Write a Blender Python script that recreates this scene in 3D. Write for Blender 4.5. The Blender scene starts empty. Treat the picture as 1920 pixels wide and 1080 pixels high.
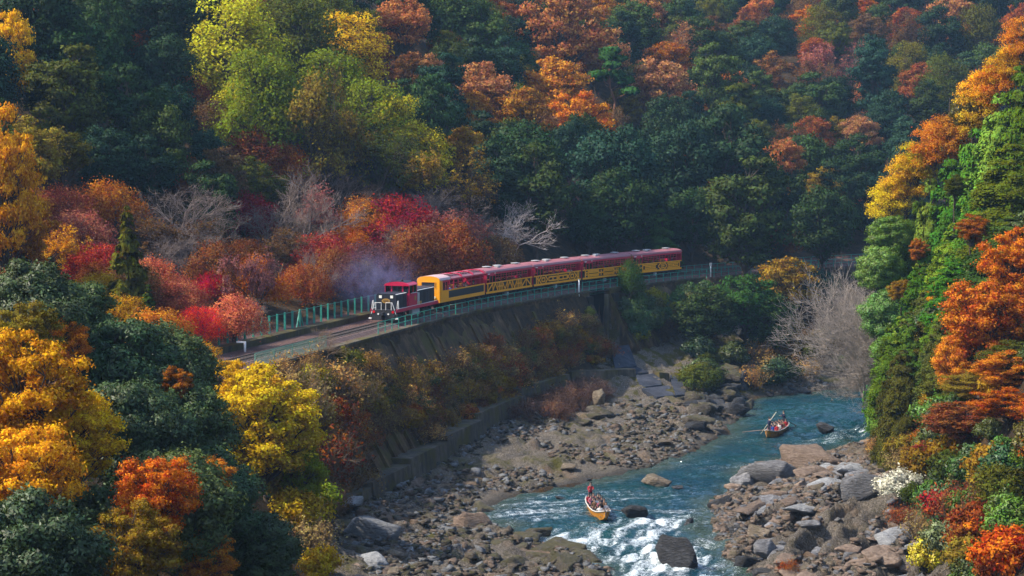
import bpy, math, random
import numpy as np
from mathutils import Vector, Matrix

SC = bpy.context.scene
COL = SC.collection
R = math.radians

# ------------------------------------------------------------------ camera, sky, sun, exposure
CAM_Z = 31.0                      # metres above the river
PITCH = math.atan(257 / 3600.0)   # looking slightly down the gorge
FPX = 3600.0                      # focal length in 1920-wide pixels
cam = bpy.data.cameras.new('camera')
cam.sensor_width = 36.0
cam.lens = FPX / 1920 * 36.0
cam.clip_start = 1.0
cam.clip_end = 6000.0
camo = bpy.data.objects.new('camera', cam)
COL.objects.link(camo)
camo.location = (0, 0, CAM_Z)
camo.rotation_euler = (math.pi / 2 - PITCH, 0, 0)
SC.camera = camo

SUN_EL = R(47)
SUN_AZ = R(-98)                  # from +Y (view direction), negative = to the left
world = bpy.data.worlds.new('World')
SC.world = world
world.use_nodes = True
wn = world.node_tree.nodes
wl = world.node_tree.links
for n in list(wn):
    wn.remove(n)
sky = wn.new('ShaderNodeTexSky')
sky.sky_type = 'NISHITA'
sky.sun_disc = False
sky.sun_elevation = SUN_EL
sky.sun_rotation = SUN_AZ
bg = wn.new('ShaderNodeBackground')
bg.inputs['Strength'].default_value = 0.15
wo = wn.new('ShaderNodeOutputWorld')
wl.new(sky.outputs[0], bg.inputs[0])
wl.new(bg.outputs[0], wo.inputs[0])

sun = bpy.data.lights.new('sun', 'SUN')
sun.energy = 3.3
sun.angle = R(0.53)
sun.color = (1.0, 0.91, 0.77)
suno = bpy.data.objects.new('sun', sun)
COL.objects.link(suno)
_sd = Vector((math.sin(SUN_AZ) * math.cos(SUN_EL), math.cos(SUN_AZ) * math.cos(SUN_EL), math.sin(SUN_EL)))
suno.rotation_euler = _sd.to_track_quat('Z', 'Y').to_euler()
suno.location = _sd * 300

vs = SC.view_settings
vs.view_transform = 'Standard'
vs.look = 'None'
vs.exposure = 1.36
vs.gamma = 1.0
vs.use_curve_mapping = False
SC.render.engine = 'CYCLES'
cy = SC.cycles
cy.max_bounces = 5
cy.diffuse_bounces = 2
cy.glossy_bounces = 2
cy.transmission_bounces = 3
cy.transparent_max_bounces = 8
cy.volume_bounces = 0
cy.sample_clamp_indirect = 4.0
cy.caustics_reflective = False
cy.caustics_refractive = False
cy.use_denoising = True
cy.denoiser = 'OPENIMAGEDENOISE'
cy.denoising_input_passes = 'RGB_ALBEDO_NORMAL'
cy.volume_step_rate = 4.0
cy.use_adaptive_sampling = True
cy.adaptive_threshold = 0.02

# ------------------------------------------------------------------ numpy helpers
rng = np.random.default_rng(11)
_ct, _st = math.cos(PITCH), math.sin(PITCH)


def ray(px, py):
    """world direction through a photograph pixel (used to survey where things stand)"""
    a, b = (px - 960) / FPX, (py - 540) / FPX
    return np.array([a, _ct - b * _st, -_st - b * _ct])


def at_z(px, py, z):
    d = ray(px, py)
    return np.array([0, 0, CAM_Z]) + d * ((z - CAM_Z) / d[2])


def at_y(px, py, y):
    d = ray(px, py)
    return np.array([0, 0, CAM_Z]) + d * (y / d[1])


def project(x, y, z):
    a, b, c = x, y * _ct - (z - CAM_Z) * _st, y * _st + (z - CAM_Z) * _ct
    return 960 + FPX * a / b, 540 - FPX * c / b


def _hash(ix, iy, seed):
    h = (ix.astype(np.int64) * 374761393 + iy.astype(np.int64) * 668265263 + seed * 974711) & 0xFFFFFFFF
    h = ((h ^ (h >> 13)) * 1274126177) & 0xFFFFFFFF
    h = h ^ (h >> 16)
    return (h & 0xFFFF) / 65535.0


def noise2(x, y, seed=0):
    x = np.asarray(x, float); y = np.asarray(y, float)
    ix = np.floor(x); iy = np.floor(y)
    fx = x - ix; fy = y - iy
    fx = fx * fx * (3 - 2 * fx); fy = fy * fy * (3 - 2 * fy)
    a = _hash(ix, iy, seed); b = _hash(ix + 1, iy, seed)
    c = _hash(ix, iy + 1, seed); d = _hash(ix + 1, iy + 1, seed)
    return (a + (b - a) * fx) * (1 - fy) + (c + (d - c) * fx) * fy - 0.5


def fbm(x, y, seed=0, octv=4, gain=0.5):
    s = 0; a = 1.0
    for o in range(octv):
        s = s + a * noise2(x * 2 ** o + 17.3 * o, y * 2 ** o - 9.1 * o, seed + o)
        a *= gain
    return s


def sstep(a, b, x):
    t = np.clip((x - a) / (b - a), 0, 1)
    return t * t * (3 - 2 * t)


# ------------------------------------------------------------------ mesh helpers
def mesh_from(name, verts, faces, mats=(), fmat=None, smooth=False):
    """verts (n,3); faces: (m,k) array or list of tuples"""
    me = bpy.data.meshes.new(name)
    verts = np.asarray(verts, np.float32)
    if isinstance(faces, np.ndarray):
        m, k = faces.shape
        me.vertices.add(len(verts))
        me.vertices.foreach_set('co', verts.ravel())
        me.loops.add(m * k)
        me.loops.foreach_set('vertex_index', faces.astype(np.int32).ravel())
        me.polygons.add(m)
        me.polygons.foreach_set('loop_start', np.arange(0, m * k, k, dtype=np.int32))
        me.polygons.foreach_set('loop_total', np.full(m, k, np.int32))
        me.update(calc_edges=True)
    else:
        me.from_pydata(verts.tolist(), [], faces)
        me.update()
    for mt in mats:
        me.materials.append(mt)
    if fmat is not None:
        me.polygons.foreach_set('material_index', np.asarray(fmat, np.int32))
    if smooth:
        me.polygons.foreach_set('use_smooth', np.ones(len(me.polygons), bool))
    me.validate()
    return me


def link(name, me, parent=None, loc=None, rot=None, scale=None):
    o = bpy.data.objects.new(name, me)
    COL.objects.link(o)
    if parent is not None:
        o.parent = parent
    if loc is not None:
        o.location = [float(v) for v in loc]
    if rot is not None:
        o.rotation_euler = rot
    if scale is not None:
        o.scale = scale
    return o


def empty(name, loc=(0, 0, 0), rz=0.0, scale=None, rot=None):
    o = bpy.data.objects.new(name, None)
    COL.objects.link(o)
    o.location = [float(v) for v in loc]
    o.rotation_euler = rot if rot is not None else (0, 0, rz)
    o.empty_display_size = 0.3
    if scale is not None:
        o.scale = scale
    return o


def tag(o, label=None, cat=None, group=None, kind=None):
    if label: o['label'] = label
    if cat: o['category'] = cat
    if group: o['group'] = group
    if kind: o['kind'] = kind
    return o


class MB:
    """collects simple shapes into one mesh"""
    def __init__(self):
        self.v = []; self.f = []; self.m = []

    def add(self, vs_, fs_, mat=0):
        b = len(self.v)
        self.v.extend([tuple(map(float, p)) for p in vs_])
        for q in fs_:
            self.f.append(tuple(i + b for i in q)); self.m.append(mat)
        return self

    def box(self, c, s, mat=0, rot=None, taper=None):
        x, y, z = s[0] / 2, s[1] / 2, s[2] / 2
        p = [(-x, -y, -z), (x, -y, -z), (x, y, -z), (-x, y, -z), (-x, -y, z), (x, -y, z), (x, y, z), (-x, y, z)]
        if taper:
            p = [(a * (taper[0] if k > 3 else 1), b_ * (taper[1] if k > 3 else 1), d) for k, (a, b_, d) in enumerate(p)]
        if rot is not None:
            p = [tuple(rot @ Vector(q)) for q in p]
        p = [(q[0] + c[0], q[1] + c[1], q[2] + c[2]) for q in p]
        return self.add(p, [(3, 2, 1, 0), (4, 5, 6, 7), (0, 1, 5, 4), (1, 2, 6, 5), (2, 3, 7, 6), (3, 0, 4, 7)], mat)

    def bx(self, x0, x1, y0, y1, z0, z1, mat=0):
        return self.box(((x0 + x1) / 2, (y0 + y1) / 2, (z0 + z1) / 2), (x1 - x0, y1 - y0, z1 - z0), mat)

    def bar(self, a, b, w, h=None, mat=0, up=(0, 0, 1)):
        """square bar from a to b"""
        a = Vector(a); b = Vector(b); h = h or w
        d = (b - a)
        L = d.length
        if L < 1e-6: return self
        d /= L
        u = Vector(up)
        if abs(d.dot(u)) > 0.98: u = Vector((1, 0, 0))
        s = d.cross(u).normalized(); u = s.cross(d)
        p = []
        for q in (a, b):
            for (i, j) in ((-1, -1), (1, -1), (1, 1), (-1, 1)):
                p.append(tuple(q + s * (i * w / 2) + u * (j * h / 2)))
        return self.add(p, [(3, 2, 1, 0), (4, 5, 6, 7), (0, 1, 5, 4), (1, 2, 6, 5), (2, 3, 7, 6), (3, 0, 4, 7)], mat)

    def tube(self, pts, rad, n=8, mat=0, cap=True):
        pts = [Vector(p) for p in pts]
        if not hasattr(rad, '__len__'): rad = [rad] * len(pts)
        rings = []
        prev = None
        for i, p in enumerate(pts):
            d = (pts[min(i + 1, len(pts) - 1)] - pts[max(i - 1, 0)]).normalized()
            u = prev if prev is not None else (Vector((0, 0, 1)) if abs(d.z) < 0.9 else Vector((1, 0, 0)))
            s = d.cross(u)
            if s.length < 1e-5: s = d.cross(Vector((0, 1, 0)))
            s.normalize(); u = s.cross(d).normalized(); prev = u
            rings.append([tuple(p + (s * math.cos(2 * math.pi * k / n) + u * math.sin(2 * math.pi * k / n)) * rad[i]) for k in range(n)])
        vs_ = [q for r in rings for q in r]
        fs_ = []
        for i in range(len(pts) - 1):
            for k in range(n):
                fs_.append((i * n + k, i * n + (k + 1) % n, (i + 1) * n + (k + 1) % n, (i + 1) * n + k))
        if cap:
            fs_.append(tuple(reversed(range(n)))); fs_.append(tuple((len(pts) - 1) * n + k for k in range(n)))
        return self.add(vs_, fs_, mat)

    def extrude(self, prof, a, b, axis='x', mat=0):
        """2-D profile (list of pairs) swept along one axis from a to b, capped"""
        n = len(prof)
        mk = {'x': lambda t, p: (t, p[0], p[1]), 'y': lambda t, p: (p[0], t, p[1]), 'z': lambda t, p: (p[0], p[1], t)}[axis]
        vs_ = [mk(a, p) for p in prof] + [mk(b, p) for p in prof]
        fs_ = [(i, (i + 1) % n, n + (i + 1) % n, n + i) for i in range(n)]
        fs_ += [tuple(reversed(range(n))), tuple(range(n, 2 * n))]
        return self.add(vs_, fs_, mat)

    def mesh(self, name, mats, smooth=False):
        if not isinstance(mats, (list, tuple)): mats = [mats]
        me = bpy.data.meshes.new(name)
        me.from_pydata(self.v, [], self.f)
        for m in mats: me.materials.append(m)
        me.polygons.foreach_set('material_index', np.asarray(self.m, np.int32))
        if smooth:
            me.polygons.foreach_set('use_smooth', np.ones(len(me.polygons), bool))
        import bmesh
        bm = bmesh.new(); bm.from_mesh(me)
        bmesh.ops.recalc_face_normals(bm, faces=bm.faces)
        bm.to_mesh(me); bm.free()
        me.update()
        return me

    def build(self, name, mats, parent=None, smooth=False, **k):
        return link(name, self.mesh(name, mats, smooth), parent, **k)


# ------------------------------------------------------------------ material helpers
class N:
    def __init__(self, name):
        self.mat = bpy.data.materials.new(name)
        self.mat.use_nodes = True
        self.t = self.mat.node_tree
        for n in list(self.t.nodes): self.t.nodes.remove(n)
        self.out = self.t.nodes.new('ShaderNodeOutputMaterial')

    def n(self, typ, **kw):
        nd = self.t.nodes.new('ShaderNode' + typ)
        for k, v in kw.items():
            if k.startswith('_'):
                setattr(nd, k[1:], v)
            else:
                self.set(nd.inputs[k.replace('__', ' ')], v)
        return nd

    def set(self, sock, v):
        if hasattr(v, 'is_output') or isinstance(v, bpy.types.NodeSocket):
            self.t.links.new(v, sock)
        else:
            sock.default_value = v

    def noise(self, scale, detail=3.0, rough=0.55, vec=None, dist=0.0):
        nd = self.n('TexNoise')
        nd.inputs['Scale'].default_value = scale
        nd.inputs['Detail'].default_value = detail
        nd.inputs['Roughness'].default_value = rough
        nd.inputs['Distortion'].default_value = dist
        if vec is not None: self.t.links.new(vec, nd.inputs['Vector'])
        return nd.outputs[0]

    def coord(self, which='Object'):
        return self.n('TexCoord').outputs[which]

    def pos(self):
        return self.n('NewGeometry').outputs['Position']

    def mapping(self, vec, scale=(1, 1, 1), rot=(0, 0, 0)):
        m = self.n('Mapping')
        self.t.links.new(vec, m.inputs[0])
        m.inputs['Scale'].default_value = scale
        m.inputs['Rotation'].default_value = rot
        return m.outputs[0]

    def ramp(self, fac, stops):
        r = self.n('ValToRGB')
        self.t.links.new(fac, r.inputs[0])
        e = r.color_ramp.elements
        while len(e) < len(stops): e.new(0.5)
        for k, (p, c) in enumerate(stops):
            e[k].position = p
            e[k].color = (*c, 1) if len(c) == 3 else c
        return r.outputs[0]

    def mix(self, fac, a, b, mode='MIX'):
        m = self.n('MixRGB')
        m.blend_type = mode
        for s, v in ((m.inputs[0], fac), (m.inputs[1], a), (m.inputs[2], b)):
            if isinstance(v, (tuple, list)) and len(v) == 3: v = (*v, 1)
            self.set(s, v)
        return m.outputs[0]

    def math(self, op, a, b=0.0, c=0.0, clamp=False):
        m = self.n('Math')
        m.operation = op; m.use_clamp = clamp
        self.set(m.inputs[0], a); self.set(m.inputs[1], b); self.set(m.inputs[2], c)
        return m.outputs[0]

    def attr(self, name):
        a = self.n('Attribute'); a.attribute_name = name
        return a

    def bump(self, h, strength=0.5, dist=0.1):
        b = self.n('Bump')
        b.inputs['Strength'].default_value = strength
        b.inputs['Distance'].default_value = dist
        self.t.links.new(h, b.inputs['Height'])
        return b.outputs[0]

    def bsdf(self, col, rough=0.8, normal=None, metallic=0.0, spec=0.5):
        p = self.n('BsdfPrincipled')
        if isinstance(col, (tuple, list)) and len(col) == 3: col = (*col, 1)
        self.set(p.inputs['Base Color'], col)
        self.set(p.inputs['Roughness'], rough)
        self.set(p.inputs['Metallic'], metallic)
        self.set(p.inputs['Specular IOR Level'], spec)
        if normal is not None: self.set(p.inputs['Normal'], normal)
        self.t.links.new(p.outputs[0], self.out.inputs['Surface'])
        return p


MATS = {}


def paint(name, col, rough=0.45, wear=0.25, scale=3.0, metallic=0.0, spec=0.5):
    """plain painted / coloured material with fine dirt and tone variation"""
    if name in MATS: return MATS[name]
    m = N(name)
    v = m.coord('Object')
    a = m.noise(scale, 5, 0.6, v)
    b = m.noise(scale * 6, 3, 0.6, v)
    f = m.math('MULTIPLY', m.math('SUBTRACT', a, 0.42), 2.2, clamp=True)
    dark = tuple(c * 0.55 for c in col)
    c = m.mix(m.math('MULTIPLY', f, wear, clamp=True), col, dark)
    c = m.mix(m.math('MULTIPLY', b, 0.18), c, tuple(min(1, x * 1.25 + .01) for x in col))
    m.bsdf(c, rough, metallic=metallic, spec=spec)
    MATS[name] = m.mat
    return m.mat
# ------------------------------------------------------------------ the survey: track line, river shores, land height
TS = np.arange(-170.0, 281.0, 1.0)          # chainage along the track, 0 at the locomotive's nose


def _heading(s):
    return np.where(s < 0, 16.0, np.where(s < 130, 16.0 + 0.25 * s, 48.5 + (s - 130) * 0.55))


_h = np.radians(_heading(TS))
_i0 = int(np.where(TS == 0)[0][0])
TX = np.concatenate([[0], np.cumsum(np.sin((_h[1:] + _h[:-1]) / 2))]); TX += -12.6 - TX[_i0]
TY = np.concatenate([[0], np.cumsum(np.cos((_h[1:] + _h[:-1]) / 2))]); TY += 198.5 - TY[_i0]
RAIL_Z = 13.5


def track(s, d=0.0):
    """point beside the track at chainage s, d metres towards the hill; and heading"""
    x = np.interp(s, TS, TX); y = np.interp(s, TS, TY); h = np.interp(s, TS, _h)
    return x - d * np.cos(h), y + d * np.sin(h), h


def track_sd(x, y):
    x = np.asarray(x, float).ravel(); y = np.asarray(y, float).ravel()
    s = np.empty(len(x)); d = np.empty(len(x))
    for a in range(0, len(x), 20000):
        xx = x[a:a + 20000, None]; yy = y[a:a + 20000, None]
        k = np.argmin((xx - TX[None, ::2]) ** 2 + (yy - TY[None, ::2]) ** 2, axis=1) * 2
        t = (xx[:, 0] - TX[k]) * np.sin(_h[k]) + (yy[:, 0] - TY[k]) * np.cos(_h[k])
        s[a:a + 20000] = TS[k] + np.clip(t, -2, 2)
        d[a:a + 20000] = -(xx[:, 0] - TX[k]) * np.cos(_h[k]) + (yy[:, 0] - TY[k]) * np.sin(_h[k])
        end = (k == 0) | (k >= len(TX) - 2)
        dist = np.hypot(xx[:, 0] - TX[k], yy[:, 0] - TY[k])
        d[a:a + 20000] = np.where(end, np.sign(d[a:a + 20000]) * dist, d[a:a + 20000])
    return s, d


LSH = np.array([(0, -60), (0, 20), (3, 100), (6.2, 131), (7.2, 138.5), (6.4, 143), (1.5, 152), (-3.0, 162), (0, 171), (6.5, 178), (11.9, 184), (17.4, 194), (21, 203),
                (26.5, 221.5), (28.9, 238.6), (39, 246), (49, 257), (75, 266), (140, 266), (300, 235)], float)
RSH = np.array([(20, -60), (20, 20), (19, 100), (18.0, 131), (17.2, 138.5), (16, 154), (18, 168.5), (21.6, 176.7), (22.9, 185.7), (29.1, 192.2), (37.6, 202.0),
                (46.5, 213.0), (58, 220), (76, 227), (140, 228), (300, 195)], float)
RIVER = np.concatenate([LSH, RSH[::-1]])


def _dist_poly(x, y, pts):
    best = np.full(len(x), 1e9)
    for a, b in zip(pts[:-1], pts[1:]):
        dx, dy = b - a
        t = np.clip(((x - a[0]) * dx + (y - a[1]) * dy) / (dx * dx + dy * dy), 0, 1)
        best = np.minimum(best, np.hypot(x - a[0] - t * dx, y - a[1] - t * dy))
    return best


def _inside(x, y, poly):
    r = np.zeros(len(x), bool)
    j = len(poly) - 1
    for i in range(len(poly)):
        xi, yi = poly[i]; xj, yj = poly[j]
        if yi != yj:
            c = ((yi > y) != (yj > y)) & (x < (xj - xi) * (y - yi) / (yj - yi) + xi)
            r ^= c
        j = i
    return r


def land(x, y, detail=True, full=False):
    shp = np.shape(x)
    x = np.asarray(x, float).ravel(); y = np.asarray(y, float).ravel()
    s, d = track_sd(x, y)
    tl = _dist_poly(x, y, LSH); tr = _dist_poly(x, y, RSH)
    ins = _inside(x, y, RIVER)
    left = np.where(ins, False, tl < tr)
    t = np.minimum(tl, tr)
    t = np.where(ins, -t, t) + 1.3 * fbm(x / 5.0, y / 5.0, 3, 3)
    # banks
    bankL = 0.1 + (0.10 + 0.2 * sstep(226, 244, y)) * np.clip(t, 0, 34) + 0.02 * np.clip(t - 34, 0, 100)
    w = np.interp(y, [20, 100, 125, 150, 170, 194, 210, 230], [6, 9, 11, 16.0, 14.5, 6.5, 4, 3.5])
    bankR = 0.15 + 0.17 * np.clip(t, 0, 18)
    R_ = 2.6 + (np.interp(y, [170, 195], [1.7, 2.6]) * np.clip(tr - w, 0, 5) + 1.5 * np.clip(tr - w - 5, 0, 60)) * (0.9 + 0.25 * fbm(x / 22, y / 22, 8, 2))
    R_ = np.where(R_ > 40, 40 + (R_ - 40) * 0.25, R_)
    hillR = np.where(tr > w, R_, 0)
    # track bench and the hill behind it
    k = np.interp(s, [-90, -75, -58, -44, -34, 72, 88, 110], [0.45, 0.6, 0.9, 1.3, 2.0, 2.0, 0.8, 0.5])
    T = 13.05 + (d + 3.1) * k
    k2 = np.interp(s, [0, 40, 80, 120, 160], [0.70, 0.78, 0.70, 0.46, 0.36])
    gz = sstep(55, 15, s)
    s1 = k2 * (1 - gz) + 0.30 * gz
    H = 13.75 + s1 * np.clip(d - 6.5, 0, 20) + k2 * np.clip(d - 26.5, 0, 400)
    H = H + 9.0 * fbm(x / 55, y / 55, 21, 3) * sstep(12, 60, d)
    H = np.where(H > 150, 150 + (H - 150) * 0.3, H)
    bench = np.where(d > 4.6, np.where(d < 5.2, 13.05 + (d - 4.6), 13.65), 13.05)
    up = np.where(d > 6.5, H, np.where(d > -3.1, bench, T))
    z_left = np.maximum(bankL, up)
    z_left = np.where(d > -3.1, up, z_left)
    # gully that passes under the little girder bridge
    gs = np.abs(s - 54.5)
    gul = np.where((d < 3.4) & (d > -16), 5.6 + 0.22 * np.clip(d + 4, -12, 8) , 99)
    z_left = np.where((gs < 2.95) & (d < 3.4), np.minimum(z_left, np.where(d > -16, gul, z_left)), z_left)
    z_right = np.maximum(bankR, hillR)
    z = np.where(left, z_left, z_right)
    rockL = left & (z_left <= bankL + 0.05) & (d < -3.2)
    rockR = (~left) & (hillR <= bankR + 0.4)
    rock = np.where(rockL | rockR, 1.0, 0.0)
    if detail:
        a = np.array([0.48, 0.877])
        u = x * a[0] + y * a[1]; v = -x * a[1] + y * a[0]
        strata = 1 - np.abs(2 * fbm(u / 9.0, v / 1.7, 31, 4, 0.55))
        lump = np.abs(fbm(x / 2.3, y / 2.3, 41, 4, 0.55))
        amt = sstep(0.0, 3.0, t)
        rr = np.where(left, 1.15 * lump + 0.35 * (strata - 0.6), 0.85 * lump + 1.5 * (strata - 0.62) * sstep(178, 150, y) + 0.5 * (strata - 0.6))
        z = z + rock * amt * rr + (1 - rock) * 0.25 * fbm(x / 1.6, y / 1.6, 51, 3) * np.where(left & (d > -3.2) & (d < 6.6), 0, 1)
    z = np.where(t < 0, np.maximum(-2.6, 0.30 * t - 0.05), z)
    z = np.where((t >= 0) & (t < 1.2), np.minimum(z, 0.05 + t * 0.6 + 0.0 * z), z)
    if full:
        return z.reshape(shp), s.reshape(shp), d.reshape(shp), t.reshape(shp), left.reshape(shp), rock.reshape(shp)
    return z.reshape(shp)


def land1(x, y, detail=False):
    return float(land(np.array([x]), np.array([y]), detail)[0])


def grade(segments):
    out = []
    for a, b, st in segments:
        out.append(np.arange(a, b, st))
    return np.concatenate(out)


gx = grade([(-600, -200, 20), (-200, -60, 6), (-60, -26, 1.2), (-26, 52, 0.34), (52, 90, 1.2), (90, 220, 6), (220, 620, 20)])
gy = grade([(-80, 60, 8), (60, 124, 1.4), (124, 262, 0.42), (262, 330, 1.2), (330, 620, 5), (620, 1000, 20)])
GX, GY = np.meshgrid(gx, gy)
LZ, LS, LD, LT, LL, LROCK = land(GX, GY, True, True)


def grid_mesh(name, X, Y, Z, mats, smooth=True):
    ny, nx = X.shape
    idx = np.arange(ny * nx).reshape(ny, nx)
    f = np.stack([idx[:-1, :-1], idx[:-1, 1:], idx[1:, 1:], idx[1:, :-1]], -1).reshape(-1, 4)
    return mesh_from(name, np.stack([X, Y, Z], -1).reshape(-1, 3), f, mats, None, smooth)


def point_attr(me, name, vals):
    a = me.attributes.new(name, 'FLOAT', 'POINT')
    a.data.foreach_set('value', np.asarray(vals, np.float32).ravel())


def mat_land():
    m = N('land_surface')
    p = m.pos()
    n1 = m.noise(0.12, 5, 0.6, p); n2 = m.noise(0.9, 5, 0.65, p); n3 = m.noise(7.5, 6, 0.78, p)
    floor_ = m.ramp(n2, [(0.3, (0.022, 0.016, 0.008)), (0.5, (0.055, 0.035, 0.016)), (0.7, (0.10, 0.055, 0.02))])
    rock = m.ramp(n3, [(0.34, (0.040, 0.033, 0.026)), (0.5, (0.145, 0.12, 0.092)), (0.64, (0.33, 0.28, 0.225))])
    sand = m.mix(n3, (0.17, 0.115, 0.072), (0.27, 0.185, 0.12))
    rock = m.mix(m.math('MULTIPLY', m.math('SUBTRACT', n1, 0.55), 9, clamp=True), rock, sand)
    moss = m.math('MULTIPLY', m.math('SUBTRACT', m.noise(0.35, 5, 0.65, p), 0.50), 6, clamp=True)
    rock = m.mix(m.math('MULTIPLY', moss, m.attr('moss').outputs['Fac'], clamp=True), rock, m.mix(n3, (0.05, 0.05, 0.008), (0.13, 0.11, 0.025)))
    wet = m.attr('wet').outputs['Fac']
    rock = m.mix(wet, rock, m.mix(0.6, rock, (0.02, 0.018, 0.015)))
    bed = m.ramp(n3, [(0.3, (0.09, 0.05, 0.042)), (0.55, (0.17, 0.098, 0.08)), (0.75, (0.25, 0.16, 0.13))])
    c = m.mix(m.attr('rock').outputs['Fac'], floor_, rock)
    c = m.mix(m.attr('bed').outputs['Fac'], c, bed)
    h = m.math('ADD', n3, m.math('MULTIPLY', n2, 2.0))
    m.bsdf(c, 0.9, m.bump(h, 1.0, 0.4), spec=0.2)
    return m.mat


me = grid_mesh('ground', GX, GY, LZ, [mat_land()])
point_attr(me, 'rock', LROCK)
point_attr(me, 'bed', np.where(LL & (LD > -3.1) & (LD < 6.6), 1.0, 0.0))
point_attr(me, 'moss', (np.where(LL, 1.0, 0.25) + 1.6 * sstep(222, 236, GY) * LL) * sstep(0, 3, LT))
point_attr(me, 'wet', sstep(1.6, 0.3, LT))
ground = tag(link('ground', me), kind='structure')

# ------------------------------------------------------------------ river water
wx = grade([(-12, 56, 0.24), (56, 120, 1.5), (120, 320, 10)])
wy = grade([(-60, 120, 3), (120, 266, 0.30), (266, 275, 1.5)])
WX, WY = np.meshgrid(wx, wy)
# flow-aligned waves
fl = np.radians(np.interp(WY, [120, 160, 180, 200, 215, 235], [4, 8, 30, 36, 42, 70]))
U = WX * np.sin(fl) + WY * np.cos(fl); V = WX * np.cos(fl) - WY * np.sin(fl)


def gauss(x0, y0, r, ax=1.0, ang=0.0):
    dx, dy = WX - x0, WY - y0
    c, s_ = math.cos(ang), math.sin(ang)
    a, b = dx * c + dy * s_, -dx * s_ + dy * c
    return np.exp(-((a / r) ** 2 + (b / (r * ax)) ** 2))


rough = 0.95 + 1.5 * (gauss(11, 150, 7, 1.7) + gauss(9, 142, 8) + gauss(38, 212, 6, 1.6)) + 0.4 * gauss(17, 172, 9)
WZ = rough * (0.20 * fbm(WX / 2.2, WY / 1.5, 61, 4, 0.55) + 0.10 * fbm(WX / 0.9, WY / 0.55, 62, 2) + 0.07 * np.sin(U * 2.1 + 5 * fbm(WX / 6, WY / 6, 63, 2)))
foam_glitter = (1.0 * gauss(9.0, 142.5, 5.2, 1.15) + 0.95 * gauss(4.5, 151.0, 3.6, 0.9) + 0.6 * gauss(11.2, 151.5, 4.5, 1.3) + 0.75 * gauss(12.5, 158.5, 3.2, 0.8) + 0.55 * gauss(14.0, 163.5, 2.6, 0.6)  # white water, with sun glitter on the ripples painted in as white too
        + 0.7 * gauss(14.5, 141, 3.5, 1.6) + 0.5 * gauss(1.5, 164, 4.5, 1.0) + 0.25 * gauss(8, 170, 8, 0.7)
        + 0.75 * gauss(39.5, 211.5, 4.6, 0.75, 0.4) + 0.55 * gauss(33.0, 204.5, 4.0, 0.7, 0.5) + 0.4 * gauss(27, 203, 3, 0.6)
        + 0.16 + 0.35 * gauss(8.0, 158.2, 1.6) + 0.22 * gauss(8, 160, 12, 1.0) + 0.25 * gauss(20, 188, 6, .5))
streak = 0.75 * fbm(V / 1.1, U / 3.6, 71, 4, 0.6) + 0.45 * fbm(V / 0.45, U / 5.5, 73, 3, 0.6)
FO = np.clip(foam_glitter * 0.55 + streak * (0.30 + 0.8 * np.clip(foam_glitter, 0, 1)) - 0.06, 0, 1)
WZ = WZ + 0.10 * np.clip(FO, 0, 1)


def mat_water():
    m = N('river_water')
    p = m.pos()
    a = m.noise(0.9, 4, 0.65, m.mapping(p, (1.0, 1.8, 1)))
    b = m.noise(3.2, 3, 0.6, m.mapping(p, (1.0, 1.7, 1)))
    deep = m.mix(m.math('MULTIPLY', m.math('SUBTRACT', m.noise(0.09, 3, 0.6, p), 0.35), 3, clamp=True), (0.0012, 0.026, 0.040), (0.0016, 0.036, 0.034))
    deep = m.mix(m.attr('shallow').outputs['Fac'], deep, m.mix(a, (0.018, 0.045, 0.030), (0.045, 0.050, 0.028)))
    nrm = m.bump(m.math('ADD', a, m.math('MULTIPLY', b, 0.45)), 1.0, 0.42)
    w = m.n('BsdfPrincipled')
    m.set(w.inputs['Base Color'], deep); w.inputs['Roughness'].default_value = 0.07
    w.inputs['IOR'].default_value = 1.33
    w.inputs['Specular Tint'].default_value = (0.75, 0.9, 1.0, 1)
    m.set(w.inputs['Normal'], nrm)
    fn = m.noise(5.0, 8, 0.82, m.mapping(p, (0.9, 1.9, 1)), 1.2)
    fa = m.attr('foam_glitter').outputs['Fac']
    fac = m.math('MULTIPLY', m.math('SUBTRACT', m.math('ADD', m.math('MULTIPLY', fa, 0.55), m.math('MULTIPLY', fn, 2.2)), 1.36), 3.2, clamp=True)
    fo = m.n('BsdfPrincipled')
    fo.inputs['Base Color'].default_value = (0.72, 0.78, 0.80, 1); fo.inputs['Roughness'].default_value = 0.5  # white colour for the foam and for the painted glitter
    m.set(fo.inputs['Normal'], m.bump(fn, 0.6, 0.15))
    mx = m.n('MixShader')
    m.set(mx.inputs[0], fac)
    m.t.links.new(w.outputs[0], mx.inputs[1]); m.t.links.new(fo.outputs[0], mx.inputs[2])
    m.t.links.new(mx.outputs[0], m.out.inputs['Surface'])
    return m.mat


me = grid_mesh('river', WX, WY, WZ, [mat_water()])
point_attr(me, 'foam_glitter', FO)
_wt = np.minimum(_dist_poly(WX.ravel(), WY.ravel(), LSH), _dist_poly(WX.ravel(), WY.ravel(), RSH)).reshape(WX.shape)
point_attr(me, 'shallow', 0.9 * sstep(3.2, 0.2, _wt + 1.5 * fbm(WX / 3, WY / 3, 91, 3)))
river = tag(link('river', me), kind='structure')
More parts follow.
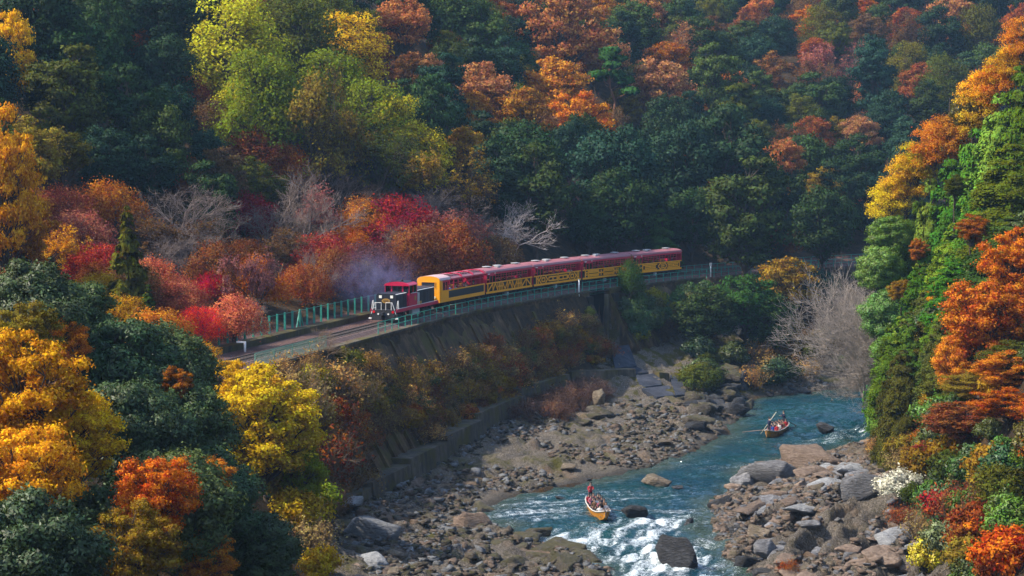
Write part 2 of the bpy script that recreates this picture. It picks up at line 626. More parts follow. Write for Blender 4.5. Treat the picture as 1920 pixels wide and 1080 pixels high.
# ------------------------------------------------------------------ foliage materials (colour comes from each object's own colour)
def mat_leaf(name, gloss=0.0, trans=0.35, spread=0.35):
    m = N(name)
    oi = m.n('ObjectInfo')
    g = m.n('NewGeometry')
    rnd = g.outputs['Random Per Island']
    v = m.coord('Object')
    cl = m.noise(0.75, 3, 0.65, v)
    k = m.math('ADD', m.math('MULTIPLY', rnd, spread * 2), m.math('ADD', 1.0 - spread - 0.72, m.math('MULTIPLY', cl, 1.44)))
    hsv = m.n('HueSaturation')
    m.set(hsv.inputs['Hue'], m.math('ADD', 0.5, m.math('MULTIPLY', m.math('SUBTRACT', m.math('ADD', m.math('MULTIPLY', rnd, 0.5), m.math('MULTIPLY', cl, 1.3)), 0.90), 0.085)))
    m.set(hsv.inputs['Value'], k)
    m.set(hsv.inputs['Color'], oi.outputs['Color'])
    d = m.n('BsdfDiffuse'); m.set(d.inputs['Color'], hsv.outputs[0])
    t = m.n('BsdfTranslucent'); m.set(t.inputs['Color'], hsv.outputs[0])
    mx = m.n('MixShader'); mx.inputs[0].default_value = trans
    m.t.links.new(d.outputs[0], mx.inputs[1]); m.t.links.new(t.outputs[0], mx.inputs[2])
    res = mx
    if gloss > 0:
        gl = m.n('BsdfGlossy'); gl.inputs['Roughness'].default_value = 0.5
        gl.inputs['Color'].default_value = (1, 1, 1, 1)
        m2 = m.n('MixShader'); m2.inputs[0].default_value = gloss
        m.t.links.new(mx.outputs[0], m2.inputs[1]); m.t.links.new(gl.outputs[0], m2.inputs[2])
        res = m2
    m.t.links.new(res.outputs[0], m.out.inputs['Surface'])
    return m.mat


def mat_bark():
    m = N('bark')
    oi = m.n('ObjectInfo')
    v = m.coord('Object')
    n = m.noise(3.0, 5, 0.65, m.mapping(v, (1, 1, 0.35)))
    c = m.mix(1.0, oi.outputs['Color'], m.ramp(n, [(0.3, (0.5, 0.5, 0.5)), (0.7, (1.2, 1.2, 1.2))]), 'MULTIPLY')
    m.bsdf(c, 0.9, m.bump(n, 0.5, 0.05), spec=0.2)
    return m.mat


LEAF = mat_leaf('leaf', 0.0, 0.36, 0.32)
GLOSSY_LEAF = mat_leaf('glossy_leaf', 0.022, 0.22, 0.42)
DULL_LEAF = mat_leaf('dull_leaf', 0.004, 0.22, 0.42)
NEEDLE = mat_leaf('needle', 0.0, 0.26, 0.36)
BARK = mat_bark()


def unit(v):
    return v / np.maximum(np.linalg.norm(v, axis=-1, keepdims=True), 1e-9)


def leaf_mesh(name, P, Nr, size, rg, mat, elong=1.7, shade=None, axis=None):
    """diamond leaves at P facing about Nr; shading normals follow 'shade'"""
    n = len(P)
    Nr = unit(Nr)
    a = rg.normal(size=(n, 3)) if axis is None else axis + 0.5 * rg.normal(size=(n, 3))
    T = unit(a - Nr * np.sum(a * Nr, 1, keepdims=True))
    B = np.cross(Nr, T)
    sz = (size * rg.uniform(0.6, 1.35, (n, 1)))
    T = T * sz * elong * 0.5; B = B * sz * 0.5
    bend = Nr * sz * 0.12
    vt = np.stack([P - T - bend, P + B * 0.9 - T * 0.1, P + T - bend, P - B * 0.9 - T * 0.1], 1).reshape(-1, 3)
    # wind so that the face normal agrees with Nr
    f = np.arange(n * 4).reshape(n, 4)
    nn = np.cross(B * 0.9 + T * 0.9, 2 * T)
    flip = np.sum(nn * Nr, 1) < 0
    f[flip] = f[flip][:, ::-1]
    me = mesh_from(name, vt, f, [mat], None, True)
    if shade is not None:
        sn = unit(0.62 * unit(shade) + 0.38 * Nr)
        me.normals_split_custom_set_from_vertices(np.repeat(sn, 4, axis=0).astype(np.float32))
    return me


class Limbs:
    """tapered branches gathered into one mesh"""
    def __init__(self):
        self.a = []; self.b = []; self.ra = []; self.rb = []

    def seg(self, a, b, ra, rb):
        self.a.append(a); self.b.append(b); self.ra.append(ra); self.rb.append(rb)

    def path(self, pts, r0, r1):
        n = len(pts) - 1
        for i in range(n):
            self.seg(pts[i], pts[i + 1], r0 + (r1 - r0) * i / n, r0 + (r1 - r0) * (i + 1) / n)

    def mesh(self, name, sides=5, thin=0.025):
        a = np.array(self.a); b = np.array(self.b); ra = np.array(self.ra); rb = np.array(self.rb)
        d = unit(b - a)
        up = np.where(np.abs(d[:, 2:3]) > 0.9, np.array([[1.0, 0, 0]]), np.array([[0, 0, 1.0]]))
        s = unit(np.cross(d, up)); u = np.cross(s, d)
        V = []; F = []
        base = 0
        for mask, k in ((ra > thin, sides), (ra <= thin, 3)):
            if not mask.any(): continue
            th = np.arange(k) * 2 * math.pi / k
            ring = s[mask][:, None] * np.cos(th)[None, :, None] + u[mask][:, None] * np.sin(th)[None, :, None]
            A = a[mask][:, None] + ring * ra[mask][:, None, None]
            B = b[mask][:, None] + ring * rb[mask][:, None, None]
            n = mask.sum()
            vv = np.concatenate([A, B], 1).reshape(-1, 3)
            i = (np.arange(n) * 2 * k)[:, None]
            kk = np.arange(k)[None]
            f = np.stack([i + kk, i + (kk + 1) % k, i + k + (kk + 1) % k, i + k + kk], -1).reshape(-1, 4) + base
            V.append(vv); F.append(f); base += len(vv)
        return mesh_from(name, np.concatenate(V), np.concatenate(F), [BARK], None, True)


def bent(a, b, rg, k=3, j=0.12, sag=0.0):
    a = np.asarray(a, float); b = np.asarray(b, float)
    L = np.linalg.norm(b - a)
    pts = [a]
    for i in range(1, k):
        t = i / k
        p = a + (b - a) * t + rg.normal(size=3) * L * j * 0.5
        p[2] += sag * L * math.sin(math.pi * t)
        pts.append(p)
    pts.append(b)
    return pts


PROTO = {}


def proto(kind, trunk_me, crown_me, width, height, centre):
    PROTO.setdefault(kind, []).append(dict(trunk=trunk_me, crown=crown_me, w=width, h=height, c=centre))


def make_broad(kind, seed, H=11.0, Wd=10.0, trunk=0.22, nclump=26, leaves=6000, size=0.34, flat=0.75, mat=LEAF, hollow=0.25, clump=0.22, top=0.0, twigs=2, elong=1.6):
    """round-headed broadleaf tree: limbs reach out to clumps of leaves"""
    rg = np.random.default_rng(seed)
    zb = H * trunk
    cz = (H + zb) / 2
    rz = (H - zb) / 2; rx = Wd / 2
    cl = []
    tries = 0
    while len(cl) < nclump and tries < 6000:
        tries += 1
        v = unit(rg.normal(size=3))
        r = rg.uniform(hollow, 1.0) ** 0.6
        p = v * r * np.array([rx, rx, rz]) * 0.82
        if p[2] < -0.55 * rz and rg.uniform() < 0.7: continue
        p[0] *= 1 + 0.15 * math.sin(3 * math.atan2(v[1], v[0]) + seed)
        rad = Wd * clump * rg.uniform(0.6, 1.15) * (1 - 0.25 * max(0, p[2] / rz))
        if any(np.linalg.norm((p - q) / [1, 1, flat]) < 0.62 * (rad + r2) for q, r2 in cl): continue
        cl.append((p, rad))
    L = Limbs()
    lean = rg.normal(size=3) * Wd * 0.04; lean[2] = 0
    top_p = np.array([lean[0], lean[1], cz + rz * 0.35])
    r0 = 0.022 * H + 0.03
    tr = bent([0, 0, -1.2], top_p, rg, 5, 0.05)
    L.path(tr, r0, r0 * 0.35)
    P = []; Nn = []; Sh = []
    wts = np.array([r ** 2 for _, r in cl]); wts = wts / wts.sum()
    for (p, rad), wt in zip(cl, wts):
        c = p + np.array([0, 0, cz]) + lean * 0.5
        t = np.clip((c[2] - zb * 0.6) / (H * 1.25), 0.25, 0.9)
        k = t * (len(tr) - 1); i = int(k)
        st = tr[i] + (tr[min(i + 1, len(tr) - 1)] - tr[i]) * (k - i)
        if st[2] > c[2]: st = st - np.array([0, 0, (st[2] - c[2]) * 0.8])
        pts = bent(st, c, rg, 3, 0.14, 0.08)
        L.path(pts, r0 * 0.34, r0 * 0.10)
        for q in range(twigs):
            e = c + unit(rg.normal(size=3)) * rad * 0.9 * [1, 1, flat]
            L.path(bent(pts[2], e, rg, 2, 0.15), r0 * 0.10, r0 * 0.03)
        n = max(6, int(leaves * wt))
        v = unit(rg.normal(size=(n, 3)) + [0, 0, 0.35])
        rr = rg.uniform(0.25, 1.05, (n, 1)) ** 0.5
        lump = 1 + 0.28 * np.sin(v[:, :1] * 5 + seed) * np.sin(v[:, 1:2] * 5 + rad * 9) + 0.24 * rg.normal(size=(n, 1))
        q = c + v * rr * rad * lump * [1, 1, flat]
        P.append(q); Sh.append(v * [1, 1, 1.0 / flat] * 0.75 + 0.45 * unit(q - [0, 0, cz - rz * 0.3]))
        Nn.append(v + 0.75 * rg.normal(size=(n, 3)) + [0, 0, 0.35])
    P = np.concatenate(P); Nn = np.concatenate(Nn); Sh = np.concatenate(Sh)
    cm = leaf_mesh('crown', P, Nn, size, rg, mat, elong, Sh)
    proto(kind, L.mesh('trunk'), cm, Wd, H, cz)


def make_layered(kind, seed, H=8.0, Wd=9.0, trunk=0.2, layers=5, per=5, leaves=6000, size=0.3, mat=LEAF, thick=0.10, rise=0.10, stems=2):
    """maple / zelkova: leaves held in flat spreading tiers with gaps between"""
    rg = np.random.default_rng(seed)
    L = Limbs()
    r0 = 0.018 * H + 0.03
    P = []; Nn = []; Sh = []
    zb = H * trunk
    bases = []
    for k in range(stems):
        an = rg.uniform(0, 6.28)
        e = np.array([math.cos(an) * Wd * 0.10, math.sin(an) * Wd * 0.10, H * 0.8])
        pts = bent([0, 0, -1.0], e, rg, 5, 0.10)
        L.path(pts, r0, r0 * 0.3); bases.append(pts)
    pads = []
    for l in range(layers):
        f = (l + 0.5) / layers
        z = zb + (H - zb) * (0.08 + 0.92 * f)
        rad_l = Wd / 2 * math.sqrt(max(0.08, 1 - (max(0, f - 0.25) / 0.80) ** 2)) * (0.78 + 0.22 * min(1, f * 4))
        for q in range(max(2, int(per * (0.45 + rad_l / (Wd / 2) * 0.75)))):
            an = rg.uniform(0, 6.28)
            r = rad_l * math.sqrt(rg.uniform(0.04, 0.85))
            c = np.array([math.cos(an) * r, math.sin(an) * r, z + rg.normal() * H * 0.03 - 0.10 * r])
            pads.append((c, Wd * rg.uniform(0.13, 0.22), an))
    tot = sum(p[1] ** 2 for p in pads)
    for c, rad, an in pads:
        pts0 = bases[rg.integers(len(bases))]
        i = np.argmin([abs(p[2] - (c[2] - 0.14 * H)) for p in pts0])
        pts = bent(pts0[i], c, rg, 3, 0.12, 0.10)
        L.path(pts, r0 * 0.3, r0 * 0.07)
        for q in range(3):
            L.path(bent(pts[2], c + rg.normal(size=3) * [rad * .6, rad * .6, rad * .1], rg, 2, 0.1), r0 * 0.08, r0 * 0.025)
        n = max(8, int(leaves * rad ** 2 / tot))
        a2 = rg.uniform(0, 6.28, n); r2 = rad * np.sqrt(rg.uniform(0, 1, n)) * (1 + 0.25 * np.sin(a2 * 4 + an * 3))
        zz = rg.normal(size=n) * thick * rad * 1.6 - 0.22 * r2 ** 2 / rad + 0.16 * rad * np.sin(a2 * 3 + an)
        q = c + np.stack([np.cos(a2) * r2, np.sin(a2) * r2, zz], 1)
        P.append(q)
        out = np.stack([np.cos(a2) * r2 / rad, np.sin(a2) * r2 / rad, np.full(n, 0.9)], 1)
        Sh.append(out + 0.6 * unit(q - [0, 0, H * 0.35]))
        Nn.append(out + 0.8 * rg.normal(size=(n, 3)))
    P = np.concatenate(P); Nn = np.concatenate(Nn); Sh = np.concatenate(Sh)
    cm = leaf_mesh('crown', P, Nn, size, rg, mat, 1.5, Sh)
    proto(kind, L.mesh('trunk'), cm, Wd, H, zb + (H - zb) * 0.52)


def make_hinoki(kind, seed, H=17.0, Wd=6.0, leaves=16000, size=0.3, levels=26, bare=0.06, mat=NEEDLE, power=0.75):
    """cypress-like conifer: whorls of drooping feathery sprays"""
    rg = np.random.default_rng(seed)
    L = Limbs()
    tr = bent([0, 0, -1.5], [rg.normal() * 0.2, rg.normal() * 0.2, H * 0.985], rg, 6, 0.012)
    r0 = 0.016 * H + 0.04
    L.path(tr, r0, 0.02)
    P = []; Nn = []; Sh = []; Ax = []
    sprays = []
    for l in range(levels):
        f = (l + rg.uniform(0, 1)) / levels
        z = H * (bare + (1 - bare) * f)
        rad = Wd / 2 * (1 - f) ** power * (0.8 + 0.2 * min(1, f * 6)) + 0.12
        for q in range(int(4 + 5 * (1 - f))):
            an = rg.uniform(0, 6.28)
            r = rad * rg.uniform(0.7, 1.08)
            sprays.append((z, an, r, rg.uniform(0.7, 1.2)))
    tot = sum(s_[2] ** 1.3 for s_ in sprays)
    for z, an, r, k in sprays:
        d = np.array([math.cos(an), math.sin(an), 0.0])
        tip = d * r + [0, 0, z - 0.18 * r]
        L.path([np.array([0, 0, z]), d * r * 0.55 + [0, 0, z + 0.10 * r], tip], r0 * 0.16 * (0.3 + r / Wd), 0.012)
        n = max(10, int(leaves * r ** 1.3 / tot))
        t = rg.uniform(0.35, 1.08, n)
        side = rg.normal(size=n) * 0.20 * r * (1.25 - 0.6 * t) + rg.normal(size=n) * 0.06
        perp = np.array([-d[1], d[0], 0])
        hh = rg.normal(size=n) * 0.10 * r + 0.10 * r * np.sin(math.pi * t) - 0.18 * r * t - np.abs(side) * 0.45
        q = d * (r * t)[:, None] + perp * side[:, None] + np.stack([0 * t, 0 * t, z + hh], 1)
        P.append(q)
        out = d + [0, 0, 0.75] + perp * (side / max(r, .2))[:, None] * 1.4
        Sh.append(out + 0 * q)
        Nn.append(out + 0.7 * rg.normal(size=(n, 3)))
        Ax.append(np.repeat((d + [0, 0, -0.35])[None], n, 0) + perp * (side / max(r, .2))[:, None] * 2)
    P = np.concatenate(P); Nn = np.concatenate(Nn); Sh = np.concatenate(Sh); Ax = np.concatenate(Ax)
    cm = leaf_mesh('crown', P, Nn, size, rg, mat, 2.0, Sh, Ax)
    proto(kind, L.mesh('trunk'), cm, Wd, H, H * 0.5)


def make_pine(kind, seed, H=13.0, Wd=7.0, leaves=4500, size=0.32):
    rg = np.random.default_rng(seed)
    L = Limbs()
    tr = bent([0, 0, -1.2], [rg.normal() * 0.6, rg.normal() * 0.6, H * 0.93], rg, 6, 0.03)
    r0 = 0.02 * H
    L.path(tr, r0, r0 * 0.3)
    P = []; Nn = []; Sh = []
    pads = []
    for k in range(15):
        f = rg.uniform(0, 1) ** 0.8
        z = H * (0.52 + 0.46 * f)
        r = Wd / 2 * (1.0 - 0.75 * f) * rg.uniform(0.35, 1.0)
        an = rg.uniform(0, 6.28)
        pads.append((np.array([math.cos(an) * r, math.sin(an) * r, z]), Wd * rg.uniform(0.12, 0.2)))
    tot = sum(p[1] ** 2 for p in pads)
    for c, rad in pads:
        k = np.clip((c[2] - 0.06 * H) / H, 0, 0.93) / 0.93 * (len(tr) - 1); i = min(int(k), len(tr) - 2)
        L.path(bent(tr[i] + (tr[i + 1] - tr[i]) * (k - i), c, rg, 3, 0.12), r0 * 0.25, r0 * 0.06)
        n = int(leaves * rad ** 2 / tot)
        v = unit(rg.normal(size=(n, 3)) + [0, 0, 0.5])
        q = c + v * rad * [1, 1, 0.38] * rg.uniform(0.5, 1.05, (n, 1))
        P.append(q); Sh.append(v + [0, 0, 0.8]); Nn.append(v + 0.8 * rg.normal(size=(n, 3)))
    cm = leaf_mesh('crown', np.concatenate(P), np.concatenate(Nn), size, rg, NEEDLE, 2.2, np.concatenate(Sh))
    proto(kind, L.mesh('trunk'), cm, Wd, H, H * 0.74)


def make_bare(kind, seed, H=8.0, Wd=9.0, depth=5, stems=3, spread=0.75, leaves=0, size=0.2, lean=(0, 0), fork=4, thin=0.012, fac=0.70):
    """leafless tree: forking limbs ending in a haze of twigs (and perhaps a few last leaves)"""
    rg = np.random.default_rng(seed)
    trunk = Limbs(); tw = Limbs()
    tips = []

    def grow(p, d, ln, r, lev):
        k = 3 if lev > 1 else 2
        pts = [p]
        for i in range(k):
            d = unit(d + rg.normal(size=3) * 0.13 + np.array([lean[0] * .08, lean[1] * .08, 0.06]))
            pts.append(pts[-1] + d * ln / k)
        (trunk if lev >= depth - 2 else tw).path(pts, r, max(thin * 0.5, r * 0.55))
        if lev == 0:
            tips.append(pts[-1]); tips.append(pts[1]); return
        nf = fork if lev < depth else 3
        for q in range(nf):
            i = rg.integers(1, len(pts)) if q else len(pts) - 1
            nd = unit(d + unit(rg.normal(size=3)) * spread)
            if nd[2] < -0.2: nd[2] *= 0.3
            grow(pts[i], nd, ln * rg.uniform(fac - 0.15, fac + 0.1), max(thin, r * 0.52), lev - 1)

    for s_ in range(stems):
        an = rg.uniform(0, 6.28)
        d0 = unit(np.array([math.cos(an) * 0.45 + lean[0], math.sin(an) * 0.45 + lean[1], 1.0]))
        grow(np.array([math.cos(an) * 0.15, math.sin(an) * 0.15, -0.6]), d0, H * 0.36, 0.017 * H + 0.02, depth)
    allp = np.array(tw.b)
    sc_h = H / max(1e-3, np.percentile(allp[:, 2], 98))
    cxy = allp[:, :2].mean(0)
    sc_w = Wd / max(1e-3, 2 * np.percentile(np.abs(allp[:, :2] - cxy), 96))
    S = np.array([sc_w, sc_w, sc_h])
    for Lb in (trunk, tw):
        Lb.a = [q * S for q in Lb.a]; Lb.b = [q * S for q in Lb.b]
    if leaves:
        T = np.array(tips) * S
        ii = rg.integers(0, len(T), leaves)
        P = T[ii] + rg.normal(size=(leaves, 3)) * 0.16
        sh = unit(P - [0, 0, H * 0.4]) + [0, 0, 0.6]
        lm = leaf_mesh('crown', P, sh + 0.9 * rg.normal(size=(leaves, 3)), size, rg, LEAF, 1.6, sh)
    else:
        lm = None
    p = dict(trunk=trunk.mesh('trunk'), twigs=tw.mesh('twigs', 3, 1.0), crown=lm, w=Wd, h=H, c=H * 0.58)
    PROTO.setdefault(kind, []).append(p)


def make_shrub(kind, seed, H=2.2, Wd=3.0, nclump=12, leaves=2200, size=0.2, mat=LEAF, flat=0.8):
    make_broad(kind, seed, H, Wd, 0.02, nclump, leaves, size, flat, mat, 0.1, 0.24, twigs=2)


for q in range(4):
    make_broad('evergreen', 100 + q, H=11.5, Wd=9.5, nclump=52, leaves=15000, size=0.235, trunk=0.08, clump=0.165, flat=0.74, mat=DULL_LEAF)
    make_broad('deciduous', 120 + q, H=11.0, Wd=9.5, nclump=46, leaves=9500, size=0.22, trunk=0.16, clump=0.135, flat=0.55, twigs=4)
    make_layered('maple', 140 + q, H=6.5, Wd=9.0, layers=6, per=10, leaves=13000, size=0.165, thick=0.16)
for q in range(3):
    make_layered('zelkova', 160 + q, H=12.0, Wd=10.0, layers=9, per=9, leaves=11500, size=0.225, thick=0.13, stems=3)
    make_broad('near_evergreen', 200 + q, H=11.5, Wd=9.5, nclump=70, leaves=52000, size=0.155, trunk=0.06, clump=0.15, flat=0.74, mat=GLOSSY_LEAF, elong=2.0)
    make_broad('near_deciduous', 220 + q, H=10.5, Wd=9.0, nclump=70, leaves=27000, size=0.145, trunk=0.10, clump=0.112, flat=0.6, twigs=5)
    make_hinoki('hinoki', 240 + q, H=17.0, Wd=8.0, leaves=60000, size=0.165, levels=25, power=0.5, bare=0.0)
    make_bare('bare', 260 + q, H=8.0, Wd=9.0, depth=5, stems=2, fork=4)
    make_bare('sparse', 280 + q, H=9.0, Wd=9.0, depth=5, stems=2, fork=4, leaves=5200, size=0.19)
    make_shrub('shrub', 300 + q, nclump=18, leaves=4200, size=0.13)
    make_shrub('leafy_shrub', 310 + q, nclump=18, leaves=5200, size=0.12, mat=GLOSSY_LEAF)
    make_bare('brush', 320 + q, H=2.2, Wd=3.2, depth=3, stems=12, fork=4, thin=0.008, spread=0.55, leaves=1600, size=0.10)
for q in range(2):
    make_broad('evergreen', 180 + q, H=13.5, Wd=8.4, nclump=40, leaves=13000, size=0.235, trunk=0.06, clump=0.17, flat=0.55, mat=DULL_LEAF, hollow=0.1)
    make_pine('pine', 340 + q)
    make_hinoki('spire', 350 + q, H=11.0, Wd=5.0, leaves=12000, size=0.26, levels=22, bare=0.03)
make_layered('fringe', 370, H=8.0, Wd=8.0, layers=7, per=8, leaves=10500, size=0.16, thick=0.11, stems=3)
make_layered('fringe', 371, H=8.5, Wd=7.5, layers=6, per=8, leaves=9500, size=0.16, thick=0.11, stems=2)
make_bare('willow', 362, H=11.0, Wd=15.0, depth=6, stems=3, fork=4, spread=0.80, thin=0.012, lean=(-0.55, -0.1), fac=0.72)

_tb = Limbs(); _tb.path([np.array([0, 0, -0.15]), np.array([0.15, 0.1, 0.35]), np.array([0.0, 0.1, 0.7]), np.array([0, 0, 1.0])], 1.25, 0.8)
TRUNK_BASE = _tb.mesh('trunk_base', 7)
TREES = []      # (x, y, crown radius) of everything planted, so that filling keeps clear
BROWN = (0.075, 0.055, 0.04)
_vc = {}


def plant(kind, x, y, z, width, colour, name, label, cat, group=None, hscale=1.0, bark=BROWN, rz=None, variant=None, tilt=0.0, lift=0.0):
    vs_ = PROTO[kind]
    i = _vc.get(kind, 0); _vc[kind] = i + 1
    p = vs_[(variant if variant is not None else i) % len(vs_)]
    rg = random.Random(i * 7919 + len(kind))
    k = width / p['w']
    an = rg.uniform(0.86, 1.16)
    e = empty(name, (x, y, z), rg.uniform(0, 6.28) if rz is None else rz, (k * an, k / an, k * hscale))
    if tilt:
        e.rotation_euler = (tilt * math.cos(i), tilt * math.sin(i), e.rotation_euler[2])
    tag(e, label, cat, group)
    j = 1 + rg.uniform(-0.2, 0.2); wj = 1 + rg.uniform(-0.18, 0.22)
    col = (colour[0] * j * wj, colour[1] * j, colour[2] * j / wj, 1)
    t = link('stem' if kind in ('shrub', 'leafy_shrub', 'brush') else 'trunk', p['trunk'], e); t.color = (*bark, 1)
    up = lift / (k * hscale)
    if lift > 0:
        t.location = (0, 0, up)
        rb = 0.022 * p['h'] + 0.03
        tb = link('trunk_base', TRUNK_BASE, e, (0, 0, 0), None, (rb * 1.25, rb * 1.25, up + 0.3)); tb.color = (*bark, 1)
    if p.get('twigs') is not None:
        w = link('twigs', p['twigs'], e); w.color = (*bark, 1)
    if p['crown'] is not None:
        c = link('foliage' if 'shrub' in kind or kind == 'brush' else 'crown', p['crown'], e); c.color = col
        if lift > 0: c.location = (0, 0, up)
    TREES.append((x, y, width / 2))
    return e


def stand(px, py, wpx, kind, hscale=1.0, ymin=60.0, ymax=900.0):
    """where a tree stands on the land so that its crown is seen around that point of the photograph"""
    p = PROTO[kind][0]
    d = ray(px, py)
    Ys = np.arange(ymin, ymax, 0.5)
    X = d[0] / d[1] * Ys; Z = CAM_Z + d[2] / d[1] * Ys
    w = wpx / FPX * Ys
    c = w * p['c'] / p['w'] * hscale
    hz = land(X, Ys, False)
    ok = np.where(Z - hz <= c)[0]
    if not len(ok): return None
    i = ok[0]
    return X[i], Ys[i], hz[i], w[i]
# ------------------------------------------------------------------ colours of the leaves
C = dict(
    dkgreen=(0.034, 0.058, 0.014), teal=(0.021, 0.048, 0.022), green=(0.058, 0.082, 0.015), midgreen=(0.045, 0.100, 0.020), olive=(0.095, 0.095, 0.012),
    yellow=(0.60, 0.39, 0.012), lemon=(0.46, 0.36, 0.014), ygreen=(0.20, 0.22, 0.012), ochre=(0.24, 0.15, 0.016), gold=(0.58, 0.285, 0.012),
    orange=(0.50, 0.17, 0.016), deeporange=(0.42, 0.115, 0.012), salmon=(0.42, 0.155, 0.050), rust=(0.24, 0.065, 0.018), brown=(0.15, 0.075, 0.028),
    coral=(0.44, 0.115, 0.060), red=(0.38, 0.034, 0.022), scarlet=(0.75, 0.030, 0.022), magenta=(0.55, 0.008, 0.045), crimson=(0.25, 0.012, 0.022), mauve=(0.22, 0.070, 0.060), dust=(0.115, 0.065, 0.045),
    nteal=(0.044, 0.074, 0.024), ngreen=(0.056, 0.090, 0.022), nmid=(0.078, 0.114, 0.028),
    hinoki=(0.090, 0.175, 0.014), hinoki2=(0.125, 0.205, 0.026), silver=(0.13, 0.17, 0.07), straw=(0.33, 0.20, 0.06), pale=(0.60, 0.58, 0.45),
)
TWIG = (0.22, 0.165, 0.14)
PALE = (0.42, 0.36, 0.33)
# px, py, width px, kind, colour, height scale, name, label
HAND = []


def T(px, py, w, kind, col, label, hs=1.0, name=None, bark=None, cat=None, group=None, **kw):
    HAND.append((px, py, w, kind, col, label, hs, name, bark, cat, group, kw))


# --- hill behind the train, left part
T(70, 60, 190, 'evergreen', 'teal', 'dark blue-green evergreen filling the top left corner of the hill')
T(150, 120, 170, 'evergreen', 'dkgreen', 'deep green evergreen above the olive trees at upper left')
T(310, 50, 150, 'evergreen', 'teal', 'blackish evergreen left of the bright yellow tree at the top')
T(255, 90, 80, 'deciduous', 'rust', 'small russet tree between two dark evergreens at upper left')
T(310, 135, 130, 'evergreen', 'teal', 'grey-green evergreen just left of the yellow tree')
T(240, 235, 140, 'evergreen', 'dkgreen', 'dense green evergreen low on the slope at left')
T(130, 205, 150, 'evergreen', 'olive', 'olive green tree below the deep green evergreen at left')
T(60, 290, 160, 'deciduous', 'ochre', 'olive yellow tree behind the orange tree at the left edge')
T(120, 290, 120, 'deciduous', 'olive', 'dull yellow-green tree on the lower left slope')
T(200, 300, 130, 'evergreen', 'teal', 'dark evergreen above the rust coloured thickets at left')
T(300, 275, 150, 'evergreen', 'green', 'green tree with a yellowish top below the russet maples')
T(385, 290, 90, 'evergreen', 'teal', 'small dark evergreen under the yellow tree')
T(345, 175, 110, 'maple', 'rust', 'rust red maple to the left below the bright yellow tree')
T(335, 325, 100, 'maple', 'rust', 'reddish brown maple above the bare trees')
T(400, 225, 120, 'maple', 'brown', 'dark reddish maple under the yellow tree')
T(440, 85, 190, 'zelkova', 'lemon', 'bright yellow tall tree at the top of the slope', 1.0)
T(490, 190, 190, 'zelkova', 'ygreen', 'yellow-green tree right below the bright yellow tree')
T(560, 70, 170, 'zelkova', 'olive', 'olive yellow tree at the top beside the bright yellow tree')
T(655, 85, 130, 'zelkova', 'yellow', 'yellow tree with one long branch reaching right at the top')
T(620, 165, 140, 'zelkova', 'ygreen', 'yellow-green tree with thin pale trunks in mid slope')
T(575, 235, 160, 'sparse', 'ochre', 'half bare olive tree with tall grey trunk', 1.3)
T(450, 210, 110, 'zelkova', 'lemon', 'lower tier of yellow foliage above the russet shrubs')
T(690, 220, 150, 'zelkova', 'ygreen', 'yellow-olive tree in the middle of the left slope')
T(745, 250, 140, 'zelkova', 'lemon', 'yellow tree right of the olive grove')
T(790, 290, 120, 'zelkova', 'yellow', 'yellow tree with spreading tiers near the dark evergreens')
T(630, 290, 150, 'sparse', 'ochre', 'brownish thinly leaved tree above the bare red thicket', 1.1)
T(700, 320, 150, 'sparse', 'olive', 'thin olive tree showing its branches in mid slope')
T(820, 345, 150, 'sparse', 'ochre', 'ochre tree with dark branches above the red maples', 0.9)
T(865, 290, 120, 'deciduous', 'ochre', 'dull gold tree at the edge of the dark evergreens')
T(480, 290, 140, 'maple', 'rust', 'rust brown maple beneath the yellow-green tree')
T(535, 310, 120, 'maple', 'deeporange', 'orange-brown maple left of the tall grey trunk')
T(410, 330, 130, 'deciduous', 'brown', 'dark brown tree above the pinkish bare trees')
T(480, 345, 110, 'deciduous', 'olive', 'dim olive tree above the dark crimson maple')
# --- upper middle, orange group
T(755, 45, 130, 'deciduous', 'salmon', 'orange-brown tree at the top between yellow and green trees')
T(700, 120, 110, 'deciduous', 'rust', 'dim rust tree right of the long yellow branch')
T(860, 45, 150, 'evergreen', 'green', 'green evergreen at the top in the middle')
T(900, 95, 120, 'evergreen', 'green', 'mid green evergreen below the top middle evergreen')
T(790, 140, 100, 'deciduous', 'salmon', 'small orange tree above the olive grove')
T(830, 190, 110, 'evergreen', 'teal', 'dark evergreen between the olive grove and the salmon tree')
T(890, 95, 80, 'deciduous', 'rust', 'rust tree between two green evergreens')
T(895, 170, 140, 'deciduous', 'salmon', 'salmon pink tree left of the bright orange trees')
T(890, 215, 100, 'deciduous', 'orange', 'low orange crown under the salmon tree')
T(1050, 60, 190, 'deciduous', 'salmon', 'big orange-brown tree at the top right of the middle')
T(1120, 95, 130, 'deciduous', 'salmon', 'pale orange tree beside the top orange-brown tree')
T(1040, 165, 150, 'deciduous', 'orange', 'bright orange tree above the middle of the train')
T(985, 225, 140, 'deciduous', 'orange', 'orange tree spreading left of the darker evergreens')
T(1080, 225, 130, 'deciduous', 'orange', 'orange tree left of the red-trunked pine')
T(1120, 240, 90, 'deciduous', 'deeporange', 'small burnt orange tree below the pine')
T(970, 80, 100, 'evergreen', 'teal', 'bluish evergreen between the orange groups')
T(960, 130, 110, 'evergreen', 'dkgreen', 'dark evergreen left of the bright orange tree')
T(1150, 135, 100, 'pine', 'midgreen', 'pine with reddish bare trunk among the orange trees', 1.0, 'pine_tree', (0.20, 0.09, 0.05))
T(1235, 165, 140, 'deciduous', 'salmon', 'round salmon orange tree right of the pine')
T(1235, 95, 120, 'sparse', 'salmon', 'greyish half bare tree above the round salmon tree', 0.9, None, TWIG)
T(1250, 20, 80, 'deciduous', 'orange', 'small orange tree at the top edge right of the middle')
T(1190, 60, 110, 'evergreen', 'green', 'green tree at the top beside the pale orange tree')
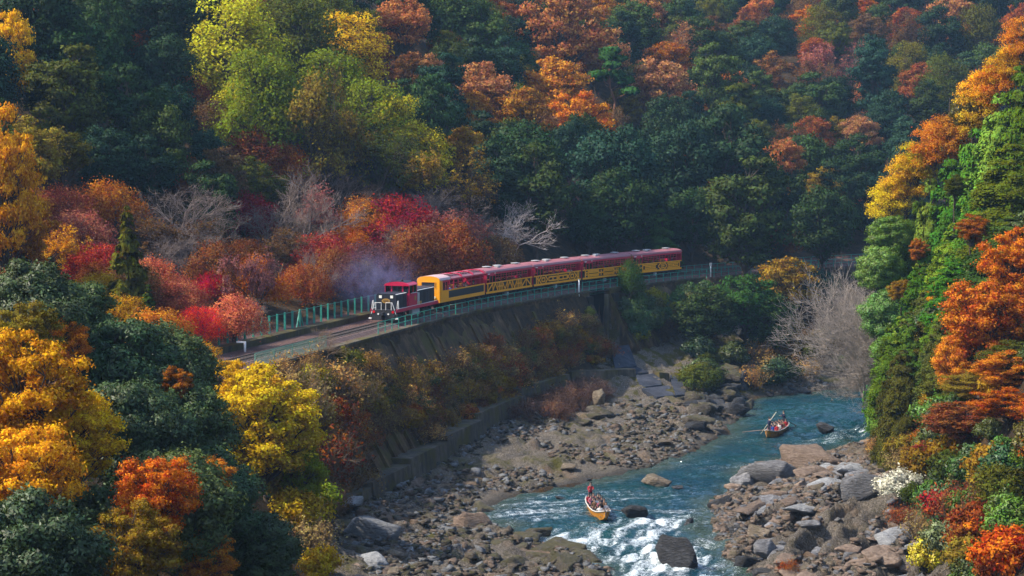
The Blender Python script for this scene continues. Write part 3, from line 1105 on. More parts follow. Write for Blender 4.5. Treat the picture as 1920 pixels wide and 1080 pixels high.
# --- dark evergreen spurs above the train
T(980, 320, 180, 'evergreen', 'dkgreen', 'dark evergreen above the second carriage')
T(1010, 400, 160, 'evergreen', 'dkgreen', 'low dark evergreen behind the third carriage')
T(930, 370, 130, 'evergreen', 'teal', 'blackish evergreen beside the white bare tree')
T(1150, 330, 190, 'evergreen', 'teal', 'large rounded evergreen above the fourth carriage')
T(1180, 410, 150, 'evergreen', 'dkgreen', 'dense evergreen directly behind the fourth carriage')
T(1090, 270, 110, 'evergreen', 'dkgreen', 'green tree under the orange crowns')
T(1280, 320, 180, 'evergreen', 'teal', 'rounded grey-green evergreen above the last carriage')
T(1365, 340, 180, 'evergreen', 'teal', 'big rounded evergreen on the spur right of the train')
T(1400, 430, 170, 'evergreen', 'dkgreen', 'dark evergreen at the foot of the spur beside the far track')
T(1310, 420, 120, 'evergreen', 'dkgreen', 'dark evergreen behind the end of the train')
T(1250, 240, 120, 'evergreen', 'teal', 'evergreen under the round salmon tree')
T(1510, 330, 150, 'evergreen', 'dkgreen', 'evergreen right of the small orange trees on the spur')
T(1545, 420, 140, 'evergreen', 'dkgreen', 'dark evergreen above the far bend of the track')
T(1480, 420, 120, 'evergreen', 'teal', 'low evergreen behind the far white pole')
T(1590, 400, 120, 'evergreen', 'teal', 'shadowy evergreen at the bend beside the yellow ridge')
T(1470, 300, 100, 'deciduous', 'salmon', 'salmon tree at the top of the right spur')
T(1450, 362, 75, 'deciduous', 'orange', 'small orange tree in the middle of the right spur')
T(1340, 370, 85, 'deciduous', 'rust', 'rust tree set among the rounded evergreens')
T(1545, 345, 100, 'deciduous', 'ochre', 'ochre yellow tree on the right edge of the spur')
T(1460, 445, 80, 'maple', 'rust', 'rust brown maple just above the far track')
T(1195, 280, 65, 'deciduous', 'orange', 'small orange crown at the foot of the salmon tree')
T(1290, 455, 90, 'spire', 'midgreen', 'light green conifer at the tail of the train', 0.62, 'conifer_tree')
T(1085, 365, 100, 'bare', 'mauve', 'purplish bare tree between two big evergreens', 1.0, None, (0.13, 0.07, 0.07))
T(950, 430, 140, 'bare', 'pale', 'whitish bare tree standing behind the second carriage', 0.9, None, (0.50, 0.44, 0.42))
T(1100, 420, 90, 'evergreen', 'dkgreen', 'small dark tree behind the junction of the third and fourth carriages')
T(880, 405, 110, 'sparse', 'brown', 'brown bare tree above the rust thicket')
T(1385, 205, 90, 'pine', 'green', 'tall pine with thin trunk on the right slope', 1.1, 'pine_tree', (0.12, 0.07, 0.05))
# --- far right slope
T(1555, 130, 110, 'sparse', 'mauve', 'pale bare tree on the far slope', 0.9, None, TWIG)
T(1440, 145, 110, 'deciduous', 'brown', 'dull orange-brown tree on the far slope')
T(1500, 215, 100, 'deciduous', 'olive', 'dull olive tree under the orange-brown tree on the far slope')
T(1785, 45, 120, 'deciduous', 'salmon', 'orange tree high on the far slope near the top right')
T(1850, 90, 60, 'deciduous', 'rust', 'small rust tree near the top right corner')
T(1420, 25, 90, 'deciduous', 'salmon', 'orange-brown tree on the top edge of the far slope')
T(1640, 190, 90, 'sparse', 'salmon', 'thin pale orange tree on the far slope left of the yellow ridge', 0.8, None, TWIG)
T(1560, 245, 70, 'deciduous', 'ochre', 'small ochre tree low on the far slope')
T(1700, 45, 70, 'deciduous', 'rust', 'tiny rust tree at the top of the far slope')
# --- red and bare thicket between hill and track
T(110, 385, 120, 'maple', 'coral', 'dusty coral maple behind the orange tree at left')
T(215, 385, 150, 'maple', 'deeporange', 'brownish orange maple above the coral maple')
T(150, 440, 140, 'maple', 'coral', 'coral maple left of the dark conifer')
T(180, 490, 110, 'maple', 'red', 'coral red maple beside the dark conifer')
T(360, 410, 170, 'bare', 'mauve', 'pinkish bare tree with many fine twigs above the red bushes', 0.9, None, TWIG)
T(300, 460, 150, 'sparse', 'brown', 'brown bare thicket right of the conifer', 0.7, None, (0.14, 0.10, 0.085))
T(460, 400, 120, 'maple', 'crimson', 'dark crimson maple between the two bare trees')
T(535, 390, 180, 'bare', 'mauve', 'pinkish bare tree with pale forked trunk', 1.0, None, TWIG)
T(620, 400, 140, 'sparse', 'mauve', 'mauve bare thicket below the tall grey trunk', 0.7, None, TWIG)
T(420, 500, 150, 'maple', 'rust', 'rusty red maple behind the green posts')
T(470, 520, 130, 'maple', 'deeporange', 'reddish orange maple at the fence')
T(520, 470, 110, 'sparse', 'brown', 'tan bare tree between the red maples', 0.8, None, (0.20, 0.14, 0.10))
T(602, 478, 130, 'maple', 'red', 'red maple with a curved trunk behind the fence')
T(570, 530, 110, 'maple', 'rust', 'low rust maple hugging the green fence')
T(690, 405, 110, 'maple', 'orange', 'orange maple left of the crimson maple')
T(750, 415, 150, 'maple', 'crimson', 'deep crimson maple above the locomotive smoke')
T(690, 490, 120, 'maple', 'mauve', 'purple-red maple veiled by the smoke')
T(650, 450, 90, 'maple', 'deeporange', 'small orange maple beside the red maple')
T(770, 470, 150, 'maple', 'rust', 'rust maple above the locomotive')
T(850, 475, 160, 'maple', 'rust', 'long rust brown maple above the first carriage')
T(830, 440, 140, 'sparse', 'mauve', 'mauve twiggy tree above the rust maple', 0.7, None, TWIG)
T(920, 480, 110, 'maple', 'brown', 'brown maple beside the white bare tree')
T(395, 535, 75, 'maple', 'magenta', 'brilliant magenta-red small maple', 1.0)
T(300, 525, 130, 'maple', 'coral', 'faded coral maple right of the conifer')
T(335, 560, 110, 'maple', 'coral', 'orange-pink maple under the brilliant red one')
T(375, 605, 95, 'maple', 'scarlet', 'scarlet low maple near the track')
T(440, 595, 120, 'maple', 'coral', 'pink-orange maple leaning over the path by the fence')
T(480, 585, 80, 'bare', 'mauve', 'pinkish bare bush at the end of the fence', 0.8, None, TWIG)
T(240, 505, 105, 'spire', 'olive', 'dark olive conifer with pointed top among the maples', 1.05, 'conifer_tree')
T(278, 590, 60, 'spire', 'green', 'small dark conifer below the pointed conifer', 0.9, 'conifer_tree')
T(175, 545, 110, 'maple', 'gold', 'golden maple left of the pointed conifer')
T(300, 625, 130, 'maple', 'orange', 'orange maple above the glossy green trees')
T(225, 590, 110, 'maple', 'gold', 'gold maple behind the glossy green trees')
T(372, 665, 80, 'maple', 'gold', 'yellow-orange maple next to the track')
for (px, py, w, lab, bk) in ((330, 470, 110, 'greyish bare tree behind the brilliant magenta maple', TWIG), (560, 420, 120, 'bare tree just right of the pale forked one', TWIG), (645, 375, 120, 'tall bare tree left of the orange maple', (0.16, 0.11, 0.09)),
                             (500, 430, 110, 'low bare tree between crimson and rust maples', TWIG), (590, 360, 110, 'bare brown tree at the edge of the dark wood', (0.15, 0.10, 0.08)), (260, 430, 110, 'bare brownish tree left of the pinkish one', (0.18, 0.12, 0.10)),
                             (800, 400, 120, 'bare mauve tree right of the crimson maple', TWIG), (720, 450, 90, 'small bare tree in front of the crimson maple', TWIG), (410, 440, 100, 'bare tree in front of the dark crimson maple', TWIG), (890, 440, 100, 'bare twiggy tree left of the whitish one', TWIG)):
    T(px, py, w, 'bare', 'mauve', lab, 0.95, None, bk)
for (px, py, w, kind, col, lab) in ((930, 30, 90, 'deciduous', 'rust', 'rust tree at the top edge above the second carriage'), (1130, 20, 90, 'deciduous', 'orange', 'orange tree at the top edge above the fourth carriage'), (1330, 60, 80, 'deciduous', 'brown', 'brownish tree near the top right of the round salmon tree'),
                                    (1160, 200, 80, 'deciduous', 'ochre', 'ochre tree below the red-trunked pine'), (840, 90, 80, 'deciduous', 'deeporange', 'burnt orange tree above the salmon pink tree'), (1010, 110, 90, 'deciduous', 'deeporange', 'deep orange tree between the two orange groups'),
                                    (1300, 245, 70, 'sparse', 'brown', 'brown half bare tree under the salmon tree'), (1420, 255, 80, 'deciduous', 'olive', 'olive tree at the top of the right spur'), (1620, 60, 80, 'deciduous', 'brown', 'brown tree on the far slope right of the pale bare tree'),
                                    (1250, 290, 70, 'deciduous', 'deeporange', 'burnt orange tree on the left side of the spur'), (1590, 320, 60, 'deciduous', 'ochre', 'ochre tree at the right end of the spur')):
    T(px, py, w, kind, col, lab)
# --- left edge, near
T(10, 110, 120, 'near_deciduous', 'yellow', 'yellow tree cut off by the left edge', 1.6)
T(10, 350, 170, 'near_deciduous', 'gold', 'tall orange tree cut off by the left edge', 1.9)
T(40, 425, 150, 'near_deciduous', 'orange', 'orange tree on the left edge below the tall one', 1.2)
T(80, 470, 110, 'sparse', 'gold', 'thin golden tree right of the orange ones at the left edge', 0.9)


def land_hand():
    n = 0
    for (px, py, w, kind, col, label, hs, name, bark, cat, group, kw) in HAND:
        r = stand(px, py, w, kind, hs, **kw)
        if r is None:
            print('NO STAND', px, py, label); continue
        x, y, z, wm = r
        s_, d_ = (float(v[0]) for v in track_sd([x], [y]))
        if s_ > 10 and 0 < d_ < wm / 2 + 3.2:          # keep crowns clear of the running line
            x, y, _h0 = (float(v) for v in track(s_, wm / 2 + 3.2)); z = land1(x, y)
        nm = name or {'maple': 'maple_tree', 'bare': 'bare_tree', 'sparse': 'bare_tree' if 'bare' in label else 'broadleaf_tree', 'evergreen': 'evergreen_tree',
                      'hinoki': 'cypress_tree', 'shrub': 'shrub', 'leafy_shrub': 'shrub', 'brush': 'dry_bush', 'pine': 'pine_tree', 'spire': 'conifer_tree', 'near_evergreen': 'evergreen_tree',
                      'willow': 'bare_tree'}.get(kind, 'broadleaf_tree')
        ct = cat or ('bush' if kind in ('shrub', 'leafy_shrub', 'brush') else 'tree')
        b = bark or {'maple': (0.10, 0.075, 0.06), 'bare': TWIG, 'brush': (0.20, 0.13, 0.08)}.get(kind, BROWN)
        plant(kind, x, y, z, wm, C[col], nm, label, ct, group, hs, b)
        n += 1
    HAND.clear()
    return n


land_hand()

# --- foreground trees of the left bank: px, py, width px, distance, kind, colour, label
FORE = [
    (60, 600, 200, 118, 'near_evergreen', 'nteal', 'dark glossy evergreen at the left edge below the orange trees'),
    (140, 605, 150, 124, 'near_evergreen', 'ngreen', 'glossy evergreen with pale top left of the gold maple'),
    (235, 705, 200, 120, 'near_evergreen', 'ngreen', 'tall glossy evergreen with highlights on its crown'),
    (315, 715, 190, 124, 'near_evergreen', 'nmid', 'glossy green tree whose crown hides the near track'),
    (345, 815, 180, 118, 'near_evergreen', 'ngreen', 'glossy evergreen in the middle of the left bank thicket'),
    (250, 830, 220, 112, 'near_evergreen', 'nteal', 'shaded evergreen behind the orange branches at lower left'),
    (395, 930, 170, 114, 'near_evergreen', 'ngreen', 'dark evergreen sloping down to the river bank'),
    (485, 1030, 150, 116, 'near_evergreen', 'nteal', 'lowest blue-green evergreen by the pale boulders'),
    (330, 960, 220, 104, 'near_evergreen', 'nmid', 'green tree mixed with orange leaves at the bottom left'),
    (50, 1060, 260, 88, 'near_evergreen', 'nteal', 'pale highlighted evergreen in the bottom left corner'),
    (210, 1010, 200, 100, 'near_evergreen', 'ngreen', 'dark evergreen beside the bottom left corner'),
    (60, 740, 250, 100, 'near_deciduous', 'gold', 'large golden orange tree on the left side'),
    (130, 820, 190, 102, 'near_deciduous', 'yellow', 'yellow tree right of the large golden one'),
    (40, 900, 240, 94, 'near_deciduous', 'gold', 'orange-yellow tree above the bottom left corner'),
    (40, 640, 150, 106, 'near_deciduous', 'ochre', 'ochre tree above the large golden one'),
    (120, 640, 100, 116, 'near_deciduous', 'orange', 'orange foliage against the dark evergreen at left'),
    (290, 930, 170, 97, 'near_deciduous', 'deeporange', 'burnt orange tree in front of the green one at the bottom'),
    (250, 1030, 180, 92, 'near_deciduous', 'ochre', 'dull olive-orange tree at the bottom edge'),
    (385, 1040, 120, 104, 'near_deciduous', 'orange', 'orange tree at the bottom left of the boulders'),
    (390, 890, 80, 110, 'near_deciduous', 'orange', 'small orange spray in the dark evergreen'),
    (330, 720, 70, 118, 'near_deciduous', 'deeporange', 'little orange-brown spray on the glossy tree'),
    (500, 790, 210, 138, 'near_deciduous', 'lemon', 'large bright yellow tree by the foot of the wall'),
    (555, 880, 120, 140, 'near_deciduous', 'ygreen', 'yellow-green tree above the pale boulders'),
    (450, 735, 120, 146, 'near_deciduous', 'yellow', 'yellow tree just below the near track'),
    (405, 700, 80, 150, 'near_deciduous', 'gold', 'golden tree at the edge of the near track'),
]
def rise(px, py, w, Y, kind, col, name, label, cat, wk=1.0, **kw):
    """tree standing on the land at distance Y with its crown centre at the surveyed height (trunk as long as that takes)"""
    p = at_y(px, py, Y)
    pr = PROTO[kind][0]
    wm = w / FPX * Y * wk
    z = land1(p[0], p[1]) - 0.2
    c = wm * pr['c'] / pr['w']
    over = p[2] - z - c
    hs = 1.0 if over >= 0 else max(0.45, (p[2] - z) / c)
    return plant(kind, p[0], p[1], z, wm, C[col], name, label, cat, None, hs, lift=max(0.0, over), **kw)


for (px, py, w, Y, kind, col, label) in FORE:
    rise(px, py, w, Y, kind, col, 'evergreen_tree' if 'ever' in kind else 'broadleaf_tree', label, 'tree', 1.12)

# --- right hillside: cypress wood, golden ridge trees, orange trees
frs = random.Random(12)
CYP = [  # px, top py, width m, distance, colour, label
    (1686, 465, 6.0, 207, 'hinoki2', 'pale green cypress at the outer edge of the right wood beside the bare trees'),
    (1708, 420, 6.5, 205, 'hinoki2', 'light green cypress just below the golden ridge tip'),
    (1723, 370, 7.0, 203, 'hinoki', 'cypress with ragged top under the golden ridge'),
    (1745, 330, 7.0, 201, 'hinoki2', 'cypress rising against the golden ridge'),
    (1785, 290, 7.5, 199, 'hinoki', 'deep green cypress high in the right wood'),
    (1830, 235, 7.5, 197, 'hinoki', 'tall cypress below the ridge near the right edge'),
    (1875, 170, 8.0, 195, 'hinoki2', 'high cypress close to the right edge'),
    (1915, 115, 8.0, 193, 'hinoki', 'topmost cypress cut by the right edge'),
    (1701, 580, 6.0, 198, 'hinoki', 'bright green cypress with its foot on the river rocks'),
    (1718, 505, 6.5, 194, 'hinoki', 'bright green cypress in the front row above the tan rocks'),
    (1745, 465, 7.0, 190, 'hinoki', 'cypress in the middle of the right wood'),
    (1795, 415, 7.5, 186, 'hinoki', 'dense cypress behind the orange branches'),
    (1845, 335, 7.5, 184, 'hinoki', 'broad cypress behind the orange tree at right'),
    (1895, 265, 8.0, 182, 'hinoki', 'cypress at the right edge halfway up the slope'),
    (1720, 650, 6.0, 187, 'hinoki', 'low cypress standing over the tan rocks'),
    (1753, 630, 6.5, 182, 'green', 'shaded cypress in the front row'),
    (1785, 580, 7.0, 177, 'hinoki', 'cypress left of the large orange tree'),
    (1840, 505, 7.5, 173, 'green', 'dark cypress directly behind the large orange tree'),
    (1895, 445, 8.0, 171, 'green', 'dark cypress behind the orange crown at the right edge'),
    (1718, 790, 5.0, 181, 'hinoki', 'small cypress at the very foot of the right wood'),
    (1750, 840, 5.0, 168, 'green', 'small dark cypress above the russet thicket'),
    (1790, 790, 6.0, 163, 'green', 'low cypress hidden behind the yellow-green tree'),
    (1860, 750, 6.5, 160, 'green', 'low shaded cypress behind the olive branches'),
    (1743, 760, 5.5, 176, 'green', 'lowest dark cypress above the white flowered shrub'),
    (1770, 730, 6.5, 171, 'green', 'shaded cypress behind the low yellow-green tree'),
    (1825, 690, 7.0, 167, 'green', 'shaded cypress under the large orange tree'),
]
for k, (px, py) in enumerate(((1672, 440), (1698, 408), (1727, 372), (1757, 342), (1790, 308), (1826, 268), (1862, 226), (1902, 172))):
    CYP.append((px, py, 5.6, 209 - k * 0.8, ('hinoki', 'hinoki2', 'green')[k % 3], '%s cypress tucked directly under the golden fringe of the ridge' % ('lowest', 'second lowest', 'third lowest', 'fourth lowest', 'fourth highest', 'third highest', 'second highest', 'highest')[k]))
_n = 0
for k in range(400):
    y = frs.uniform(166, 206); x = frs.uniform(32, 46)
    _z, _s, _d, _t, _l, _k = [float(v[0]) for v in land(np.array([x]), np.array([y]), False, True)]
    if _l > 0.5 or _k > 0.5 or _t < 3 or _z > 8.5: continue
    px, py = project(x, y, _z)
    if px < 1668 or any((x - a) ** 2 + (y - b) ** 2 < 5.0 for a, b, _ in TREES): continue
    TREES.append((x, y, 1.6))
    tp = project(x, y, _z + frs.uniform(7, 11))
    CYP.append((tp[0], tp[1], 4.6, y, frs.choice(('hinoki', 'green', 'hinoki2')), 'young cypress at the foot of the right wood above the rocks'))
    _n += 1
    if _n >= 16: break
for (px, py, wm, Y, col, label) in CYP:
    p = at_y(px, py, Y)
    z = land1(p[0], p[1]) - 0.3
    pr = PROTO['hinoki'][0]
    jj = frs.uniform(0.62, 1.2); gg = frs.uniform(-0.02, 0.03)
    cc = (max(0.02, C[col][0] * jj + gg), C[col][1] * jj, C[col][2] * jj)
    plant('hinoki', p[0], p[1], z, wm * 1.06, cc, 'cypress_tree', label, 'tree', None, max(0.45, (p[2] - z) / (pr['h'] * wm * 1.06 / pr['w'])))
RIGHT = [
    (1672, 368, 80, 208, 'fringe', 'yellow', 'yellow crown at the lower tip of the glowing ridge'),
    (1700, 338, 80, 207, 'fringe', 'gold', 'golden tree second from the lower tip of the glowing ridge'),
    (1722, 300, 75, 207, 'fringe', 'yellow', 'yellow tree third from the lower tip of the glowing ridge'),
    (1752, 275, 80, 206, 'fringe', 'orange', 'deep golden tree in the middle of the glowing ridge'),
    (1780, 250, 75, 205, 'fringe', 'orange', 'orange tree in the middle of the glowing ridge'),
    (1832, 215, 80, 203, 'fringe', 'gold', 'golden orange tree right of the olive tree on the ridge'),
    (1838, 165, 70, 203, 'fringe', 'gold', 'bright crown sticking up from the ridge above the olive tree'),
    (1868, 165, 75, 202, 'fringe', 'orange', 'orange tree high on the glowing ridge'),
    (1895, 120, 75, 201, 'fringe', 'gold', 'golden tree near the top of the ridge'),
    (1918, 75, 75, 200, 'fringe', 'orange', 'orange tree cut off by the right edge at the top of the ridge'),
    (1808, 212, 58, 204, 'near_evergreen', 'olive', 'round olive tree standing out on the ridge'),
    (1850, 600, 190, 156, 'near_deciduous', 'deeporange', 'large orange tree on the right above the shaded rocks'),
    (1905, 500, 150, 158, 'near_deciduous', 'orange', 'orange tree at the right edge in front of the cypresses'),
    (1900, 700, 150, 150, 'near_deciduous', 'olive', 'olive green branches under the large orange tree'),
    (1790, 680, 110, 160, 'near_deciduous', 'orange', 'orange branches reaching left from the large orange tree'),
    (1825, 800, 130, 154, 'near_deciduous', 'ochre', 'yellow-green tree low in front of the cypresses'),
    (1895, 830, 140, 148, 'near_deciduous', 'orange', 'orange tree right of the low yellow-green one'),
    (1820, 920, 170, 148, 'near_deciduous', 'rust', 'russet thicket at the foot of the right slope'),
    (1890, 960, 140, 140, 'near_deciduous', 'deeporange', 'orange bush-like tree in the lower right corner'),
    (1750, 935, 80, 154, 'near_deciduous', 'red', 'red-orange small tree at the edge of the rocks'),
]
RIGHT += [(px, py, w, Y, 'near_deciduous', col, '%s foliage breaking through the cypresses %s' % (wd, wh)) for (px, py, w, Y, col, wd, wh) in (
    (1690, 545, 45, 193, 'ochre', 'ochre', 'near the bare grey trees'), (1725, 470, 45, 190, 'deeporange', 'rusty', 'below the golden ridge tip'), (1745, 640, 60, 178, 'yellow', 'yellow', 'halfway down the front row'),
    (1700, 700, 55, 184, 'ochre', 'dull gold', 'low at the outer edge'), (1762, 560, 50, 180, 'gold', 'golden', 'in the middle of the wood'), (1820, 430, 55, 180, 'deeporange', 'rusty', 'high near the right edge'),
    (1735, 760, 50, 172, 'gold', 'golden', 'just above the low bushes'), (1790, 350, 45, 194, 'olive', 'olive', 'close under the ridge'))]
for (px, py, w, Y, col, label) in ((1452, 362, 70, 306, 'orange', 'orange crown standing out in the middle of the dark spur'), (1475, 300, 90, 312, 'salmon', 'salmon crown standing out at the top of the dark spur'), (1340, 372, 75, 291, 'rust', 'rust crown standing out of the dark evergreens right of the train'),
                                   (1545, 350, 85, 316, 'ochre', 'ochre crown draped over the right side of the spur'), (1415, 300, 60, 305, 'salmon', 'small salmon crown on the left shoulder of the spur'),
                                   (1462, 445, 65, 301, 'rust', 'rust crown low over the far track')):
    rise(px, py, w, Y, 'deciduous', col, 'broadleaf_tree', label, 'tree', 1.0)
for (px, py, w, Y, col, label) in ((1650, 505, 90, 200, 'hinoki2', 'pale feathery evergreen overhanging the bare grey trees'), (1662, 590, 95, 198, 'hinoki2', 'light green evergreen bulging out at the edge of the right wood'),
                                   (1672, 445, 85, 202, 'hinoki', 'green crown right below the yellow tip of the ridge'), (1676, 665, 90, 195, 'hinoki', 'green evergreen low at the outer edge of the right wood')):
    rise(px, py, w, Y, 'near_evergreen', col, 'evergreen_tree', label, 'tree', 1.0)
for (px, py, w, Y, kind, col, label) in RIGHT:
    rise(px, py, w, Y, kind, col, 'broadleaf_tree', label, 'tree', 1.15)

# --- big leafless tree over the bend of the river, and its neighbour
for (px, py, w, Y, lab, v) in ((1590, 600, 270, 213, 'large grey leafless tree leaning over the river bend', 0), (1630, 540, 190, 220, 'grey leafless tree between the far track and the cypress wood', 1),
                               (1625, 690, 210, 206, 'leafless tree with long branches low over the water', 2)):
    p = at_y(px, py, Y)
    wm = w / FPX * Y
    q = at_y(px + w * 0.42, py + w * 0.42, Y)
    z = land1(q[0], q[1])
    plant('willow', q[0], q[1], z - 0.2, wm * 1.1, C['pale'], 'bare_tree', lab, 'tree', None, min(1.3, max(0.7, (p[2] - z) / (wm * 0.40))), (0.36, 0.305, 0.265), rz=0.25 * v)

# --- the rest of the wood: fill the slopes between the trees named above
frng = random.Random(5)
arr = np.array(TREES)
cand = []
for y in np.arange(150, 640, 5.6):
    for x in np.arange(-0.30 * y - 6, 0.30 * y + 6, 5.6):
        cand.append((x + frng.uniform(-2.4, 2.4), y + frng.uniform(-2.4, 2.4)))
cand = np.array(cand)
cz, cs, cd, ctt, cl_, crk = land(cand[:, 0], cand[:, 1], False, True)
order = list(range(len(cand)))
frng.shuffle(order)
placed = [tuple(t) for t in TREES]
fills = []
for i in order:
    x, y = cand[i]
    if not cl_[i] or cd[i] < 8.5: continue
    zc = cz[i] + 6
    px, py = project(x, y, zc)
    if px < -50 or px > 1960 or py < -60 or py > 640: continue
    if px > 1640 and py > 480 - (px - 1640) * 1.25: continue      # wholly behind the near right hillside
    wm = frng.uniform(6.2, 9.6) if y < 380 else frng.uniform(8.5, 12.0)
    small = cs[i] < 40 and cd[i] < 24
    if small: wm = frng.uniform(4.5, 6.5)
    ok = True
    for (tx, ty, tr_) in placed:
        if (tx - x) ** 2 + (ty - y) ** 2 < (0.66 * (tr_ + wm / 2)) ** 2:
            ok = False; break
    if not ok: continue
    placed.append((x, y, wm / 2))
    fills.append((y, x, cz[i], wm, px, py, small))
fills.sort()
nf = {}
for (y, x, z, wm, px, py, small) in fills:
    r = frng.random()
    if small:
        kind, col, what = frng.choice([('maple', 'rust', 'rust'), ('maple', 'brown', 'brown'), ('sparse', 'mauve', 'bare mauve'), ('bare', 'mauve', 'bare pinkish'), ('maple', 'coral', 'coral')])
        where = 'thicket between the track and the hill'
    elif px < 900 and y < 300:
        if px > 420 and r < 0.62:
            kind, col, what = frng.choice([('zelkova', 'ygreen', 'yellow-green'), ('sparse', 'ochre', 'thin ochre'), ('zelkova', 'olive', 'olive'), ('deciduous', 'brown', 'brown')])
        elif r < 0.25:
            kind, col, what = frng.choice([('maple', 'rust', 'russet'), ('deciduous', 'olive', 'olive')])
        else:
            kind, col, what = frng.choice([('evergreen', 'teal', 'blue-green'), ('evergreen', 'dkgreen', 'dark green')])
        where = 'slope behind the locomotive'
    else:
        far = px > 1250 or y > 360
        if r < (0.33 if far else 0.36):
            kind, col, what = frng.choice([('deciduous', 'salmon', 'salmon'), ('deciduous', 'rust', 'rust'), ('sparse', 'brown', 'half bare brown'), ('deciduous', 'olive', 'olive'), ('zelkova', 'olive', 'tiered olive'), ('deciduous', 'ochre', 'dull gold'), ('deciduous', 'deeporange', 'burnt orange')])
        else:
            kind, col, what = frng.choice([('evergreen', 'teal', 'blue-green'), ('evergreen', 'dkgreen', 'dark green'), ('evergreen', 'green', 'mid green'), ('evergreen', 'teal', 'blue-green')])
        where = 'far hazy slope' if far else 'slope above the carriages'
    noun = {'evergreen': 'evergreen', 'maple': 'maple', 'bare': 'tree', 'sparse': 'tree'}.get(kind, 'broadleaf tree')
    over_ = [(330, 'far left of the hill'), (560, 'hill above the tall posts'), (790, 'hill above the locomotive'), (910, 'hill above the first carriage'), (1000, 'hill above the second carriage'), (1090, 'hill above the third carriage'),
             (1180, 'hill above the fourth carriage'), (1280, 'hill above the last carriage'), (1450, 'hill right of the train'), (1620, 'hill above the far track'), (9999, 'hill behind the golden ridge')]
    place = next(t for lim, t in over_ if px < lim)
    level = 'topmost on the' if py < 60 else ('high on the' if py < 170 else ('midway up the' if py < 290 else 'low on the'))
    lab = '%s %s %s %s' % (what, noun, level, place)
    plant(kind, x, y, z, wm, C[col], {'evergreen': 'evergreen_tree', 'maple': 'maple_tree', 'bare': 'bare_tree', 'sparse': 'bare_tree'}.get(kind, 'broadleaf_tree'), lab, 'tree',
          '%s %ss of the %s' % (what, noun, where), frng.uniform(0.9, 1.25), TWIG if kind == 'bare' else BROWN)
    nf[kind] = nf.get(kind, 0) + 1
# ------------------------------------------------------------------ railway: track, wall, fences, bridge
def concrete(name, a, b, c, moss=0.0, scale=1.0):
    m = N(name)
    p = m.pos()
    n1 = m.noise(0.35 * scale, 6, 0.65, p)
    streak = m.noise(1.0 * scale, 5, 0.7, m.mapping(p, (1.6, 1.6, 0.22)))
    n3 = m.noise(7 * scale, 4, 0.7, p)
    col = m.ramp(m.math('ADD', m.math('MULTIPLY', n1, 0.5), m.math('MULTIPLY', streak, 0.5)), [(0.38, a), (0.5, b), (0.62, c)])
    col = m.mix(m.math('MULTIPLY', n3, 0.35), col, tuple(x * 0.5 for x in a))
    if moss:
        k = m.math('MULTIPLY', m.math('SUBTRACT', m.noise(0.5 * scale, 5, 0.65, p), 0.60 - 0.14 * moss), 7, clamp=True)
        col = m.mix(m.math('MULTIPLY', k, moss, clamp=True), col, m.mix(n3, (0.035, 0.034, 0.006), (0.115, 0.090, 0.018)))
    m.bsdf(col, 0.9, m.bump(m.math('ADD', n3, streak), 0.5, 0.08), spec=0.2)
    return m.mat


WALLM = concrete('stained_concrete', (0.028, 0.016, 0.008), (0.082, 0.047, 0.023), (0.18, 0.112, 0.056), 0.9)
TOEM = concrete('toe_concrete', (0.035, 0.028, 0.020), (0.085, 0.068, 0.050), (0.16, 0.13, 0.10), 0.9)
SLABM = concrete('smooth_concrete', (0.016, 0.019, 0.028), (0.034, 0.039, 0.054), (0.062, 0.067, 0.085), 0.35)
RAILM = paint('rail_steel', (0.14, 0.10, 0.085), 0.4, 0.5, 6, 0.7)
SLEEPM = paint('sleeper_wood', (0.075, 0.055, 0.045), 0.9, 0.5, 4)
BALM = concrete('ballast_stone', (0.07, 0.045, 0.040), (0.14, 0.088, 0.075), (0.23, 0.155, 0.13), 0.0, 6)
GREENP = paint('green_fence_paint', (0.025, 0.24, 0.17), 0.5, 0.3, 5)
PALEGP = paint('pale_green_fence_paint', (0.13, 0.28, 0.21), 0.5, 0.25, 5)
WHITEP = paint('white_paint', (0.78, 0.76, 0.72), 0.5, 0.2, 3)
GREYP = paint('grey_metal', (0.30, 0.30, 0.30), 0.5, 0.3, 4)


def sweep(s0, s1, prof, step=1.0, cap=True):
    """closed profile [(d, z)] carried along the track"""
    mb = MB()
    ss = np.linspace(s0, s1, max(2, int(abs(s1 - s0) / step) + 1))
    vs_ = []
    for s_ in ss:
        pr = prof(s_) if callable(prof) else prof
        n = len(pr)
        for (d, z) in pr:
            x, y, h = track(s_, d); vs_.append((x, y, z))
    fs_ = []
    for i in range(len(ss) - 1):
        for k in range(n):
            fs_.append((i * n + k, i * n + (k + 1) % n, (i + 1) * n + (k + 1) % n, (i + 1) * n + k))
    if cap:
        fs_.append(tuple(reversed(range(n)))); fs_.append(tuple((len(ss) - 1) * n + k for k in range(n)))
    return mb.add(vs_, fs_)


x0, y0, _ = track(0)
trk = empty('railway_track', (x0, y0, 13.05))
tag(trk, 'single railway track curving along the top of the retaining wall', 'railway track')


def keep(o, parent):
    """parent without moving"""
    o.parent = parent
    o.matrix_parent_inverse = (Matrix.Translation(parent.location) @ parent.rotation_euler.to_matrix().to_4x4()).inverted()
    return o


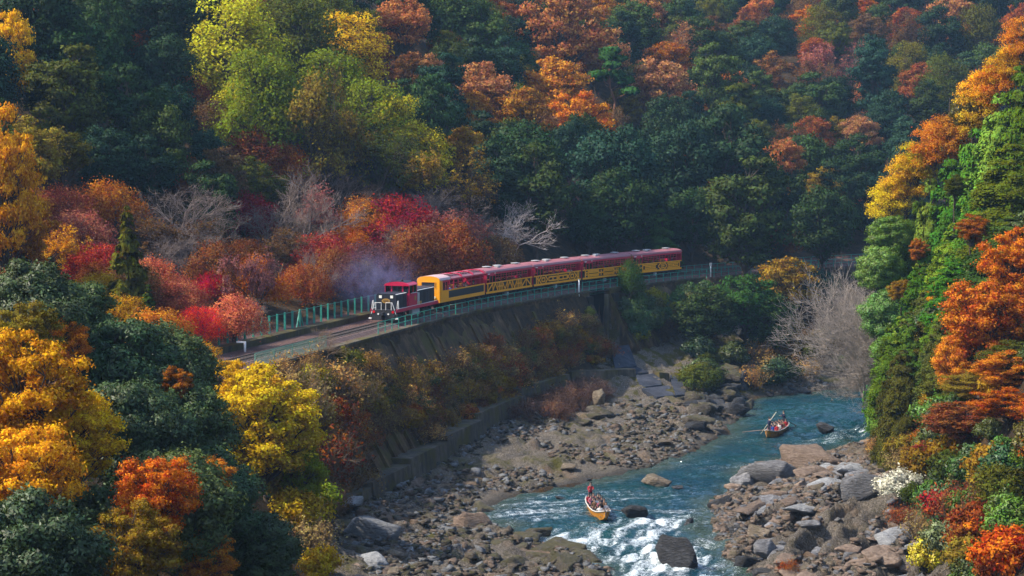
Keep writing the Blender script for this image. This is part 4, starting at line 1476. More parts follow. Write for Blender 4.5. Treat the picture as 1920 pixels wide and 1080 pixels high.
keep(sweep(-120, 190, [(-1.75, 13.04), (-1.3, 13.33), (1.3, 13.33), (1.9, 13.04)], 2.0).build('ballast_bed', BALM), trk)
for dd in (-0.5335, 0.5335):
    keep(sweep(-120, 190, [(dd - 0.05, 13.36), (dd - 0.035, 13.50), (dd + 0.035, 13.50), (dd + 0.05, 13.36)], 2.0).build('rail', RAILM), trk)
slm = MB().box((0, 0, 0), (2.1, 0.24, 0.16)).mesh('sleeper', SLEEPM)
for k, s_ in enumerate(np.concatenate([np.arange(-60, 4, 0.72), np.arange(82, 135, 0.8)])):
    x, y, h = track(s_)
    keep(link('sleeper', slm, None, (x, y, 13.32), (0, 0, -h)), trk)

# --- retaining wall below the track, with ribs, in two lengths either side of the little bridge
def wall_toe(s_):
    return np.interp(s_, [-40, -20, 20, 42, 60, 85], [-9.6, -9.0, -8.3, -6.9, -7.2, -9.0]), np.interp(s_, [-40, 0, 42, 60, 85], [2.0, 2.6, 4.2, 4.6, 4.5])


def wall_len(s0, s1, label, ribs):
    xa, ya, _ = track((s0 + s1) / 2, -3.2)
    e = empty('retaining_wall', (xa, ya, 2.5))
    tag(e, label, 'wall')

    def prof(s_):
        td, tz = wall_toe(s_)
        return [(-2.55, 13.03), (-3.25, 13.03), (-3.3, 12.6), (td, tz), (td - 0.02, tz - 2.5), (td + 3.0, tz - 2.5)]
    keep(sweep(s0, s1, prof, 1.5).build('wall_face', WALLM), e)
    keep(sweep(s0, s1, [(-2.5, 12.98), (-3.45, 12.98), (-3.45, 13.2), (-2.5, 13.2)], 1.5).build('coping', TOEM), e)
    n = int((s1 - s0) / ribs)
    rg = np.random.default_rng(int(s0) + 50)
    for i in range(n):
        s_ = s0 + (i + 0.5) * (s1 - s0) / n
        td, tz = wall_toe(s_)
        f0 = rg.uniform(0.0, 0.45)
        top_d, top_z = -3.3 + (td + 3.3) * f0, 12.6 + (tz - 12.6) * f0
        mb = MB()
        w = 0.28
        vs_ = []
        for so in (-w, w):
            for (d, z) in ((top_d + 0.3, top_z), (top_d - 0.32, top_z - 0.2), (td - 0.62, tz - 0.4), (td + 0.3, tz - 0.4)):
                x, y, _ = track(s_ + so, d); vs_.append((x, y, z))
        mb.add(vs_, [(0, 1, 2, 3), (7, 6, 5, 4), (0, 4, 5, 1), (1, 5, 6, 2), (2, 6, 7, 3), (3, 7, 4, 0)])
        keep(mb.build('rib', WALLM), e)
    return e


wall_len(-44, 51.6, 'long dark stained concrete retaining wall under the train with slanting ribs', 2.7)
wall_len(57.4, 84, 'ivy covered ribbed concrete wall right of the small girder bridge', 2.4)

# stepped concrete toe at the foot of the wall, each length a block of its own
toe = empty('toe_wall', (*track(0, -9.5)[:2], 2.0))
tag(toe, 'stepped pale concrete footing along the bottom of the retaining wall', 'wall')
for (s0, s1, dt, zt) in ((-44, -34.4, -9.9, 2.3), (-34.3, -24.4, -10.0, 2.7), (-24.3, -13.4, -10.0, 3.2), (-13.3, -1.4, -9.9, 3.7), (-1.3, 15.6, -9.3, 4.2), (15.7, 32, -8.7, 4.8)):
    keep(sweep(s0, s1, [(dt, zt), (dt - 0.55, zt), (dt - 0.95, zt - 4.2), (dt + 1.5, zt - 4.2), (dt + 1.4, zt - 0.02)], 1.5).build('concrete_block', TOEM), toe)

# low terrace walls and the paved chute under the bridge
chute = empty('spillway', (*track(54.5, -14)[:2], 3.0))
tag(chute, 'blue-grey concrete spillway of sloping slabs below the girder bridge', 'spillway')


def slab(pts, th, name='slab', mat=SLABM, parent=chute):
    """a sloping slab through four surveyed corner points"""
    P = [Vector(p) for p in pts]
    n = (P[1] - P[0]).cross(P[3] - P[0]).normalized()
    if n.z < 0: n = -n
    mb = MB().add([tuple(p) for p in P] + [tuple(p - Vector((0, 0, 1.6))) for p in P], [(0, 1, 2, 3), (7, 6, 5, 4), (0, 4, 5, 1), (1, 5, 6, 2), (2, 6, 7, 3), (3, 7, 4, 0)])
    return keep(mb.build(name, mat), parent)


def on_land(px, py, lift=0.2):
    """the point of the land seen there, a little proud of it"""
    d = ray(px, py)
    Ys = np.arange(180.0, 262.0, 0.2)
    X = d[0] / d[1] * Ys; Z = CAM_Z + d[2] / d[1] * Ys
    hz_ = land(X, Ys, False) + lift
    i = np.where(Z <= hz_)[0][0]
    return (float(X[i]), float(Ys[i]), float(Z[i]))


def on(px, py, y):
    return tuple(at_y(px, py, y))


for quad in (((1146, 651), (1179, 646), (1194, 686), (1153, 690)), ((1154, 692), (1195, 688), (1216, 698), (1160, 703)), ((1193, 704), (1234, 699), (1241, 721), (1201, 726)),
             ((1256, 704), (1275, 700), (1287, 739), (1266, 741)), ((1203, 728), (1254, 722), (1264, 741), (1232, 744))):
    slab([on_land(*q, 0.45) for q in quad], 1.2)
terr = empty('terrace_wall', on(1130, 720, 229))
tag(terr, 'low brown mossy terrace walls either side of the spillway', 'wall')
for (a, b, yb) in (((1072, 697, 229), (1192, 692, 230.4), 3), ((1236, 698, 231.8), (1255, 700, 231.6), 3), ((1276, 700, 233.2), (1306, 697, 236), 4)):
    A = on_land(*a[:2], 1.1); B = on_land(*b[:2], 1.1)
    mb = MB()
    n = Vector((B[1] - A[1], -(B[0] - A[0]), 0)).normalized()
    vs_ = []
    for P_ in (A, B):
        p = Vector(P_)
        vs_ += [tuple(p), tuple(p - n * 1.6), tuple(p - n * 1.6 - Vector((0, 0, yb))), tuple(p + n * 0.3 - Vector((0, 0, yb)))]
    mb.add(vs_, [(0, 1, 2, 3), (7, 6, 5, 4), (0, 4, 5, 1), (1, 5, 6, 2), (2, 6, 7, 3), (3, 7, 4, 0)])
    keep(mb.build('concrete_block', TOEM), terr)

# --- small green girder bridge over the gully
xb, yb, hb = track(54.5)
br = empty('girder_bridge', (xb, yb, 7.5), -hb)
tag(br, 'short green steel girder bridge carrying the track over a dark gully', 'bridge')
BGREEN = paint('bridge_green', (0.012, 0.085, 0.055), 0.55, 0.4, 3)
DARKC = concrete('shade_dark_concrete', (0.008, 0.007, 0.006), (0.02, 0.017, 0.014), (0.035, 0.03, 0.026), 0.3)  # near-black colour carries the shade inside the bridge opening
L2 = 4.0
for sgn in (1, -1):
    MB().bx(sgn * 2.3 - 0.06, sgn * 2.3 + 0.06, -L2, L2, 5.0, 5.62).build('girder', BGREEN, br)
    MB().bx(sgn * 2.3 - 0.2, sgn * 2.3 + 0.2, -L2, L2, 5.625, 5.68).build('flange', BGREEN, br)
    for k in range(7):
        MB().bx(sgn * 2.3 + (0.065 if sgn > 0 else -0.185), sgn * 2.3 + (0.185 if sgn > 0 else -0.065), -L2 + 0.3 + k * 1.2, -L2 + 0.38 + k * 1.2, 5.02, 5.6).build('stiffener', BGREEN, br)
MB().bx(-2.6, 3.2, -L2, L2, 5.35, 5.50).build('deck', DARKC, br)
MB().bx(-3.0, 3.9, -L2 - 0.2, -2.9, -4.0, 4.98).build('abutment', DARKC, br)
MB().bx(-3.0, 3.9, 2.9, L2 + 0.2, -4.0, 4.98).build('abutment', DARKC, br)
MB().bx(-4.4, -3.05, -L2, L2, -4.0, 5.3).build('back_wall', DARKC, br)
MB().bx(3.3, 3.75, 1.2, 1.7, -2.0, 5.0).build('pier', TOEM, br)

# --- fences
def fence(s0, s1, d, zg, height, gap, label, post_w=0.075, rails=(1.0, 0.5), mat=GREENP, name='railing', rail_w=0.05, brace=None):
    xa, ya, _ = track(s0, d)
    e = empty(name, (xa, ya, zg))
    tag(e, label, 'fence')
    pm = MB().bx(-post_w / 2, post_w / 2, -post_w / 2, post_w / 2, -0.25, height).mesh('post', mat)
    for s_ in np.arange(s0, s1 + 0.01, gap):
        x, y, h = track(s_, d)
        keep(link('post', pm, None, (x, y, zg), (0, 0, -h)), e)
    for r in rails:
        keep(sweep(s0, s1, [(d - rail_w / 2, zg + height * r - rail_w), (d + rail_w / 2, zg + height * r - rail_w), (d + rail_w / 2, zg + height * r + 0.01), (d - rail_w / 2, zg + height * r + 0.01)], 2.0).build('rail', mat), e)
    if brace is not None:
        for o in (-0.9, 0.9):
            a = track(brace, d); b = track(brace + o, d)
            keep(MB().bar((a[0], a[1], zg + height), (b[0], b[1], zg - 0.1), 0.11).build('brace', mat), e)
    return e


fence(-12, 48, -3.0, 13.2, 1.15, 2.0, 'green railing along the wall edge in front of the train')
fence(50, 60, -3.0, 13.2, 1.15, 2.0, 'green railing on the girder bridge beside the fourth carriage')
fence(61, 190, -3.0, 13.1, 1.15, 2.0, 'green railing on the river side running right from the last carriage')
fence(84, 190, 3.6, 13.1, 1.15, 2.0, 'green railing on the hill side of the far curve')
fence(-30, 18, 5.6, 13.6, 1.75, 1.9, 'tall blue-green posts along the path left of the locomotive', 0.17, (0.95,), GREENP, 'post_fence', 0.03, -11)
pf = fence(-41, -25, -2.7, 13.1, 1.15, 4.0, 'pale green barred railing beside the track at left', 0.07, (1.0, 0.08), PALEGP, 'barred_railing')
bm_ = MB().bx(-0.014, 0.014, -0.014, 0.014, 0.08, 1.12).mesh('bar', PALEGP)
for s_ in np.arange(-40.8, -25, 0.25):
    x, y, h = track(s_, -2.7)
    keep(link('bar', bm_, None, (x, y, 13.1), (0, 0, -h)), pf)
kerb = sweep(-60, 60, [(4.45, 12.9), (4.45, 13.62), (5.0, 13.72), (5.4, 13.66), (5.4, 12.9)], 1.5).build('kerb_wall', concrete('mossy_kerb', (0.035, 0.03, 0.018), (0.075, 0.06, 0.03), (0.12, 0.10, 0.05), 1.0))
tag(kerb, 'low mossy concrete kerb between the path and the posts', 'kerb')

# --- poles and the white track marker
def pole(px, py, h, d_, lab, head=False):
    s_best = min(np.arange(-60, 160, 0.25), key=lambda s_: abs(project(*track(s_, d_)[:2], 13.1)[0] - px))
    x, y, hh = track(s_best, d_)
    e = empty('marker_pole', (x, y, 12.6))
    tag(e, lab, 'pole', None)
    MB().tube([(0, 0, 0), (0, 0, h + 0.4)], 0.085, 8).build('shaft', WHITEP, e, True)
    if head:
        MB().box((0, 0, h + 0.25), (0.34, 0.3, 0.42)).build('signal_box', GREYP, e)
    else:
        MB().tube([(0, 0, h + 0.4), (0, 0, h + 0.5)], 0.12, 8).build('cap', GREYP, e, True)
    return e


pole(1085, 548, 1.75, -3.25, 'white pole at the wall edge between the third and fourth carriages')
pole(1332, 505, 2.0, -2.6, 'white pole with grey box just right of the train', True)
pole(1542, 495, 3.1, -2.6, 'tall white pole beside the far track', False)
xm, ym, hm = track(-29.5, 3.3)
mk = empty('track_marker', (xm, ym, 13.05), -hm)
tag(mk, 'short white post with a bent arm on the path at left', 'marker post')
MB().tube([(0, 0, -0.1), (0, 0, 0.95)], 0.11, 8).build('post', WHITEP, mk, True)
MB().box((-0.28, -0.3, 0.92), (0.75, 0.16, 0.14)).build('arm', WHITEP, mk)
# ------------------------------------------------------------------ the train (local axes: +X forward, +Y towards the river, Z from rail top)
CRIM = paint('crimson_paint', (0.50, 0.008, 0.052), 0.38, 0.25, 1.5)
MAROON = paint('roof_maroon', (0.30, 0.105, 0.115), 0.5, 0.5, 1.2)
AMBER = paint('amber_paint', (0.86, 0.33, 0.004), 0.4, 0.18, 1.5)
NAVY = paint('navy_black_paint', (0.008, 0.011, 0.020), 0.5, 0.3, 2.0)
BLACKP = paint('black_paint', (0.012, 0.011, 0.012), 0.6, 0.3, 2.0)
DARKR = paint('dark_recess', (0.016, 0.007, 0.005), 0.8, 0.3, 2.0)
UNDER = paint('underframe_grime', (0.022, 0.018, 0.016), 0.85, 0.4, 3.0)
GOLDP = paint('brass_plate', (0.42, 0.24, 0.05), 0.4, 0.3, 6.0, 0.4)
LAMPG = paint('lamp_glass', (0.85, 0.82, 0.7), 0.15, 0.05, 3.0)
REDL = paint('red_lamp_glass', (0.55, 0.01, 0.02), 0.2, 0.1, 3.0)
STEELW = paint('wheel_steel', (0.06, 0.05, 0.045), 0.5, 0.4, 4.0, 0.5)
INTER = paint('interior_wood', (0.16, 0.06, 0.025), 0.6, 0.3, 3.0)
WARMIN = paint('interior_red', (0.12, 0.012, 0.02), 0.6, 0.3, 3.0)


def mat_glass():
    m = N('window_glass')
    t = m.n('BsdfTransparent'); t.inputs[0].default_value = (0.55, 0.58, 0.58, 1)
    g = m.n('BsdfGlossy'); g.inputs['Roughness'].default_value = 0.05
    fr = m.n('Fresnel'); fr.inputs['IOR'].default_value = 1.5
    mx = m.n('MixShader')
    m.set(mx.inputs[0], m.math('ADD', fr.outputs[0], 0.04, clamp=True))
    m.t.links.new(t.outputs[0], mx.inputs[1]); m.t.links.new(g.outputs[0], mx.inputs[2])
    m.t.links.new(mx.outputs[0], m.out.inputs['Surface'])
    return m.mat


GLASS = mat_glass()
wheel_me = MB()
wheel_me.tube([(0, -0.07, 0), (0, 0.06, 0)], 0.42, 16)
wheel_me.tube([(0, -0.10, 0), (0, -0.07, 0)], 0.46, 16)
wheel_me = wheel_me.mesh('wheel', STEELW)


def place_on_track(name, s_front, length):
    a = track(s_front + length * 0.18); b = track(s_front + length * 0.82)
    d = Vector((a[0] - b[0], a[1] - b[1], 0)).normalized()
    mx, my = (a[0] + b[0]) / 2, (a[1] + b[1]) / 2
    return empty(name, (mx, my, RAIL_Z + 0.005), math.atan2(d.y, d.x))


def bogie(parent, x, wb=1.8, axles=2):
    f = MB()
    for sg in (1, -1):
        f.bx(x - wb / 2 - 0.35, x + wb / 2 + 0.35, sg * 0.95 - 0.06, sg * 0.95 + 0.06, 0.40, 0.62)
        f.bx(x - 0.35, x + 0.35, sg * 0.98 - 0.08, sg * 0.98 + 0.08, 0.28, 0.5)
        for k in (-1, 1):
            f.bx(x + k * wb / 2 - 0.16, x + k * wb / 2 + 0.16, sg * 0.95 - 0.14, sg * 0.95 + 0.14, 0.32, 0.72)
    f.bx(x - 0.3, x + 0.3, -0.9, 0.9, 0.45, 0.8)
    b = f.build('bogie', UNDER, parent)
    for k in range(axles):
        xx = x - wb / 2 + wb * k / (axles - 1)
        for sg in (1, -1):
            link('wheel', wheel_me, b, (xx, sg * 0.62, 0.43), (0, 0, 0 if sg > 0 else math.pi))
    return b


# ---- locomotive
LOCO_L = 13.0
lo = place_on_track('locomotive', -2.0, LOCO_L)
tag(lo, 'crimson and navy diesel locomotive with white handrails leading the train', 'locomotive')
hl = LOCO_L / 2
MB().bx(-hl, hl, -1.36, 1.36, 1.02, 1.20).build('footplate', BLACKP, lo)
for sg in (1, -1):
    MB().bx(-hl + 0.02, hl - 0.02, sg * 1.40 - 0.03, sg * 1.40 + 0.03, 0.93, 1.27).build('side_sill', CRIM, lo)
    MB().bx(-hl + 0.4, hl - 0.3, sg * 1.385 - 0.035, sg * 1.385 + 0.035, 1.275, 1.31).build('edge_strip', WHITEP, lo)


def hood(x0, x1, w, z0, z1, ch=0.18):
    pr = [(-w, z0), (w, z0), (w, z1 - ch), (w - ch, z1), (-w + ch, z1), (-w, z1 - ch)]
    return MB().extrude(pr, x0, x1, 'x')


fh = hood(2.6, hl - 0.75, 1.10, 1.2, 2.82).build('front_hood', NAVY, lo)
rh = hood(-hl + 0.5, 0.1, 1.12, 1.2, 2.86).build('rear_hood', NAVY, lo)
for (xa, xb, par) in ((2.7, hl - 0.85, fh), (-hl + 0.6, 0.0, rh)):
    MB().bx(xa, xb, 1.00, 1.14, 2.725, 2.765).build('roof_edge_trim', WHITEP, par)
n = 5
for k in range(n):     # bonnet doors on the long rear hood
    xa = -hl + 0.75 + k * 1.08
    MB().bx(xa, xa + 0.98, 1.124, 1.145, 1.45, 2.55).build('bonnet_door', NAVY, rh)
for k in range(3):
    xa = 2.75 + k * 0.95
    MB().bx(xa, xa + 0.86, 1.104, 1.125, 1.45, 2.55).build('bonnet_door', NAVY, fh)
MB().bx(hl - 0.747, hl - 0.72, -0.62, 0.62, 1.35, 2.05).build('radiator_grille', BLACKP, fh)
for k in range(6):
    MB().bx(hl - 0.718, hl - 0.69, -0.6, 0.6, 1.40 + k * 0.105, 1.44 + k * 0.105).build('louvre', BLACKP, fh)
# cab
cb = MB()
cb.bx(0.15, 2.55, 1.30, 1.36, 1.2, 2.62); cb.bx(0.15, 2.55, -1.36, -1.30, 1.2, 2.62)
cb.bx(2.49, 2.55, -1.30, 1.30, 1.2, 2.62); cb.bx(0.15, 0.21, -1.30, 1.30, 1.2, 2.62)
for sg in (1, -1):
    for xx in (0.15, 1.28, 2.43):
        cb.bx(xx, xx + 0.12, sg * 1.33 - 0.03, sg * 1.33 + 0.03, 2.62, 3.42)
    for xx in (0.15, 2.49):
        cb.bx(xx, xx + 0.06, sg * 0.62 - 0.08, sg * 0.62 + 0.08, 2.62, 3.42)
cab = cb.build('cab', CRIM, lo)
pr = [(-1.42, 3.42), (1.42, 3.42), (1.40, 3.50), (1.15, 3.68), (0.6, 3.80), (0, 3.84), (-0.6, 3.80), (-1.15, 3.68), (-1.40, 3.50)]
rf = MB().extrude(pr, 0.02, 2.70, 'x').build('cab_roof', CRIM, lo)
MB().extrude([(-0.98, 3.755), (0.98, 3.755), (0.6, 3.86), (0, 3.90), (-0.6, 3.86)], 0.3, 2.4, 'x').build('roof_panel', NAVY, rf)
MB().tube([(-0.4, 0, 2.8), (-0.4, 0, 3.55)], 0.17, 10).build('exhaust_stack', BLACKP, rh)
MB().tube([(1.9, 0.35, 3.8), (1.9, 0.35, 4.02)], 0.12, 8).build('horn', BLACKP, rf)
for sg in (1, -1):
    for (xa, xb) in ((0.28, 1.27), (1.41, 2.42)):
        MB().bx(xa, xb, sg * 1.325 - 0.01, sg * 1.325 + 0.01, 2.63, 3.41).build('side_window', GLASS, cab)
    for xx in (0.18, 2.52):
        MB().bx(xx - 0.01, xx + 0.01, sg * 1.0 - 0.29, sg * 1.0 + 0.29, 2.63, 3.41).build('end_window', GLASS, cab)
for xx in (0.18, 2.52):
    MB().bx(xx - 0.01, xx + 0.01, -0.53, 0.53, 2.63, 3.41).build('end_window', GLASS, cab)
MB().bx(0.4, 2.2, -1.1, 1.1, 1.21, 1.9).build('control_desk', BLACKP, cab)
MB().tube([(0.75, 1.361, 2.05), (0.75, 1.385, 2.05)], 0.24, 18).build('side_emblem', GOLDP, cab)
MB().bx(-1.2, 0.05, 1.33, 1.39, 1.31, 1.62).build('number_board', GOLDP, lo)
# lamps, name plate, buffer beam
for sg in (1, -1):
    MB().box((hl - 0.735, sg * 0.62, 2.50), (0.05, 0.30, 0.28)).build('headlight', LAMPG, fh)
    MB().tube([(hl - 0.02, sg * 1.05, 1.0), (hl + 0.10, sg * 1.05, 1.0)], 0.14, 12).build('marker_lamp', REDL, lo)
    MB().tube([(hl - 0.02, sg * 0.55, 0.78), (hl + 0.12, sg * 0.55, 0.78)], 0.09, 10).build('air_cock', WHITEP, lo)
pl = MB()
pl.add([(hl - 0.70, 0.46 * math.cos(a), 2.08 + 0.25 * math.sin(a)) for a in np.linspace(0, 2 * math.pi, 25)[:-1]] + [(hl - 0.66, 0.46 * math.cos(a), 2.08 + 0.25 * math.sin(a)) for a in np.linspace(0, 2 * math.pi, 25)[:-1]],
       [tuple(range(24)), tuple(range(24, 48))] + [(i, (i + 1) % 24, 24 + (i + 1) % 24, 24 + i) for i in range(24)])
hp = pl.build('name_plate', GOLDP, fh)
MB().bx(hl - 0.657, hl - 0.65, -0.28, 0.28, 2.02, 2.13).build('plate_lettering', paint('plate_dark', (0.10, 0.045, 0.01), 0.5), hp)
MB().bx(hl, hl + 0.06, -1.25, 1.25, 0.62, 1.18).build('buffer_beam', BLACKP, lo)
MB().bx(hl + 0.06, hl + 0.55, -0.13, 0.13, 0.72, 0.98).build('coupler', BLACKP, lo)
for sg in (1, -1):
    MB().add([(hl + 0.02, sg * 0.2, 0.12), (hl + 0.02, sg * 1.25, 0.12), (hl + 0.02, sg * 1.25, 0.6), (hl + 0.02, sg * 0.2, 0.6), (hl + 0.14, sg * 0.2, 0.14), (hl + 0.10, sg * 1.25, 0.14), (hl + 0.10, sg * 1.25, 0.6), (hl + 0.14, sg * 0.2, 0.6)],
             [(0, 1, 2, 3), (7, 6, 5, 4), (0, 4, 5, 1), (1, 5, 6, 2), (2, 6, 7, 3), (3, 7, 4, 0)]).build('rail_guard', BLACKP, lo)
    MB().bx(hl - 0.25, hl + 0.10, sg * 1.42 - 0.05, sg * 1.42 + 0.10, 0.30, 0.80).build('step_bracket', BLACKP, lo)
    MB().bx(hl - 0.05, hl + 0.25, sg * 1.45 - 0.10, sg * 1.45 + 0.20, 0.28, 0.40).build('step', WHITEP, lo)
    # white handrails at the nose
    rr = 0.032
    MB().tube([(hl + 0.02, sg * 0.25, 1.2), (hl + 0.02, sg * 0.25, 1.95), (hl + 0.02, sg * 0.95, 1.95), (hl + 0.02, sg * 1.36, 0.75)], rr, 6).build('handrail', WHITEP, lo)
    MB().tube([(hl + 0.02, sg * 0.85, 1.2), (hl + 0.02, sg * 0.85, 1.93)], rr, 6).build('handrail', WHITEP, lo)
    MB().tube([(hl - 0.25, sg * 1.38, 1.3), (hl - 0.45, sg * 1.38, 2.1), (hl - 0.7, sg * 1.38, 2.12), (hl - 0.75, sg * 1.38, 1.3)], rr, 6).build('handrail', WHITEP, lo)
    MB().tube([(0.05, sg * 1.40, 1.35), (0.05, sg * 1.40, 2.6), (0.5, sg * 1.42, 2.64), (2.2, sg * 1.42, 2.64)], 0.028, 6).build('handrail', WHITEP, lo)
    MB().tube([(-0.35, sg * 1.38, 1.3), (-0.35, sg * 1.38, 2.55)], 0.05, 6).build('handrail', WHITEP, lo)
    MB().bx(-0.9, 1.3, sg * 1.05 - 0.2, sg * 1.05 + 0.2, 0.25, 0.85).build('fuel_tank', GREYP, lo)
bogie(lo, 4.1, 1.9, 2); bogie(lo, -3.6, 2.6, 3)

# ---- carriages
CAR_L = 13.35
PITCHC = 13.95
XL = CAR_L / 2
W2 = 1.34
ZF, ZY, ZW, ZE = 0.92, 2.18, 3.10, 3.38       # sill, top of amber band, window head, eaves


def roof_profile(rise=0.42, w=W2 + 0.06):
    pts = [(-w, ZE - 0.06), (w, ZE - 0.06)]
    for k in range(9):
        a = math.pi * k / 8
        pts.append((w * math.cos(a), ZE + rise * math.sin(a) ** 0.8))
    return pts


# lattice motifs: bars in metres along the side (x from rear to front) and height 0..1 of the amber band
def pat_truss():
    b = []
    L = CAR_L - 0.8
    def P(x0, x1, kind):
        if kind == 'N': b.extend([(x0, 0, x1, 1)])
        if kind == 'Z': b.extend([(x0, 1, x1, 0)])
        if kind == 'V': b.extend([(x0, 1, (x0 + x1) / 2, 0), ((x0 + x1) / 2, 0, x1, 1)])
        if kind == 'A': b.extend([(x0, 0, (x0 + x1) / 2, 1), ((x0 + x1) / 2, 1, x1, 0)])
        if kind == 'H': b.extend([(x0, 0.5, x1, 0.5), ((2 * x0 + x1) / 3, 0, (2 * x0 + x1) / 3, 1), ((x0 + 2 * x1) / 3, 0, (x0 + 2 * x1) / 3, 1)])
        b.append((x0, 0, x0, 1)); b.append((x1, 0, x1, 1))
    xs = np.linspace(-L / 2, L / 2, 10)
    for k, kd in enumerate('NZHVAVHAZ'):
        P(xs[k], xs[k + 1], kd)
    return b


def pat_octagon():
    b = []
    for c in (-4.1, 4.1):
        r = 1.15
        b += [(c - r * .5, 1, c - r, .5), (c - r, .5, c - r * .5, 0), (c + r * .5, 1, c + r, .5), (c + r, .5, c + r * .5, 0), (c - .4, .25, c - .4, .75), (c + .4, .25, c + .4, .75), (c - .4, .25, c + .4, .25), (c - .4, .75, c + .4, .75)]
    for x0, x1 in ((-2.6, -0.3), (0.3, 2.6)):
        b += [(x0, .25, x1, .25), (x0, .75, x1, .75), (x0, .25, x0, .75), (x1, .25, x1, .75), ((x0 + x1) / 2, .25, (x0 + x1) / 2, .75), (x0, .25, x0 - .4, .5), (x0 - .4, .5, x0, .75)]
    for x in (-6.0, -5.55, 0.0, 5.55, 6.0):
        b += [(x, 0, x, 1)]
    b += [(-5.55, .5, -5.25, .5), (5.25, .5, 5.55, .5), (-6.0, .3, -5.55, .3), (5.55, .7, 6.0, .7), (-0.3, .5, 0.3, .5)]
    return b


def pat_key():
    b = []
    for z in (.2, .42, .62, .82):
        b += [(-6.1, z, -3.9, z)] if z in (.42, .82) else [(-5.6, z, -4.2, z)]
    for x in (-6.1, -5.6, -4.2, -3.9, -3.0, -2.5, -1.9):
        b.append((x, 0.1, x, 0.9))
    for z in (.15, .36, .66, .88):
        b += [(-1.9, z, 1.0, z), (2.4, z, 5.2, z)]
    b += [(1.0, .1, 1.0, .9), (2.4, .1, 2.4, .9), (1.0, .5, 2.4, .5), (1.7, .1, 1.7, .9), (5.2, 0, 5.2, 1), (6.0, 0, 6.0, 1), (5.2, .35, 6.0, .35), (5.2, .68, 6.0, .68), (-3.0, .5, -1.9, .5)]
    return b


def pat_lines():
    b = []
    for z in (.12, .36, .62, .86):
        b += [(-6.1, z, -2.7, z), (0.1, z, 4.0, z)] if z in (.12, .86) else [(-5.7, z, -2.9, z), (0.5, z, 3.4, z)]
    c, r = -1.4, 1.2
    b += [(c - r * .45, 1, c - r, .5), (c - r, .5, c - r * .45, 0), (c + r * .45, 1, c + r, .5), (c + r, .5, c + r * .45, 0), (c - .5, .2, c + .5, .2), (c - .5, .5, c + .5, .5), (c - .5, .8, c + .5, .8)]
    b += [(4.0, 0, 4.0, 1), (4.7, .5, 5.1, 1), (4.7, .5, 5.1, 0), (5.5, .5, 5.1, 1), (5.5, .5, 5.1, 0), (5.5, .5, 6.1, .5), (6.1, 0, 6.1, 1), (-6.1, 0, -6.1, 1), (4.0, .5, 4.7, .5), (2.0, .36, 2.0, .62), (-4.4, .36, -4.4, .62)]
    return b


